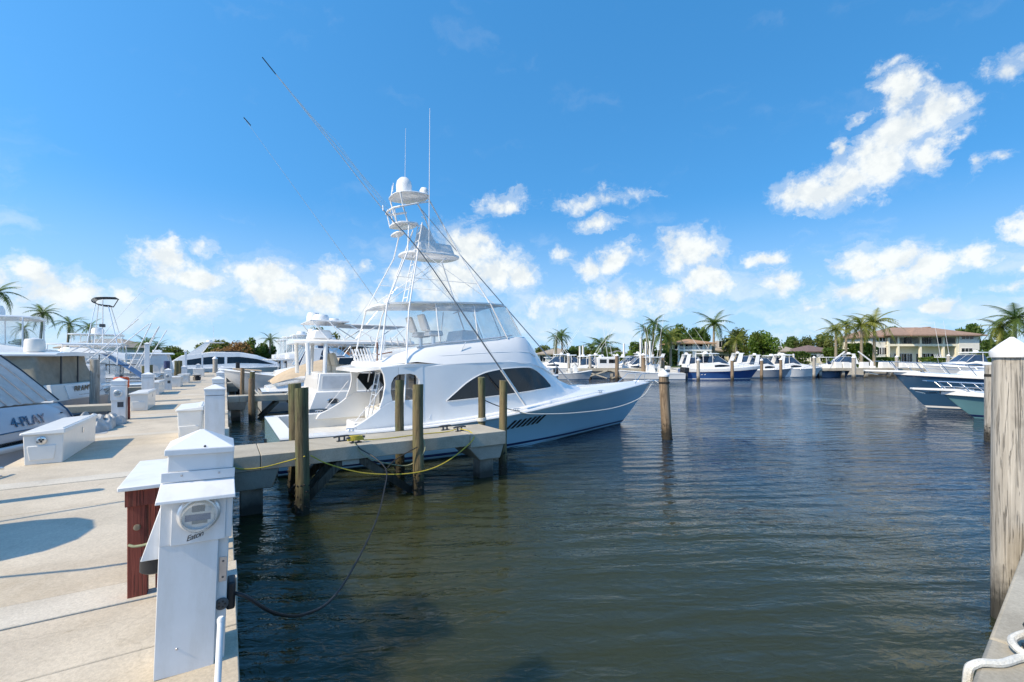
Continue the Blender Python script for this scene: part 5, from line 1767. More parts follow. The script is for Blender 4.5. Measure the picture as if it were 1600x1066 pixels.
def boat_five():
    o = empty('motor_yacht', (-7.5, 69.0, 0), 0, 'long low white motor yacht with dark window band, across the end of the dock', 'yacht')
    H = std_hull(17.0, 4.8, 1.5, 1.75, 2.2)
    hull_parts(o, H, gel, gel, stripe=navy)
    st = [(1.5, 2.2, 1.45, 1.9, 2.0, .03), (3.0, 2.2, 1.5, 1.85, 3.1, .05), (6.0, 2.2, 1.5, 1.8, 3.55, .08), (9.0, 2.1, 1.55, 1.6, 3.55, .08), (11.0, 1.95, 1.6, 1.35, 3.15, .08), (13.2, 1.5, 1.65, .9, 2.3, .06), (15.2, .9, 1.7, .5, 1.85, .03)]
    house(o, st, gel, 'superstructure', [[(3.4, .30, .66), (5.5, .28, .74), (7.4, .30, .72)], [(7.7, .32, .72), (9.5, .34, .74), (11.4, .38, .72), (12.9, .45, .60)]])
    rows = []
    for (q, a, b) in ((.28, .95, 1.0), (.34, .85, 1.15), (.55, .88, 1.18), (.66, 1.0, 1.2)):
        rows.append([H.pt(q, a + (b - a) * k / 3, -1, .012) for k in range(4)])
    MB().grid(rows).build('hull_window', glass, o)
    for s in (-1, 1):
        MB().hexa([(3.4, s * 1.75 - .07, 3.1), (4.9, s * 1.75 - .07, 3.3), (4.9, s * 1.75 + .07, 3.3), (3.4, s * 1.75 + .07, 3.1)], [(5.4, s * 1.4 - .07, 4.75), (5.9, s * 1.4 - .07, 4.75), (5.9, s * 1.4 + .07, 4.75), (5.4, s * 1.4 + .07, 4.75)]).build('radar_arch', gel, o)
    MB().box(5.3, 7.4, -1.5, 1.5, 4.70, 4.80).build('arch_top', gel, o, bevel=.03)
    radome(o, 5.8, 0, 4.8, .35)
    MB().tube([(6.3, .4, 4.8), (6.2, .4, 6.9)], .02, 6).build('antenna', whitep, o)
    MB().box(7.5, 9.2, -1.3, 1.3, 3.6, 3.75).build('roof_hatch', glass, o)
    bow_rail(o, H, 11.5, 16.4, .6, 7)
    return o


boat_five()


def boat_six():
    o = empty('cruiser', (-4.2, 55.5, 0), math.pi, 'cruiser wrapped in pleated white canvas, left of the far end of the dock', 'motorboat')
    H = std_hull(11, 3.8, 1.4, 1.8)
    hull_parts(o, H, gel, gel, stripe=navy)
    house(o, [(3.2, 1.7, 1.4, 1.5, 2.4, .05), (5.5, 1.6, 1.5, 1.3, 2.5, .05), (8.5, .9, 1.7, .6, 1.9, .03)], gel, 'cabin', [[(3.6, .4, .8), (5.0, .4, .8)]])
    rows = []
    for i in range(40):
        a = i / 39
        if a < .3:
            x, y = .2 + 2.8 * (1 - a / .3), 1.7
        elif a < .7:
            x, y = .2, 1.7 - 3.4 * (a - .3) / .4
        else:
            x, y = .2 + 2.8 * (a - .7) / .3, -1.7
        f = .05 * math.sin(i * 2.1)
        rows.append([(x + f, y + f, 1.42), (x + .12 + f, y * .97 + f, 2.2), (x + .3, y * .93, 3.15)])
    MB().grid(rows).build('canvas_enclosure', canvas_w, o, angle=60)
    hardtop(o, .1, 4.2, 1.75, 3.15, .12)
    MB().box(1.0, 1.7, -.3, .3, 3.33, 3.6).build('roof_box', gel, o, bevel=.04)
    return o


boat_six()


# ---------------------------------------------- boats along the left side of the dock (bows away from the dock)
def left_one():
    o = empty('canopied_cruiser', (-3.95, 14.6, 0), math.pi - rad(20), 'pale grey cruiser at the left edge with navy-lettered transom and grey canopy', 'motorboat')
    hullm = mat('silver_grey_hull', (0.50, 0.52, 0.55), 0.22, var=0.04, coat=.5)
    H = std_hull(11.0, 4.3, 1.05, 1.6)
    H.skin().build('hull', hullm, o)
    H.skin(.05, .20, .006, 2).build('boot_stripe', navy, o)
    H.deck(.2, 10.9, .02, .06, .012).build('deck', gel2, o)
    MB().tube([(5.0, -2.18, .88), (1.0, -2.18, .82), (.15, -2.05, .80), (-.03, -1.5, .80), (-.03, 1.5, .80), (.15, 2.05, .80), (5.0, 2.18, .88)], .07, 10).build('rub_rail', gel, o)
    # raised engine hatch with rounded quarters
    rows = []
    for (x, hw, zt) in ((-.02, 2.02, .98), (.05, 2.05, 1.16), (.20, 2.0, 1.48), (.34, 1.92, 1.66), (2.2, 1.9, 1.78)):
        rows.append([(x, -hw, .95), (x, -hw * .985, zt - .16), (x, -hw * .90, zt - .03), (x, -hw * .5, zt), (x, 0, zt + .02), (x, hw * .5, zt), (x, hw * .90, zt - .03), (x, hw * .985, zt - .16), (x, hw, .95)])
    MB().loft(rows).build('transom_hatch', hullm, o)
    # navy coach lines
    for s in (-1, 1):
        MB().tube([(-.03, s * 1.96, .98), (.04, s * 1.86, 1.15), (.19, s * 1.78, 1.475), (.33, s * 1.70, 1.66)], .020, 6).build('coach_line', navy, o)
    MB().tube([(.03, -1.80, 1.13), (.03, 0, 1.15), (.03, 1.80, 1.13)], .016, 6).build('coach_line', navy, o)
    text('boat_name', '4-PLAY', .34, navy, o, (.105, -.45, 1.335), (math.pi / 2 - rad(25), 0, -math.pi / 2), shear=.12, extrude=.006, space=.92)
    # canopy: sloping aft panel with seams, frame, clear sides
    rows = []
    n = 24
    for i in range(n + 1):
        v = -1.75 + 3.5 * i / n
        w = .018 * abs(math.sin(i * math.pi / 2))
        rows.append([(.36, v, 1.70 + w), (.72, v * .985, 2.08 + w), (1.12, v * .97, 2.48 + w), (1.55, v * .95, 2.86 + w)])
    MB().grid(rows).build('canopy', canvas_g, o, angle=20)
    seam = mat('canopy_seam', (.36, .34, .33), .9)
    for k in range(1, 9):
        v = -1.75 + 3.5 * k / 9
        MB().tube([(.35, v, 1.725), (.715, v * .985, 2.105), (1.115, v * .97, 2.505), (1.545, v * .95, 2.885)], .013, 6).build('canopy_seam', seam, o)
    rows = [[(x, y, z + .05 * (1 - (y / 1.7) ** 2)) for y in (-1.66, -1, 0, 1, 1.66)] for (x, z) in ((1.55, 2.86), (2.6, 3.0), (4.4, 3.0))]
    MB().grid(rows).build('canopy_top', canvas_g, o)
    for s in (-1, 1):
        MB().tube([(.36, s * 1.76, 1.71), (1.12, s * 1.70, 2.49), (1.55, s * 1.67, 2.88)], .02, 6).build('canopy_frame', blackm, o)
        patch([(.5, s * 1.76, 1.76), (4.2, s * 1.8, 1.7), (4.2, s * 1.66, 3.0), (1.6, s * 1.66, 2.86)], .008).build('side_curtain', canvas_b, o)
    MB().box(-.35, .02, -1.85, 1.85, .30, .40).build('swim_platform', gel, o, bevel=.03)
    MB().lathe([(.03, 0), (.03, .02), (.015, .03)], (.16, -1.55, 1.39), 10).build('deck_filler', dgrey, o)
    house(o, [(3.8, 1.9, 1.2, 1.7, 2.0, .05), (6.5, 1.6, 1.35, 1.2, 2.0, .05), (9, .9, 1.5, .6, 1.7, .03)], gel, 'cabin')
    return o


left_one()


def left_two():
    o = empty('enclosed_cruiser', (-5.0, 25.6, 0), math.pi - rad(13), 'cruiser with beige canvas enclosure and lettered white name board, second on the left', 'motorboat')
    H = std_hull(11.5, 4.4, 1.15, 1.75)
    H.skin().build('hull', grey_hull, o)
    H.skin(.05, .18, .006, 2).build('boot_stripe', navy, o)
    H.deck(.3, 11.4, .02, .06, .012).build('deck', gel, o)
    H.rail(0, 11.4, .04).build('rub_rail', gel, o)
    MB().hexa([(.03, -1.85, 1.1), (.4, -1.85, 1.1), (.4, 1.85, 1.1), (.03, 1.85, 1.1)], [(.22, -1.75, 1.78), (.45, -1.75, 1.78), (.45, 1.75, 1.78), (.22, 1.75, 1.78)]).build('transom_wall', gel2, o, bevel=.03)
    nb = MB().hexa([(.02, -1.82, 1.17), (.05, -1.82, 1.17), (.05, .95, 1.17), (.02, .95, 1.17)], [(.175, -1.76, 1.72), (.205, -1.76, 1.72), (.205, .95, 1.72), (.175, .95, 1.72)]).build('name_board', gel, o)
    gold = mat('brown_lettering', (.20, .16, .11), .5)
    text('board_lettering', "BRAM'N", .40, gold, nb, (.107, -.25, 1.52), (rad(105) * .86, 0, -math.pi / 2), shear=.15, extrude=.01)
    for k in range(9):
        MB().box(-.004, .004, -.03, .03, -.02, .025).build('small_lettering', gold, nb, loc=(.058, .15 - k * .11, 1.29))
    # beige enclosure walls with soft folds
    rows = []
    N = 64
    for i in range(N + 1):
        a = i / N
        if a < .32:
            x, y = .45 + 3.4 * (1 - a / .32), 1.85
        elif a < .68:
            x, y = .45, 1.85 - 3.7 * (a - .32) / .36
        else:
            x, y = .45 + 3.4 * (a - .68) / .32, -1.85
        f = .045 * mnoise.noise(Vector((i * .55, 0, 0))) + .02 * math.sin(i * 1.7)
        rows.append([(x - f, y + f, 1.74), (x + .08 + f, y * .985 - f, 2.1), (x + .18 - f, y * .96, 2.5), (x + .26, y * .94, 2.88)])
    MB().grid(rows).build('canvas_enclosure', canvas_b, o, angle=60)
    for y in (-.55, .62):
        MB().box(.42, .47, y - .02, y + .02, 1.74, 2.9).build('enclosure_zip', dgrey, o)
    hardtop(o, .25, 4.6, 1.95, 2.88, .13)
    c = MB().lathe([(.30, 0), (.31, .05), (.30, .42), (.27, .50), (.02, .56)], (1.2, .75, 3.05), 22).build('roof_drum', gel2, o, angle=50)
    house(o, [(3.8, 1.95, 1.25, 1.75, 2.5, .05), (6.5, 1.7, 1.4, 1.3, 2.3, .05), (9.5, .9, 1.6, .6, 1.9, .03)], gel, 'cabin', [[(4.2, .4, .85), (6.0, .45, .85)]])
    MB().tube([(.15, -2.0, 1.2), (-.12, -2.0, 1.45), (-.12, -1.2, 1.45), (.12, -1.2, 1.2)], .016, 6).build('stern_rail', chrome, o)
    ch = MB().box(.62, 1.0, .95, 1.4, 1.72, 2.25).build('cockpit_chair', gel, o, bevel=.06)
    return o


left_two()


def left_flybridge(loc, label, L, seed, towered=False, frame_m=None, hm=None, name='flybridge_yacht'):
    o = empty(name, loc, math.pi, label, 'motorboat')
    H = std_hull(L, 4.6, 1.2, 2.0, 1.8)
    hull_parts(o, H, hm or gel, gel, stripe=navy)
    st = [(2.8, 2.0, 1.2, 1.85, 2.7, .05), (5.5, 2.0, 1.35, 1.8, 2.85, .05), (7.2, 1.8, 1.5, 1.4, 2.7, .05), (8.6, 1.4, 1.65, .9, 2.1, .05), (10.2, .9, 1.75, .5, 1.85, .03)]
    house(o, st, gel, 'deckhouse', [[(3.3, .42, .82), (5.5, .42, .85), (7.0, .5, .80), (7.8, .55, .7)]])
    house(o, [(2.2, 1.75, 2.75, 1.6, 3.2, 0), (4.5, 1.85, 2.8, 1.55, 3.6, 0), (6.0, 1.7, 2.75, 1.35, 3.7, .03), (7.2, 1.3, 2.65, .95, 2.9, .03)], gel, 'flybridge')
    MB().box(1.2, 3.0, -1.9, 1.9, 2.62, 2.72).build('overhang', gel, o, bevel=.03)
    hardtop(o, 2.6, 5.8, 1.6, 4.7, .10)
    for s in (-1, 1):
        posts(o, [((2.8, s * 1.5, 3.2), (2.8, s * 1.45, 4.72)), ((5.6, s * 1.4, 3.6), (5.5, s * 1.4, 4.72)), ((4.2, s * 1.5, 3.5), (4.2, s * 1.45, 4.72))], .03)
        patch([(2.9, s * 1.52, 3.3), (5.5, s * 1.42, 3.7), (5.4, s * 1.42, 4.7), (2.9, s * 1.47, 4.7)], .008).build('clear_curtain', vinyl, o)
    MB().box(.15, .40, -1.9, 1.9, 1.15, 1.45).build('transom_coaming', gel, o, bevel=.04)
    MB().box(2.75, 2.79, -1.6, -.2, 1.3, 2.5).build('cabin_door', glass, o)
    radome(o, 4.2, 0, 4.82, .42, h=.5)
    if towered:
        tower(o, 4.2, 1.3, 4.8, 7.0, frame_m)
        outriggers(o, 5.5, 2.2, 1.8, 9.0)
    return o


left_flybridge((-5.2, 31.6, 0), 'white flybridge yacht with clear bridge curtains and a big dome at the left edge', 13, 1)


def left_tower():
    o = empty('tower_boat', (-4.1, 38.0, 0), math.pi, 'white sportfishing boat with a black tubular tower top and many outrigger tubes on the left', 'motorboat')
    H = std_hull(12, 4.2, 1.15, 1.9, 1.8)
    hull_parts(o, H, gel, gel, stripe=navy)
    house(o, [(2.6, 1.85, 1.2, 1.7, 2.4, .05), (5.2, 1.8, 1.35, 1.6, 2.6, .05), (7.0, 1.5, 1.5, 1.1, 2.4, .05), (9, .9, 1.7, .6, 1.9, .03)], gel, 'cabin', [[(3.0, .4, .85), (5.2, .42, .85), (6.6, .5, .8)]])
    hardtop(o, 1.4, 4.8, 1.5, 3.6, .10)
    for s in (-1, 1):
        posts(o, [((1.5, s * 1.5, 2.4), (1.5, s * 1.4, 3.6)), ((4.7, s * 1.5, 2.5), (4.6, s * 1.4, 3.6)), ((1.5, s * 1.5, 2.4), (3.0, s * 1.45, 3.6)), ((4.7, s * 1.5, 2.5), (3.0, s * 1.45, 3.6))], .03)
        posts(o, [((1.6, s * .9, 3.7), (2.1, s * .4, 6.1)), ((3.0, s * .9, 3.7), (2.7, s * .4, 6.2))], .025, alum, 'tower_leg')
        posts(o, [((.6, s * 1.9, 2.2), (-.6, s * 2.2, 4.8)), ((.9, s * 1.85, 2.2), (-.2, s * 2.0, 5.0)), ((3.0, s * 1.9, 2.4), (.4, s * 2.3, 5.2))], .03, whitep, 'outrigger')
    f = MB()
    for y in (-.5, -.17, .17, .5):
        f.tube(spline([(2.0, y, 6.1), (2.5, y, 6.14), (2.85, y, 6.3), (2.75, y, 6.52), (2.3, y, 6.6), (1.75, y, 6.62)], 4), .028, 6)
    f.tube([(1.75, -.6, 6.62), (1.75, .6, 6.62)], .028, 6).tube([(2.0, -.55, 6.1), (2.0, .55, 6.1)], .028, 6).tube([(2.0, -.5, 6.1), (1.75, -.5, 6.62)], .028, 6)
    f.build('tower_top', blackm, o)
    MB().tube([(2.4, .2, 3.7), (2.4, .2, 6.5)], .03, 8).build('mast', whitep, o)
    MB().box(2.28, 2.55, .05, .35, 4.75, 4.95).build('mast_light', dgrey, o, bevel=.03)
    return o


left_tower()


def left_sail():
    """cruiser with blue-grey canvas slopes beyond the tower boat"""
    o = empty('canvas_top_cruiser', (-4.6, 44.2, 0), math.pi, 'cruiser with blue-grey canvas slope and black framed screens behind the orange tank', 'motorboat')
    H = std_hull(11.5, 4.0, 1.15, 1.8)
    hull_parts(o, H, gel, gel, stripe=navy)
    bluec = mat('blue_grey_canvas', (.24, .30, .40), .85, var=.1, bump=.4, bscale=30)
    rows = [[(.6, v * 1.7, 1.35), (1.6, v * 1.66, 2.2), (2.8, v * 1.6, 3.1)] for v in (-1, -.6, -.2, .2, .6, 1)]
    MB().grid(rows).build('canvas_slope', bluec, o)
    hardtop(o, 2.6, 5.4, 1.65, 3.15, .08, canvas_w)
    for s in (-1, 1):
        patch([(1.2, s * 1.72, 1.6), (5.2, s * 1.7, 1.6), (5.2, s * 1.62, 3.15), (2.8, s * 1.62, 3.12)], .008).build('side_screen', vinyl, o)
        for a, b in (((2.9, 1.7, 1.6), (2.9, 1.62, 3.15)), ((4.0, 1.7, 1.6), (4.0, 1.62, 3.15)), ((5.2, 1.7, 1.6), (5.2, 1.62, 3.15)), ((1.3, 1.72, 2.3), (5.2, 1.68, 2.4))):
            MB().tube([(a[0], s * a[1], a[2]), (b[0], s * b[1], b[2])], .03, 6).build('screen_frame', blackm, o)
    house(o, [(5.0, 1.7, 1.3, 1.5, 2.3, .05), (7.0, 1.4, 1.45, 1.0, 2.1, .05), (9.3, .8, 1.6, .5, 1.8, .03)], gel, 'cabin', [[(5.3, .4, .8), (6.6, .45, .8)]])
    outriggers(o, 4.0, 1.9, 2.2, 7.0)
    return o


left_sail()
left_flybridge((-4.8, 50.5, 0), 'white flybridge boat partly hidden behind the left pedestals near the far end', 12, 3)

# plank piers on the left
for (y, lb) in ((22.4, 'pale narrow pier between the lettered grey cruiser and the beige-canvas cruiser'), (34.9, 'pale narrow pier on the left before the black-tower boat'), (47.3, 'pale narrow pier on the left near the far end')):
    o = empty('finger_pier', (0, 0, 0), 0, lb, 'pier', 'narrow piers on the left side')
    MB().box(-9.2, -6.06, y - .45, y + .45, .86, DECK - .02).build('concrete_slab', concw, o, bevel=.01)
    MB().box(-6.05, -2.96, y - .45, y + .45, .86, DECK - .02).build('concrete_slab', concw, o, bevel=.01)
    for x in (-8.9, -6.0, -3.3):
        MB().box(x - .15, x + .15, y - .15, y + .15, -1.2, .86).build('concrete_pile', concp, o)
lp = 'piles on the left side of the dock'
for i, (x, y, h, m, lb) in enumerate([
        (-4.55, 25.0, 2.75, grey_wood, 'grey pile between the beige-canvas cruiser and the orange tank'),
        (-3.35, 30.2, 2.45, green_wood, 'green pile on the left just beyond the tall white post'),
        (-3.55, 30.6, 2.4, green_wood, 'second green pile close behind its twin on the left'),
        (-3.2, 36.9, 2.6, green_wood, 'green pile with dark blue top on the left edge'),
        (-3.25, 44.4, 2.6, green_wood, 'green pile farther along the left edge'),
        (-3.3, 48.5, 2.6, green_wood, 'last green pile on the left edge before the canvas-wrapped cruiser')]):
    o = pile('timber_pile', x, y, h, .15, m, lb, group=lp, seed=30 + i)
    if 'blue top' in lb:
        MB().lathe([(.165, -.45), (.165, .02), (.15, .03)], (0, 0, h), 12).build('top_band', mat('navy_wrap', (.03, .05, .14), .6), o)
pile('capped_pile', -1.0, 62.9, 2.75, .24, grey_wood, 'grey pile with white cap at the far end of the main dock', cap=True, seed=40)
tk = empty('fuel_tank', (-3.35, 22.6, 1.25), rad(20), 'orange-red plastic tank on a stand behind the metered left pedestal', 'tank')
MB().box(-.22, .22, -.16, .16, .42, .84).build('body', orange, tk, bevel=.06)
MB().lathe([(.05, 0), (.05, .05), (.03, .06)], (0, .05, .84), 12).build('cap', black, tk)
MB().box(-.20, .20, -.14, .14, -.25, .415).build('stand', dgrey, tk, bevel=.02)
ob = empty('outboard_on_stand', (-3.25, 16.55, 1.1), 0, 'dark outboard motor on a bracket behind the silver tarp', 'outboard motor')
outboard(ob, .2, 0, -.35, black, .75)
MB().box(-.2, .25, -.12, .12, -.02, .10).build('bracket', dgrey, ob)


# ---------------------------------------------- bows at the right
def bow_boat(name, loc, L, B, fa, fb, over, hm, label, pul, railh, stripe, band):
    o = empty(name, loc, rad(128), label, 'motorboat')
    H = std_hull(L, B, fa, fb, over, 1.5, 28)
    hull_parts(o, H, hm, gel, stripe=stripe, white_band=band)
    z = H.zsheer(L)
    MB().hexa([(L - 1.1, -.42, z - .02), (L + pul, -.17, z + .04), (L + pul, .17, z + .04), (L - 1.1, .42, z - .02)], [(L - 1.1, -.42, z + .10), (L + pul, -.17, z + .13), (L + pul, .17, z + .13), (L - 1.1, .42, z + .10)]).build('bow_pulpit', gel, o, bevel=.02)
    bow_rail(o, H, L * .40, L - .3, railh, 9, 2.0, .024, pul * .8)
    house(o, [(L * .14, B * .42, fa, B * .38, fa + 1.0, .05), (L * .36, B * .42, fa + .1, B * .36, fa + 1.05, .05), (L * .50, B * .34, fa + .2, B * .24, fa + .7, .05), (L * .78, B * .2, fb - .15, B * .1, fb + .12, .03)], gel, 'cabin', [[(L * .18, .4, .85), (L * .34, .4, .85), (L * .44, .45, .8)]])
    an = MB().tube([(L + pul * .9, 0, z + .03), (L + pul * .55, 0, z - .12), (L + pul * .1, 0, z - .10)], .03, 8)
    an.hexa([(L + pul * .55, -.13, z - .15), (L + pul * .85, -.03, z - .06), (L + pul * .85, .03, z - .06), (L + pul * .55, .13, z - .15)], [(L + pul * .55, -.13, z - .11), (L + pul * .85, -.03, z - .03), (L + pul * .85, .03, z - .03), (L + pul * .55, .13, z - .11)])
    an.build('anchor', chrome, o)
    return o, H


def stem_at(st, tt, run):
    q = far(st, tt)
    return (q[0] - math.cos(rad(128)) * run, q[1] - math.sin(rad(128)) * run, 0)


nb_, nH = bow_boat('navy_cruiser', stem_at(23.3, 25.5, 12.9), 14.5, 4.4, 1.6, 2.0, 1.6, navy, 'navy-blue hulled boat with white deck and long bow pulpit at the right', 1.35, .62, gel, .12)
gb_, gH = bow_boat('green_cruiser', stem_at(21.75, 21.4, 8.7), 10, 3.4, .98, 1.24, 1.3, teal_hull, 'sea-green hulled boat with white pulpit, its bow in front of the navy hull', 1.1, .46, boot, .16)


# ---------------------------------------------- boat just outside the left edge: its top shades the dock
def left_zero():
    o = empty('ttop_boat', (-3.25, 5.95, 0), math.pi, 'white boat with a rounded hard top, berthed left of the dock corner', 'motorboat')
    H = std_hull(9.0, 2.9, .95, 1.4)
    hull_parts(o, H, gel, nonskid, stripe=navy)
    MB().taper(2.2, 3.2, -.5, .5, .85, 1.9, .1, .05).build('console', gel, o, bevel=.05)
    rows = []
    for (x, w) in ((.28, .30), (.45, .50), (.8, .62), (1.4, .66), (2.0, .66), (2.6, .62), (2.9, .45)):
        rows.append([(x, -w, 3.24), (x, -w, 3.30), (x, 0, 3.36), (x, w, 3.30), (x, w, 3.24), (x, 0, 3.25)])
    MB().loft(rows).build('hardtop', gel, o)
    for s in (-1, 1):
        posts(o, [((2.3, s * .5, .95), (1.5, s * .6, 3.25)), ((3.0, s * .48, .95), (2.7, s * .55, 3.25))], .028)
    MB().tube([(1.6, .66, 3.3), (-.1, 1.15, 3.15), (-1.3, 1.3, 3.0)], .02, 6).build('rigger_pole', alum, o)
    MB().tube([(1.6, -.66, 3.3), (.0, -.95, 3.2), (-1.1, -1.05, 3.1)], .02, 6).build('rigger_pole', alum, o)
    outboard(o, .05, -.35, .8, black, 1.0)
    outboard(o, .05, .35, .8, black, 1.0)


left_zero()
pile('timber_pile', -3.2, 7.72, 2.75, .10, green_wood, 'green pile on the left dock edge between the two nearest left boats', group=lp, seed=47)

left_flybridge((2.2, 42.5, 0), 'white flybridge yacht beyond the third finger pier on the right of the dock', 12.5, 5)
left_flybridge((1.9, 47.2, 0), 'white flybridge yacht fourth in the row right of the dock', 12, 6)
left_flybridge((2.2, 56.0, 0), 'white flybridge yacht last in the row right of the dock', 13, 7)
for o in [x for x in COL.objects if x.get('label', '').startswith('white flybridge yacht') and 'right of' in x['label'] or 'right of the dock' in x.get('label', '')]:
    o.rotation_euler = (0, 0, 0)
# ================================================================== the far shore: trees, houses, boats
def at_far(px, t, z=0.0):
    """bearing px of the 1600-wide survey grid, t metres across the basin"""
    return far((px - 800) / 711.0 * t, t, z)


def hgt(y, t):
    return EYE + (560 - y) / 711.0 * t


leaf_a = mat_leaf('broad_leaf', (0.046, 0.090, 0.022), (0.132, 0.209, 0.046))
leaf_b = mat_leaf('olive_leaf', (0.070, 0.093, 0.028), (0.178, 0.209, 0.062))
leaf_c = mat_leaf('bright_leaf', (0.078, 0.139, 0.023), (0.202, 0.295, 0.054))
leaf_d = mat_leaf('reddish_leaf', (0.217, 0.116, 0.054), (0.403, 0.232, 0.116))
frond_g = mat_leaf('palm_frond', (0.046, 0.093, 0.025), (0.147, 0.209, 0.050), .4)
frond_y = mat_leaf('yellow_palm_frond', (0.116, 0.147, 0.028), (0.310, 0.310, 0.070), .4)
bark = mat('grey_bark', (0.26, 0.22, 0.17), 0.9, var=0.3, scale=6, bump=0.6, bscale=20)
bark_d = mat('dark_bark', (0.10, 0.08, 0.06), 0.9, var=0.3, scale=6)


def frond_mesh(name, m, L, droop, seed, w=.42):
    """one palm leaf: arching rib with two rows of narrow leaflets"""
    rng = random.Random(seed)
    mb = MB()
    n = 11
    P = []
    for i in range(n + 1):
        u = i / n
        P.append(Vector((L * (u - .18 * droop * u * u), 0, L * (.34 * u - (.55 + .5 * droop) * u * u))))
    for i in range(n):
        a, b = P[i], P[i + 1]
        u = (i + .5) / n
        d = (b - a)
        wl = w * L * .55 * (math.sin(math.pi * min(1, u * .86 + .13)) ** .8)
        wr = .03 * (1 - u) + .008
        mb.add([a + Vector((0, wr, 0)), a - Vector((0, wr, 0)), b - Vector((0, wr * .8, 0)), b + Vector((0, wr * .8, 0))], [(0, 1, 2, 3)])
        for s in (-1, 1):
            for k in (0, .5):
                o = a + d * k
                e = d * .46
                tip = o + d * (1.0 + .5 * rng.random()) + Vector((0, s * wl * rng.uniform(.8, 1.1), -wl * (.30 + .5 * droop * rng.random())))
                mb.add([o, o + e, tip], [(0, 1, 2)])
    return mb.data(name, m, smooth=False)


FR = {}
for key, m in (('g', frond_g), ('y', frond_y)):
    FR[key] = [frond_mesh('frond', m, 3.0, d, 50 + i) for i, d in enumerate((.15, .45, .8, 1.2))]


def palm(px, ytop, t, kind='g', label=None, group='palms on the far shore', fl=1.0, n=15, lean=0.0, seed=0, r=.17, wind=0.0, base=1.2):
    rng = random.Random(seed)
    fl *= .86
    z = hgt(ytop, t) - base - 1.1 * fl
    o = empty('palm_tree', at_far(px, t, base), 0, label, 'palm tree', group)
    top = Vector((lean, lean * .3, z))
    pts = [Vector((lean * (u ** 2), lean * .3 * u * u, z * u)) for u in (0, .2, .4, .6, .8, 1)]
    MB().tube(pts, r * 1.25, 8, r1=r * .8).build('trunk', bark, o)
    for k in range(n):
        a = 2 * math.pi * k * .382 + rng.uniform(-.25, .25)
        tier = k / n
        me = FR[kind][min(3, int(tier * 4))]
        pitch = rad(55 - 78 * tier + rng.uniform(-9, 9))
        sc = fl * rng.uniform(.82, 1.12)
        f = inst('frond', me, o, top, (rng.uniform(-.3, .3), -pitch, a), (sc, sc, sc))
        if wind:
            f.rotation_euler.z = a * (1 - wind * .25)
    return o


def leaf_cloud(name, blobs, n, size, m, seed, squash=.8):
    rng = random.Random(seed)
    mb = MB()
    tot = sum(b[3] ** 2 for b in blobs)
    for (cx, cy, cz, r) in blobs:
        for _ in range(int(n * r * r / tot)):
            d = Vector((rng.gauss(0, 1), rng.gauss(0, 1), rng.gauss(0, 1))).normalized()
            k = r * (rng.random() ** .38) * (1 + .22 * mnoise.noise(d * 2.3 + Vector((cx, cy, seed))))
            p = Vector((cx, cy, cz)) + Vector((d.x, d.y, d.z * squash)) * k
            u = Vector((rng.gauss(0, 1), rng.gauss(0, 1), rng.gauss(0, .6))).normalized()
            v = u.cross(Vector((rng.gauss(0, 1), rng.gauss(0, 1), rng.gauss(0, 1)))).normalized()
            s = size * rng.uniform(.55, 1.3)
            mb.add([p - u * s, p - v * s * .55, p + u * s, p + v * s * .55], [(0, 1, 2, 3)])
    return mb.data(name, m, smooth=False)


def crown_blobs(rng, h, w, k=13):
    bl = []
    for i in range(k):
        a = rng.uniform(0, 6.28)
        q = rng.random() ** .6 * w
        z = h * rng.uniform(.42, .88) - .14 * h * (q / w) ** 2
        bl.append((q * math.cos(a), q * math.sin(a), z, w * rng.uniform(.26, .46)))
    bl.append((0, 0, h * .82, w * .42))
    return bl


TREE = []
for i in range(6):
    rng = random.Random(70 + i)
    m = (leaf_a, leaf_b, leaf_c, leaf_a, leaf_b, leaf_d)[i]
    TREE.append(leaf_cloud('crown', crown_blobs(rng, 1.0, .52 + .1 * (i % 3), 14 + i), 3600, .046, m, 80 + i))
tb = MB()
tb.tube([(0, 0, 0), (.01, .01, .25), (0, .0, .55)], .035, 8, r1=.018)
for a in (0, 1.3, 2.6, 3.7, 5.1):
    tb.tube([(0, 0, .28 + .03 * a), (.14 * math.cos(a), .14 * math.sin(a), .5), (.30 * math.cos(a), .30 * math.sin(a), .68)], .016, 6, r1=.006)
TRUNK = tb.data('trunk', bark_d)


def tree(px, ytop, t, wpx, v, label, seed=0, group='broadleaf trees on the far shore', base=1.2):
    rng = random.Random(seed)
    h = hgt(ytop, t) - base
    w = wpx / 711.0 * t
    o = empty('broadleaf_tree', at_far(px, t, base), 0, label, 'tree', group)
    sc = (w / 1.15, w / 1.15, h)
    inst('crown', TREE[v], o, (0, 0, 0), (0, 0, rng.uniform(0, 6.28)), sc)
    inst('trunk', TRUNK, o, (0, 0, 0), (0, 0, rng.uniform(0, 6.28)), (h * .8, h * .8, h))
    return o


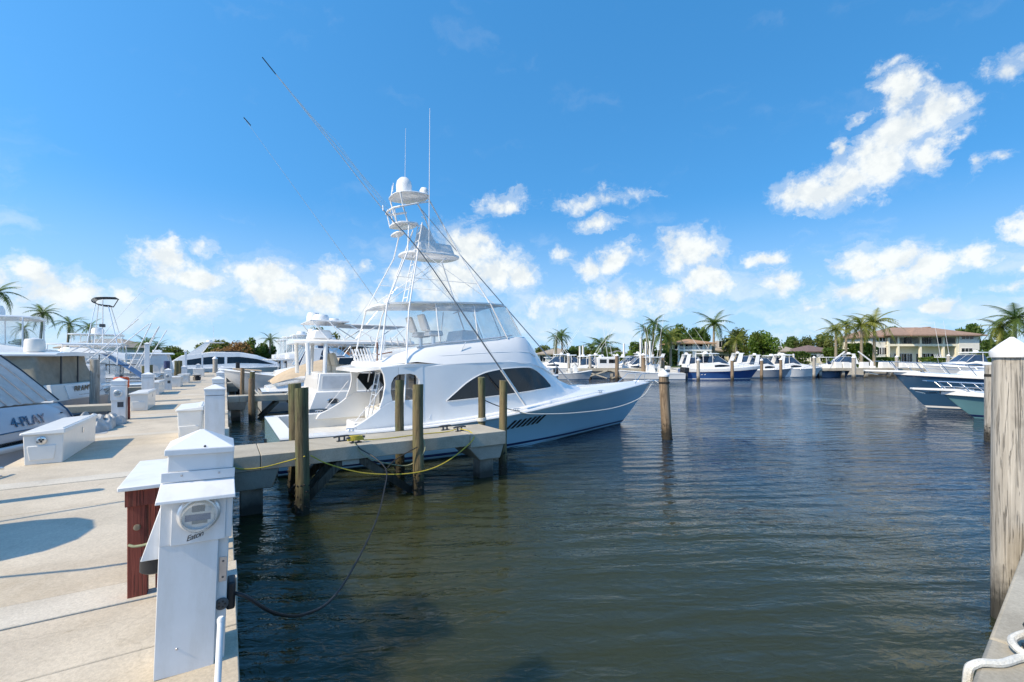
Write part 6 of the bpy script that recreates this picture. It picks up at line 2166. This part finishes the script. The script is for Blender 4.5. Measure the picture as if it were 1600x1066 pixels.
def hedge(px0, px1, ytop, t, m, label, depth=1.2, base=1.25, name='hedge', n=1500, size=.16):
    a, b = (px0 - 800) / 711.0 * t, (px1 - 800) / 711.0 * t
    h = hgt(ytop, t) - base
    rng = random.Random(int(px0))
    mb = MB()
    for _ in range(n):
        u = rng.random()
        hh = h * (.86 + .2 * mnoise.noise(Vector((u * (b - a) * .7, px0, 0))))
        p = Vector(((u - .5) * (b - a), rng.uniform(-.5, .5) * depth, hh * (1 - rng.random() ** 2.2)))
        q = Vector((rng.gauss(0, 1), rng.gauss(0, 1), rng.gauss(0, 1))).normalized()
        v = q.cross(Vector((rng.gauss(0, 1), rng.gauss(0, 1), rng.gauss(0, 1)))).normalized()
        s = size * rng.uniform(.6, 1.3)
        mb.add([p - q * s, p - v * s * .6, p + q * s, p + v * s * .6], [(0, 1, 2, 3)])
    o = mb.build(name, m, smooth=False, loc=far((a + b) / 2, t, base), rz=-VIEW)
    tag(o, label, 'hedge', 'hedges and shrubs on the far shore')
    return o


# ------------------------------------------------------------------ houses
wall_c = mat('cream_stucco', (0.84, 0.78, 0.64), 0.9, var=0.05, scale=1.2)
wall_w = mat('white_stucco', (0.74, 0.72, 0.67), 0.9, var=0.05, scale=1.2)
wall_g = mat('grey_green_stucco', (0.30, 0.34, 0.32), 0.9, var=0.08, scale=1.2)
wall_b = mat('red_brown_brick', (0.26, 0.12, 0.075), 0.9, var=0.2, scale=2)


def roof_mat(name, c):
    if name in MATS:
        return MATS[name]
    m, t, b = _new(name)
    tc = t.n('ShaderNodeTexCoord')
    wv = t.n('ShaderNodeTexWave', wave_type='BANDS', bands_direction='Z')
    t.l(tc.outputs['Object'], wv.inputs['Vector'])
    wv.inputs['Scale'].default_value = 3.2
    wv.inputs['Distortion'].default_value = .6
    n = t.noise(tc.outputs['Object'], 2.2, 5.0, .65)
    f = t.m('ADD', t.m('MULTIPLY', n.outputs[0], .8), t.m('MULTIPLY', wv.outputs[1], .2))
    t.l(t.ramp(f, .3, .75, tuple(x * .7 for x in c) + (1,), tuple(x * 1.25 for x in c) + (1,)), b.inputs['Base Color'])
    b.inputs['Roughness'].default_value = .85
    t.l(t.bump(wv.outputs[1], .5, .05), b.inputs['Normal'])
    return m


tile_br = roof_mat('brown_roof_tile', (0.35, 0.225, 0.165))
tile_or = roof_mat('orange_roof_tile', (0.44, 0.27, 0.17))
tile_pu = roof_mat('purple_brown_roof_tile', (0.20, 0.135, 0.125))
tile_gr = roof_mat('grey_roof_tile', (0.22, 0.23, 0.25))
tile_tn = roof_mat('tan_roof_tile', (0.40, 0.33, 0.26))


def hip_roof(o, x0, x1, y0, y1, z0, z1, m, ov=.6, gable=False, name='roof'):
    x0, x1, y0, y1 = x0 - ov, x1 + ov, y0 - ov, y1 + ov
    ym = (y0 + y1) / 2
    ins = 0.0 if gable else min((y1 - y0) / 2, (x1 - x0) / 2 - .05)
    v = [(x0, y0, z0), (x1, y0, z0), (x1, y1, z0), (x0, y1, z0), (x0 + ins, ym, z1), (x1 - ins, ym, z1)]
    b = MB().add(v, [(0, 1, 5, 4), (2, 3, 4, 5), (1, 2, 5), (3, 0, 4), (3, 2, 1, 0)])
    b.box(x0 + .02, x1 - .02, y0 + .02, y1 - .02, z0 - .22, z0 - .002)
    return b.build(name, m, o, smooth=False)


def win_fr(o, x, y, z, w, h, panes=2, fm=None, face=-1):
    """framed window standing a little out of a wall that faces -Y"""
    f = MB()
    f.box(x - w / 2 - .07, x - w / 2, y - .06, y + .02, z - .07, z + h + .07).box(x + w / 2, x + w / 2 + .07, y - .06, y + .02, z - .07, z + h + .07)
    f.box(x - w / 2, x + w / 2, y - .06, y + .02, z + h, z + h + .07).box(x - w / 2, x + w / 2, y - .06, y + .02, z - .07, z)
    for k in range(1, panes):
        xx = x - w / 2 + w * k / panes
        f.box(xx - .03, xx + .03, y - .055, y + .02, z, z + h)
    fo = f.build('window', fm or whitep, o)
    MB().box(x - w / 2, x + w / 2, y - .03, y - .005, z, z + h).build('pane', glass, fo)
    return fo


def mansion():
    t = 92.0
    s0 = (1448 - 800) / 711.0 * t
    o = empty('mansion', far(s0, t, 1.25), -VIEW, 'two-storey cream mansion with brown hip roof and columned balconies on the right shore', 'house')
    S = t / 711.0
    def X(px): return (px - 1448) * S
    def Z(y): return hgt(y, t) - 1.25
    ze = Z(523.5)
    # recessed main wall and projecting wings
    MB().box(X(1389), X(1500), 2.4, 10, 0, ze).build('wall', wall_c, o)
    MB().box(X(1366), X(1389) - .01, .8, 10, 0, ze - .3).build('wall', wall_w, o)
    MB().box(X(1500) + .01, X(1532), .2, 10, 0, ze - .1).build('wall', wall_w, o)
    # balcony slab, parapet beams and columns
    MB().box(X(1389), X(1500), .3, 2.39, Z(541), Z(539)).build('balcony', wall_c, o)
    MB().box(X(1389), X(1500), .3, .6, Z(539) + .003, Z(537.5)).build('balcony_edge', wall_c, o)
    MB().box(X(1389), X(1500), .3, .62, ze - .45, ze - .05).build('beam', wall_c, o)
    for px in (1391, 1406, 1441, 1477, 1498):
        MB().box(X(px) - .19, X(px) + .19, .30, .68, 0, Z(541) - .002).build('column', wall_c, o)
        MB().box(X(px) - .19, X(px) + .19, .30, .68, Z(537.5) + .002, ze - .452).build('column', wall_c, o)
    for a, b in ((1392, 1405), (1408, 1440), (1443, 1476), (1479, 1497)):
        r = MB()
        r.box(X(a) + .2, X(b) - .2, .42, .48, Z(537.5) + 1.0, Z(537.5) + 1.07)
        n = int((X(b) - X(a)) / .16)
        for k in range(n):
            x = X(a) + .25 + (X(b) - X(a) - .5) * k / max(n - 1, 1)
            r.box(x - .014, x + .014, .44, .465, Z(537.5), Z(537.5) + 1.0)
        r.build('railing', dgrey, o)
    for px, w in ((1401, 1.0), (1434, 1.6), (1458, 1.4), (1467, 1.4), (1488, 1.3)):
        win_fr(o, X(px), 2.39, Z(537), w, 2.2, 2)
    for px, w in ((1402, 1.2), (1418, 1.5), (1428, 1.5), (1437, 1.1), (1453, 1.4), (1463, 1.5), (1471, 1.4), (1487, 1.2)):
        win_fr(o, X(px), 2.39, .15, w, 2.35, 2)
    for k in range(3):
        win_fr(o, X(1376 + k * 5), .79, Z(533), .5, .75, 1)
    win_fr(o, X(1379), .79, Z(554), 1.0, 1.4, 2)
    win_fr(o, X(1386), .79, Z(554), 1.0, 1.4, 2)
    sh = win_fr(o, X(1513), .19, Z(530), 2.4, .7, 3)
    win_fr(o, X(1512), .19, Z(552), 2.2, 1.0, 3)
    hip_roof(o, X(1389), X(1532), .2, 10.5, ze, Z(509), tile_br, .9)
    hip_roof(o, X(1366), X(1395), .8, 9.8, ze - .28, Z(513), tile_br, .6)
    hip_roof(o, X(1425), X(1470), -.2, 5.0, ze - .02, Z(510.3), tile_br, .9)
    MB().box(X(1486), X(1490), 5, 6.5, Z(513), Z(508)).build('chimney', tile_br, o)
    MB().box(X(1405), X(1440), -4.5, .2, -.2, .05).build('terrace', concb, o)
    for k in range(4):
        MB().box(X(1410 + k * 8) - .3, X(1410 + k * 8) + .3, 1.0, 1.6, .0, .8).build('patio_chair', dgrey, o, bevel=.05)
    return o


mansion()


def small_house(px0, px1, ye, yr, t, wm, rm, label, gable=False, wins=3, two=False, depth=9):
    s0, s1 = (px0 - 800) / 711.0 * t, (px1 - 800) / 711.0 * t
    c = (s0 + s1) / 2
    w = (s1 - s0) / 2
    o = empty('house', far(c, t, 1.25), -VIEW, label, 'house')
    ze, zr = hgt(ye, t) - 1.25, hgt(yr, t) - 1.25
    MB().box(-w, w, 0, depth, 0, ze).build('wall', wm, o)
    hip_roof(o, -w, w, 0, depth, ze, zr, rm, .7, gable)
    for k in range(wins):
        x = -w + 2 * w * (k + .5) / wins
        win_fr(o, x, -.005, .9, min(1.6, w / wins * 1.1), 1.3, 2)
        if two:
            win_fr(o, x, -.005, 3.9, min(1.6, w / wins * 1.1), 1.3, 2)
    return o


small_house(1264, 1306, 549, 538.5, 92, wall_w, tile_pu, 'low white house with purple-brown hip roof behind the dock right of the grey gable', wins=3)
small_house(1214, 1243, 549, 541, 98, wall_g, tile_tn, 'low grey-green house with tan roof left of the purple-brown roof', True, 2)
small_house(955, 990, 555, 547, 92, wall_g, tile_gr, 'low house with slate-grey roof behind the far marina boats', wins=3)
small_house(1120, 1150, 548, 531, 97, wall_c, tile_tn, 'cream house with tan roof between the tall palm and the bright shrubs', wins=2, two=True)
small_house(498, 552, 541, 534, 96, wall_b, tile_gr, 'red-brown building glimpsed between boats behind the hardtop cruiser', wins=7, two=True)
small_house(92, 196, 543, 528, 100, wall_w, tile_tn, 'long pale house behind the boats on the left', wins=6)
small_house(840, 905, 553, 543, 100, wall_w, tile_tn, 'low pale house left of the twin slender palms', wins=4)


def balcony_house():
    t = 88.0
    o = empty('house', far((1098 - 800) / 711.0 * t, t, 1.25), -VIEW, 'two-storey house with orange-tan roof and open white balconies above the blue cruiser', 'house')
    S = t / 711.0
    def X(px): return (px - 1098) * S
    def Z(y): return hgt(y, t) - 1.25
    MB().box(X(1060), X(1112), 2.5, 9, 0, Z(536)).build('wall', wall_c, o)
    MB().box(X(1060), X(1112), 0, 2.49, Z(549), Z(546)).build('balcony', whitep, o)
    for px in (1061, 1070, 1084, 1087, 1100, 1111):
        MB().box(X(px) - .18, X(px) + .18, .1, .46, 0, Z(549) - .002).build('column', whitep, o)
        MB().box(X(px) - .16, X(px) + .16, .12, .44, Z(546) + .002, Z(536)).build('column', whitep, o)
    r = MB()
    for k in range(40):
        x = X(1061) + (X(1111) - X(1061)) * k / 39
        r.box(x - .03, x + .03, .2, .26, Z(546) + .004, Z(542.5))
    r.box(X(1061), X(1111), .17, .29, Z(542.5) + .002, Z(541.6))
    r.build('railing', whitep, o)
    for px in (1066, 1077, 1093, 1106):
        win_fr(o, X(px), 2.49, Z(546) + .1, 1.3, 1.1, 2)
        win_fr(o, X(px), 2.49, .3, 1.4, 1.7, 2)
    hip_roof(o, X(1060), X(1112), 0, 9, Z(536) + .002, Z(528), tile_or, .7)
    return o


balcony_house()

# ------------------------------------------------------------------ vegetation
hedge(1362, 1404, 556.5, 84, leaf_c, 'clipped green hedge left of the mansion terrace steps', n=1700)
hedge(1438, 1482, 556.5, 84, leaf_c, 'clipped green hedge right of the mansion terrace steps', n=1700)
hedge(1300, 1330, 561, 80, leaf_c, 'low hedge on the lawn behind the far dock', n=900)
hedge(1330, 1362, 534, 86, leaf_c, 'tall bright shrub hedge left of the mansion', 3.5, n=2600, size=.26)
hedge(1292, 1330, 543, 90, leaf_a, 'dark shrubs under the yellow-green palms', 3, n=2200, size=.26)
hedge(1232, 1262, 548, 84, leaf_a, 'dark shrubs before the grey-green house', 2, n=1500, size=.22)
hedge(880, 925, 545, 86, leaf_b, 'olive shrubs beneath the twin slender palms', 3, n=2200, size=.26)
hedge(985, 1060, 545, 90, leaf_a, 'dense green shrubs left of the balcony house', 4, n=3600, size=.28)
hedge(925, 985, 550, 88, leaf_c, 'low bright shrubs at the middle of the far shore', 3, n=2200, size=.24)
hedge(1150, 1215, 552, 86, leaf_a, 'shrubs right of the balcony house', 2.5, n=2200, size=.24)
hedge(420, 520, 552, 110, leaf_b, 'long shrub belt behind the cruisers at centre left', 4, n=3400, size=.32)
hedge(225, 425, 551, 104, leaf_a, 'long green shrub belt beyond the end of the dock', 5, n=5200, size=.34)
hedge(-40, 100, 551, 100, leaf_b, 'shrub belt behind the boats at far left', 4, n=3600, size=.34)
hedge(1530, 1700, 545, 88, leaf_a, 'dark shrubs beyond the right edge pile', 4, n=3600, size=.3)
hedge(550, 860, 552, 108, leaf_b, 'shrub belt hidden mostly behind the blue yacht', 4, n=4500, size=.34)

for i, a in enumerate([
        (1062, 506, 95, 60, 3, 'large dark green tree behind the balcony house roof'),
        (1088, 511, 98, 42, 0, 'green tree right of the large dark tree'),
        (1158, 514, 92, 44, 4, 'brownish green tree right of the tall palm'),
        (1192, 519, 90, 46, 2, 'rounded bright tree behind the white sedan cruiser'),
        (1238, 525, 105, 26, 0, 'small dark tree left of the tan roofed house'),
        (1256, 527, 104, 24, 4, 'olive tree behind the tan roofed house'),
        (1290, 521, 104, 48, 1, 'broad olive tree behind the purple-brown roof'),
        (1395, 510, 118, 60, 3, 'dark tree rising behind the left end of the mansion roof'),
        (1520, 505, 118, 44, 0, 'tree rising behind the right end of the mansion roof'),
        (1560, 512, 100, 44, 3, 'dark tree right of the mansion'),
        (950, 543, 104, 40, 4, 'low olive tree behind the marina at centre'),
        (905, 540, 108, 40, 0, 'low green tree right of the twin slender palms'),
        (850, 540, 112, 44, 1, 'low tree above the bow of the blue yacht'),
        (393, 527, 100, 34, 3, 'dark rounded tree beyond the end of the dock'),
        (370, 535, 98, 44, 5, 'reddish brown leaved tree beyond the white motor yacht'),
        (345, 532, 106, 60, 1, 'olive tree left of the reddish tree'),
        (412, 536, 104, 30, 0, 'small green tree right of the dark rounded tree'),
        (500, 513, 108, 40, 4, 'taller thin-crowned tree behind the hardtop cruiser'),
        (470, 524, 110, 44, 1, 'olive tree behind the glass-sided sportfishing boat'),
        (540, 534, 112, 60, 0, 'tree behind the hardtop cruiser canopy'),
        (265, 541, 112, 44, 1, 'low olive tree left of the white motor yacht arch'),
        (1010, 528, 100, 44, 0, 'green tree behind the cluster of palms'),
        (30, 530, 104, 60, 3, 'dark tree at far left behind the flybridge yacht')]):
    tree(a[0], a[1], a[2], a[3], a[4], a[5], seed=200 + i)

for i, a in enumerate([
        (868, 521, 82, 'g', .95, 14, .4, 'slender palm, left one of a lone pair above the yacht bow'),
        (879, 517, 84, 'g', .9, 14, -.3, 'slender palm, right one of a lone pair above the yacht bow'),
        (924, 535, 86, 'g', 1.0, 16, 0, 'bushy low palm, smaller one at the centre of the far shore'),
        (941, 530, 82, 'g', 1.3, 18, 0, 'bushy wide palm, larger one at the centre of the far shore'),
        (1020, 497, 88, 'g', 1.15, 14, .5, 'tall palm topping the palm cluster left of the balcony house'),
        (1012, 509, 86, 'g', 1.1, 14, -.6, 'palm at the left of the palm cluster'),
        (1032, 511, 84, 'g', 1.2, 16, .4, 'palm at the right of the palm cluster'),
        (1048, 516, 86, 'y', 1.2, 14, 0, 'yellowish palm right of the palm cluster'),
        (1115, 494, 90, 'g', 1.7, 15, .3, 'tall dark palm with long fronds above the blue cruiser'),
        (1150, 522, 84, 'y', 1.1, 14, 0, 'yellow-brown palm beside the cream house'),
        (1306, 505, 82, 'y', 1.3, 16, 0, 'yellow-green palm above the purple-brown roof'),
        (1322, 499, 86, 'g', 1.2, 13, .3, 'dark thin palm between the yellow-green palms'),
        (1346, 497, 82, 'y', 1.45, 17, -.4, 'wind-swept yellow palm left of the mansion'),
        (1366, 491, 82, 'y', 1.6, 18, .3, 'tallest wind-swept yellow palm beside the mansion'),
        (1586, 481, 66 + 12, 'g', 2.0, 20, 0, 'large palm behind the white cap of the big pile'),
        (1562, 500, 80, 'y', 1.5, 16, -.5, 'yellow-green palm right of the mansion'),
        (62, 480, 80, 'g', 1.15, 16, .4, 'dark palm standing clear above the left boats'),
        (40, 507, 84, 'g', .9, 13, -.3, 'smaller palm left of the clear dark palm'),
        (105, 497, 92, 'g', 1.2, 12, .3, 'small palm behind the slanting outriggers'),
        (140, 505, 96, 'g', 1.1, 12, 0, 'small palm left of the black tower top'),
        (-10, 446, 78, 'g', 1.35, 17, .4, 'tall palm cut by the left edge of the view'),
        (228, 530, 92, 'g', 1.1, 14, 0, 'dark palm crown behind the tall square white post'),
        (246, 536, 94, 'g', 1.0, 13, 0, 'low palm right of the tall square white post'),
        (422, 524, 104, 'g', 1.1, 12, 0, 'small palm above the outriggers of the sportfishing boat')]):
    palm(a[0], a[1], a[2], a[3], a[7], fl=a[4], n=a[5], lean=a[6], seed=300 + i, r=.15 + .05 * a[4])

# ------------------------------------------------------------------ far boats and piers
FARG = 'boats moored along the far shore'


def far_express(px, t, L, B, fa, fb, hm, label, rz=0.0, top=True, band=None, rig=False, arch=False, wl=navy):
    o = empty('express_cruiser', at_far(px, t), -VIEW + rz, label, 'motorboat', FARG)
    H = std_hull(L, B, fa, fb, L * .13)
    hull_parts(o, H, hm, gel, stripe=wl, white_band=band or 0)
    house(o, [(L * .22, B * .44, fa, B * .40, fa + .75, .04), (L * .42, B * .43, fa + .05, B * .36, fa + .95, .05), (L * .60, B * .36, fa + .15, B * .26, fa + .8, .05), (L * .84, B * .18, fb - .1, B * .1, fb + .15, .03)], gel, 'cabin', [[(L * .36, .3, .62), (L * .46, .3, .68), (L * .56, .38, .6)]])
    wind_screen(o, L * .42, L * .54, B * .34, B * .30, fa + .85, fa + 1.75, glassb)
    if top:
        hardtop(o, L * .20, L * .44, B * .38, fa + 2.0, .10)
        for s in (-1, 1):
            posts(o, [((L * .22, s * B * .38, fa + .6), (L * .22, s * B * .36, fa + 2.0)), ((L * .34, s * B * .38, fa + .8), (L * .34, s * B * .36, fa + 2.0))], .035)
        patch([(L * .42, -B * .3, fa + 1.0), (L * .42, B * .3, fa + 1.0), (L * .40, B * .3, fa + 2.0), (L * .40, -B * .3, fa + 2.0)], .01).build('clear_curtain', vinyl, o)
        radome(o, L * .3, 0, fa + 2.12, .28)
    if arch:
        for s in (-1, 1):
            MB().hexa([(L * .16, s * B * .40 - .06, fa + .6), (L * .24, s * B * .40 - .06, fa + .7), (L * .24, s * B * .40 + .06, fa + .7), (L * .16, s * B * .40 + .06, fa + .6)], [(L * .22, s * B * .33 - .06, fa + 2.1), (L * .28, s * B * .33 - .06, fa + 2.1), (L * .28, s * B * .33 + .06, fa + 2.1), (L * .22, s * B * .33 + .06, fa + 2.1)]).build('arch', gel, o)
        MB().box(L * .21, L * .30, -B * .34, B * .34, fa + 2.09, fa + 2.2).build('arch_top', gel, o, bevel=.03)
        radome(o, L * .25, 0, fa + 2.2, .25)
    if rig:
        outriggers(o, L * .36, B * .36, fa + 1.4, 6.0, .55, .06, whitep)
    bow_rail(o, H, L * .5, L * .95, .5, 6, .4, .014)
    return o, H


def far_console(px, t, L, label, rz=0.0, motors=2, cowl=None, ttop=True, hm=None, poles=0):
    o = empty('center_console_boat', at_far(px, t), -VIEW + rz, label, 'motorboat', FARG)
    H = std_hull(L, L * .29, .85, 1.25, L * .12)
    hull_parts(o, H, hm or gel, nonskid, stripe=navy)
    cn = MB().taper(L * .42, L * .56, -.5, .5, .8, 1.9, .12, .06).build('console', gel, o, bevel=.05)
    patch([(L * .52, -.42, 1.9), (L * .52, .42, 1.9), (L * .47, .40, 2.35), (L * .47, -.40, 2.35)], .01).build('windscreen', glassb, o)
    MB().box(L * .30, L * .37, -.6, .6, .8, 1.5).build('leaning_post', gel2, o, bevel=.05)
    if ttop:
        hardtop(o, L * .30, L * .60, L * .12, 2.9, .07, gel, .03)
        for s in (-1, 1):
            posts(o, [((L * .40, s * .55, .9), (L * .36, s * .7, 2.9)), ((L * .54, s * .5, .9), (L * .56, s * .62, 2.9)), ((L * .40, s * .55, .9), (L * .56, s * .62, 2.9))], .028)
        for i in range(5):
            MB().tube([(L * .31, -.6 + .3 * i, 2.9), (L * .28, -.6 + .3 * i, 3.4)], .03, 6).build('rod_holder', whitep, o)
    for k in range(motors):
        outboard(o, .05, (k - (motors - 1) / 2) * .62, .75, cowl or blackm, 1.15)
    for k in range(poles):
        MB().tube([(L * .4 + k * .5, .5 - k * .9, 2.9), (L * .3 + k * .3, .7 - k * 1.2, 8.5)], .03, 6, r1=.012).build('outrigger', whitep, o)
    return o


o, H = far_express(1066, 61, 10.4, 3.4, 1.35, 1.75, royal, 'royal-blue hulled express cruiser with white hardtop broadside across the basin', band=.36, rig=True, wl=gel)
wl_ = MB()
for s in (-1,):
    for (x, l) in ((1.9, .55), (2.35, .45), (6.3, .5)):
        a = H.pt(x / 10.4, .62, s, .014)
        wl_.add([a, a + Vector((l * .5, 0, 0)), a + Vector((l, -.012, .28))], [(0, 1, 2)])
wl_.build('hull_emblem', gel, o, smooth=False)
far_express(1158, 65, 7.6, 2.9, 1.1, 1.45, grey_hull, 'grey-hulled express boat with radar arch just right of the royal-blue cruiser', arch=True, top=False)
far_express(1196, 66, 8.2, 3.0, 1.2, 1.5, gel, 'white sedan cruiser with dark canvas top and arch near the far dock', arch=True)
far_console(1066, 59, 8.6, 'white center console boat with T-top and three black outboard motors left of the blue cruiser', math.pi, 3, poles=2)
far_console(1000, 62, 8.2, 'white center console with green tinted windscreen behind the far X-braced pier', math.pi, 2)
far_console(935, 64, 7.6, 'white center console on the left part of the far X-braced pier', 0, 1, gel)
far_express(886, 66, 7.8, 2.9, 1.0, 1.3, gel, 'white cabin boat in the far marina cluster under the bushy palms')
far_console(872, 58, 4.4, 'small grey inflatable dinghy beyond the yacht foredeck', 0, 1, black, False, mat('grey_inflatable', (.42, .43, .44), .6))
far_express(1030, 67, 8.0, 2.9, 1.1, 1.4, gel, 'white express boat behind the capped brown piles', math.pi, top=True)
far_console(1262, 67.5, 6.4, 'small navy boat with white T-top moored before the far dock', 0, 1, navy, True, navy)
far_express(1560, 60, 10, 3.6, 1.5, 1.9, gel, 'white cruiser behind the pulpit rails at the right, blue glass windscreen', math.pi, arch=False, top=True)
far_express(860, 62, 9.0, 3.2, 1.3, 1.6, gel, 'white flybridge-style boat just past the blue yacht house', math.pi)


far_express(905, 70, 9.0, 3.2, 1.3, 1.6, gel, 'white cabin cruiser behind the left half of the far X-braced pier', math.pi, rig=True)
far_console(975, 68, 8.0, 'white T-top boat tucked between the mast posts and the brown capped piles', 0, 2, poles=2)
far_express(1128, 69, 9.5, 3.3, 1.4, 1.8, gel, 'white express cruiser moored behind the royal-blue cruiser', 0, arch=True, top=False)
far_express(1228, 69.5, 7.5, 2.9, 1.1, 1.4, gel, 'white runabout with hardtop behind the sedan cruiser', math.pi)
far_console(1040, 70, 7.0, 'white T-top boat in front of the balcony house columns', math.pi, 2, gel)


o, H = far_express(420, 30, 9.5, 3.3, 1.2, 1.6, gel, 'white express cruiser with blue glass between the tan cover and the glass-sided boat', 0, arch=True, top=False)
o.location, o.rotation_euler = (2.3, 30.6, 0), (0, 0, 0)
o['group'] = 'cruisers in the row right of the dock'
o, H = far_express(420, 30, 10.5, 3.6, 1.3, 1.7, gel, 'white hardtop cruiser with blue glass beyond the hardtop cruiser, behind the blue yacht', 0, top=True)
o.location, o.rotation_euler = (7.5, 23.0, 0), (0, 0, 0)
o['group'] = 'cruisers in the row right of the dock'
for i, (px, t, L, lb, kind) in enumerate([
        (862, 70, 8.5, 'white hardtop cruiser just clear of the yacht house, partly behind other far boats', 0), (893, 72 - 1.2, 7.2, 'white boat with dark canvas behind the leftmost grey capped pile', 1),
        (918, 69.5, 8.0, 'white T-top boat left of the small box hut', 1), (958, 70, 9.0, 'white cabin cruiser right of the small box hut', 0),
        (988, 70.5, 7.6, 'white T-top boat below the slate-grey roof', 1), (1018, 70, 8.5, 'white arch-topped cruiser under the palm cluster', 2),
        (1052, 65, 7.5, 'white arch-topped runabout ahead of the triple outboards', 2), (1345, 70, 7.5, 'white runabout moored by the middle of the long far dock', 2), (1440, 69.5, 8.5, 'white T-top boat below the mansion terrace', 1)]):
    if kind == 1:
        far_console(px, t, L, lb, (0, math.pi)[i % 2], 2, (blackm, gel)[i % 2], poles=(i % 3))
    else:
        far_express(px, t, L, 3.0, 1.2 + .1 * (i % 3), 1.6, gel, lb, (0, math.pi)[i % 2], top=kind == 0, arch=kind == 2, rig=kind == 0)


def far_pier(px0, px1, t, z, label, bracing=False, w=2.0):
    a, b = (px0 - 800) / 711.0 * t, (px1 - 800) / 711.0 * t
    o = empty('far_pier', far((a + b) / 2, t, 0), -VIEW, label, 'pier')
    h = (b - a) / 2
    n = max(2, int((b - a) / 3))
    for k in range(n):
        x0 = -h + 2 * h * k / n
        MB().box(x0 + .01, x0 + 2 * h / n - .01, -w / 2, w / 2, z - .35, z).build('deck_slab', concw, o)
        MB().box(x0 + .3, x0 + .65, -w / 2 + .2, -w / 2 + .55, -1, z - .352).build('concrete_pile', concp, o)
        if bracing:
            m = gel2
            for (p, q) in (((x0 + .4, z - .3), (x0 + 2 * h / n - .2, .15)), ((x0 + 2 * h / n - .2, z - .3), (x0 + .4, .15))):
                brace((p[0], -w / 2 - .06, p[1]), (q[0], -w / 2 - .06, q[1]), .16, .08).build('brace', mat('pale_timber', (.5, .45, .36), .8), o)
    return o


far_pier(905, 1035, 61.5, 1.45, 'X-braced pale pier of the far marina behind the yacht foredeck', True)
far_pier(1236, 1520, 67, 1.35, 'long pale dock along the far right shore below the mansion lawn')
cp = 'capped piles along the far shore'
for i, (px, yt, t, m, lb, capd) in enumerate([
        (889, 556, 63, grey_wood, 'grey capped pile above the yacht foredeck, leftmost of the far row', True),
        (922, 556, 61, grey_wood, 'grey capped pile near the white van-like box on the far pier', True),
        (938, 558, 64, grey_wood, 'thin capped pile between two thicker ones at the far marina', True),
        (964, 556, 59, brown_wood, 'thick brown capped pile in front of the X-braced pier', True),
        (1005, 555, 59, brown_wood, 'thick brown capped pile before the green tinted windscreen', True),
        (1036, 556, 60, brown_wood, 'brown capped pile behind the leaning mooring pile', True),
        (1091, 563, 57, grey_wood, 'grey pile in front of the blue cruiser stern', True),
        (1144, 563, 57, brown_wood, 'pale brown pile in front of the blue cruiser bow', True),
        (1190, 563, 60, brown_wood, 'pale brown pile right of the blue cruiser bow', True),
        (1220, 562, 62, brown_wood, 'brown pile before the white sedan cruiser', True),
        (1272, 559, 63, grey_wood, 'capped grey pile before the small navy boat', True),
        (1334, 559, 63, grey_wood, 'thick capped grey pile at the middle of the far dock', True),
        (1401, 558, 65, grey_wood, 'capped pile on the far dock below the left mansion columns', True),
        (1482, 556, 66, grey_wood, 'capped pile on the far dock below the right end of the mansion', True)]):
    pile('capped_pile', *at_far(px, t)[:2], hgt(yt, t), .24 if 'thick' in lb else .19, m, lb, group=cp, cap=capd, seed=60 + i)
for i, (px, yt, t, lb) in enumerate([(975, 537, 64, 'tall pale mast post left of the palm cluster, nearest the slate-grey roof'), (1001, 529, 65, 'tall pale mast post under the left palms'), (1009, 534, 66, 'tall pale mast post, middle of the three by the palms'),
                                     (1016, 533, 65, 'tall pale mast post, right of the three by the palms'), (906, 541, 66, 'thin white mast behind the far marina boats at left'), (911, 540, 67, 'second thin white mast behind the far marina boats at left'), (1240, 553, 66, 'short white square post on the far dock by the sedan cruiser')]):
    h = hgt(yt, t)
    o = MB().box(-.10, .10, -.10, .10, 0, h).build('mast_post', gel2, loc=at_far(px, t, 0))
    tag(o, lb, 'post', 'pale mast posts in the far marina')


def lift(px, t, label, flip=1):
    o = empty('boat_lift', at_far(px, t, 1.2), -VIEW, label, 'boat lift', 'white davit lifts on the far dock')
    MB().box(-.15, .15, -.15, .15, 0, 1.1).build('post', whitep, o)
    brace((0, 0, 1.1), (flip * 2.0, 0, 2.6), .16, .14).build('arm', whitep, o)
    MB().tube([(flip * 1.9, 0, 2.5), (flip * 1.9, 0, .9)], .02, 6).build('cable', dgrey, o)
    MB().box(-.4, .4, -.3, .3, 0, .45).build('winch_box', whitep, o, bevel=.04)
    return o


lift(1299, 68, 'white davit lift arm left of the capped grey dock pile', 1)
lift(1362, 68, 'white davit lift arm left of the mansion lawn, leaning left', -1)
ORD = ['first', 'second', 'third', 'fourth', 'fifth', 'sixth', 'seventh', 'eighth', 'ninth', 'tenth']
for i, px in enumerate((1308, 1320, 1350, 1380, 1390)):
    o = MB().taper(-.5, .5, -.4, .4, 0, .9, .05, .05).build('dock_locker', boxw, bevel=.04, loc=at_far(px, 67, 1.355), rz=-VIEW)
    tag(o, ORD[i] + ' white locker from the left on the long far dock', 'dock box', 'white lockers on the far dock')
for i, px in enumerate((1410, 1418, 1428, 1443, 1455)):
    o = MB().taper(-.45, .45, -.4, .4, 0, .8, .05, .05).build('dock_locker', boxw, bevel=.04, loc=at_far(px, 67.3, 1.355), rz=-VIEW)
    tag(o, ORD[i + 5] + ' white locker from the left on the long far dock', 'dock box', 'white lockers on the far dock')
vb = empty('dock_hut', at_far(947, 61.5, 1.46), -VIEW, 'small white box hut with a dark side window on the far X-braced pier', 'hut')
MB().box(-1.3, 1.3, -.8, .8, 0, 1.5).build('body', gel, vb, bevel=.06)
MB().box(-1.0, -.1, -.82, -.805, .7, 1.2).build('window', glass, vb)
MB().box(.2, 1.1, -.82, -.805, .7, 1.2).build('window', glass, vb)
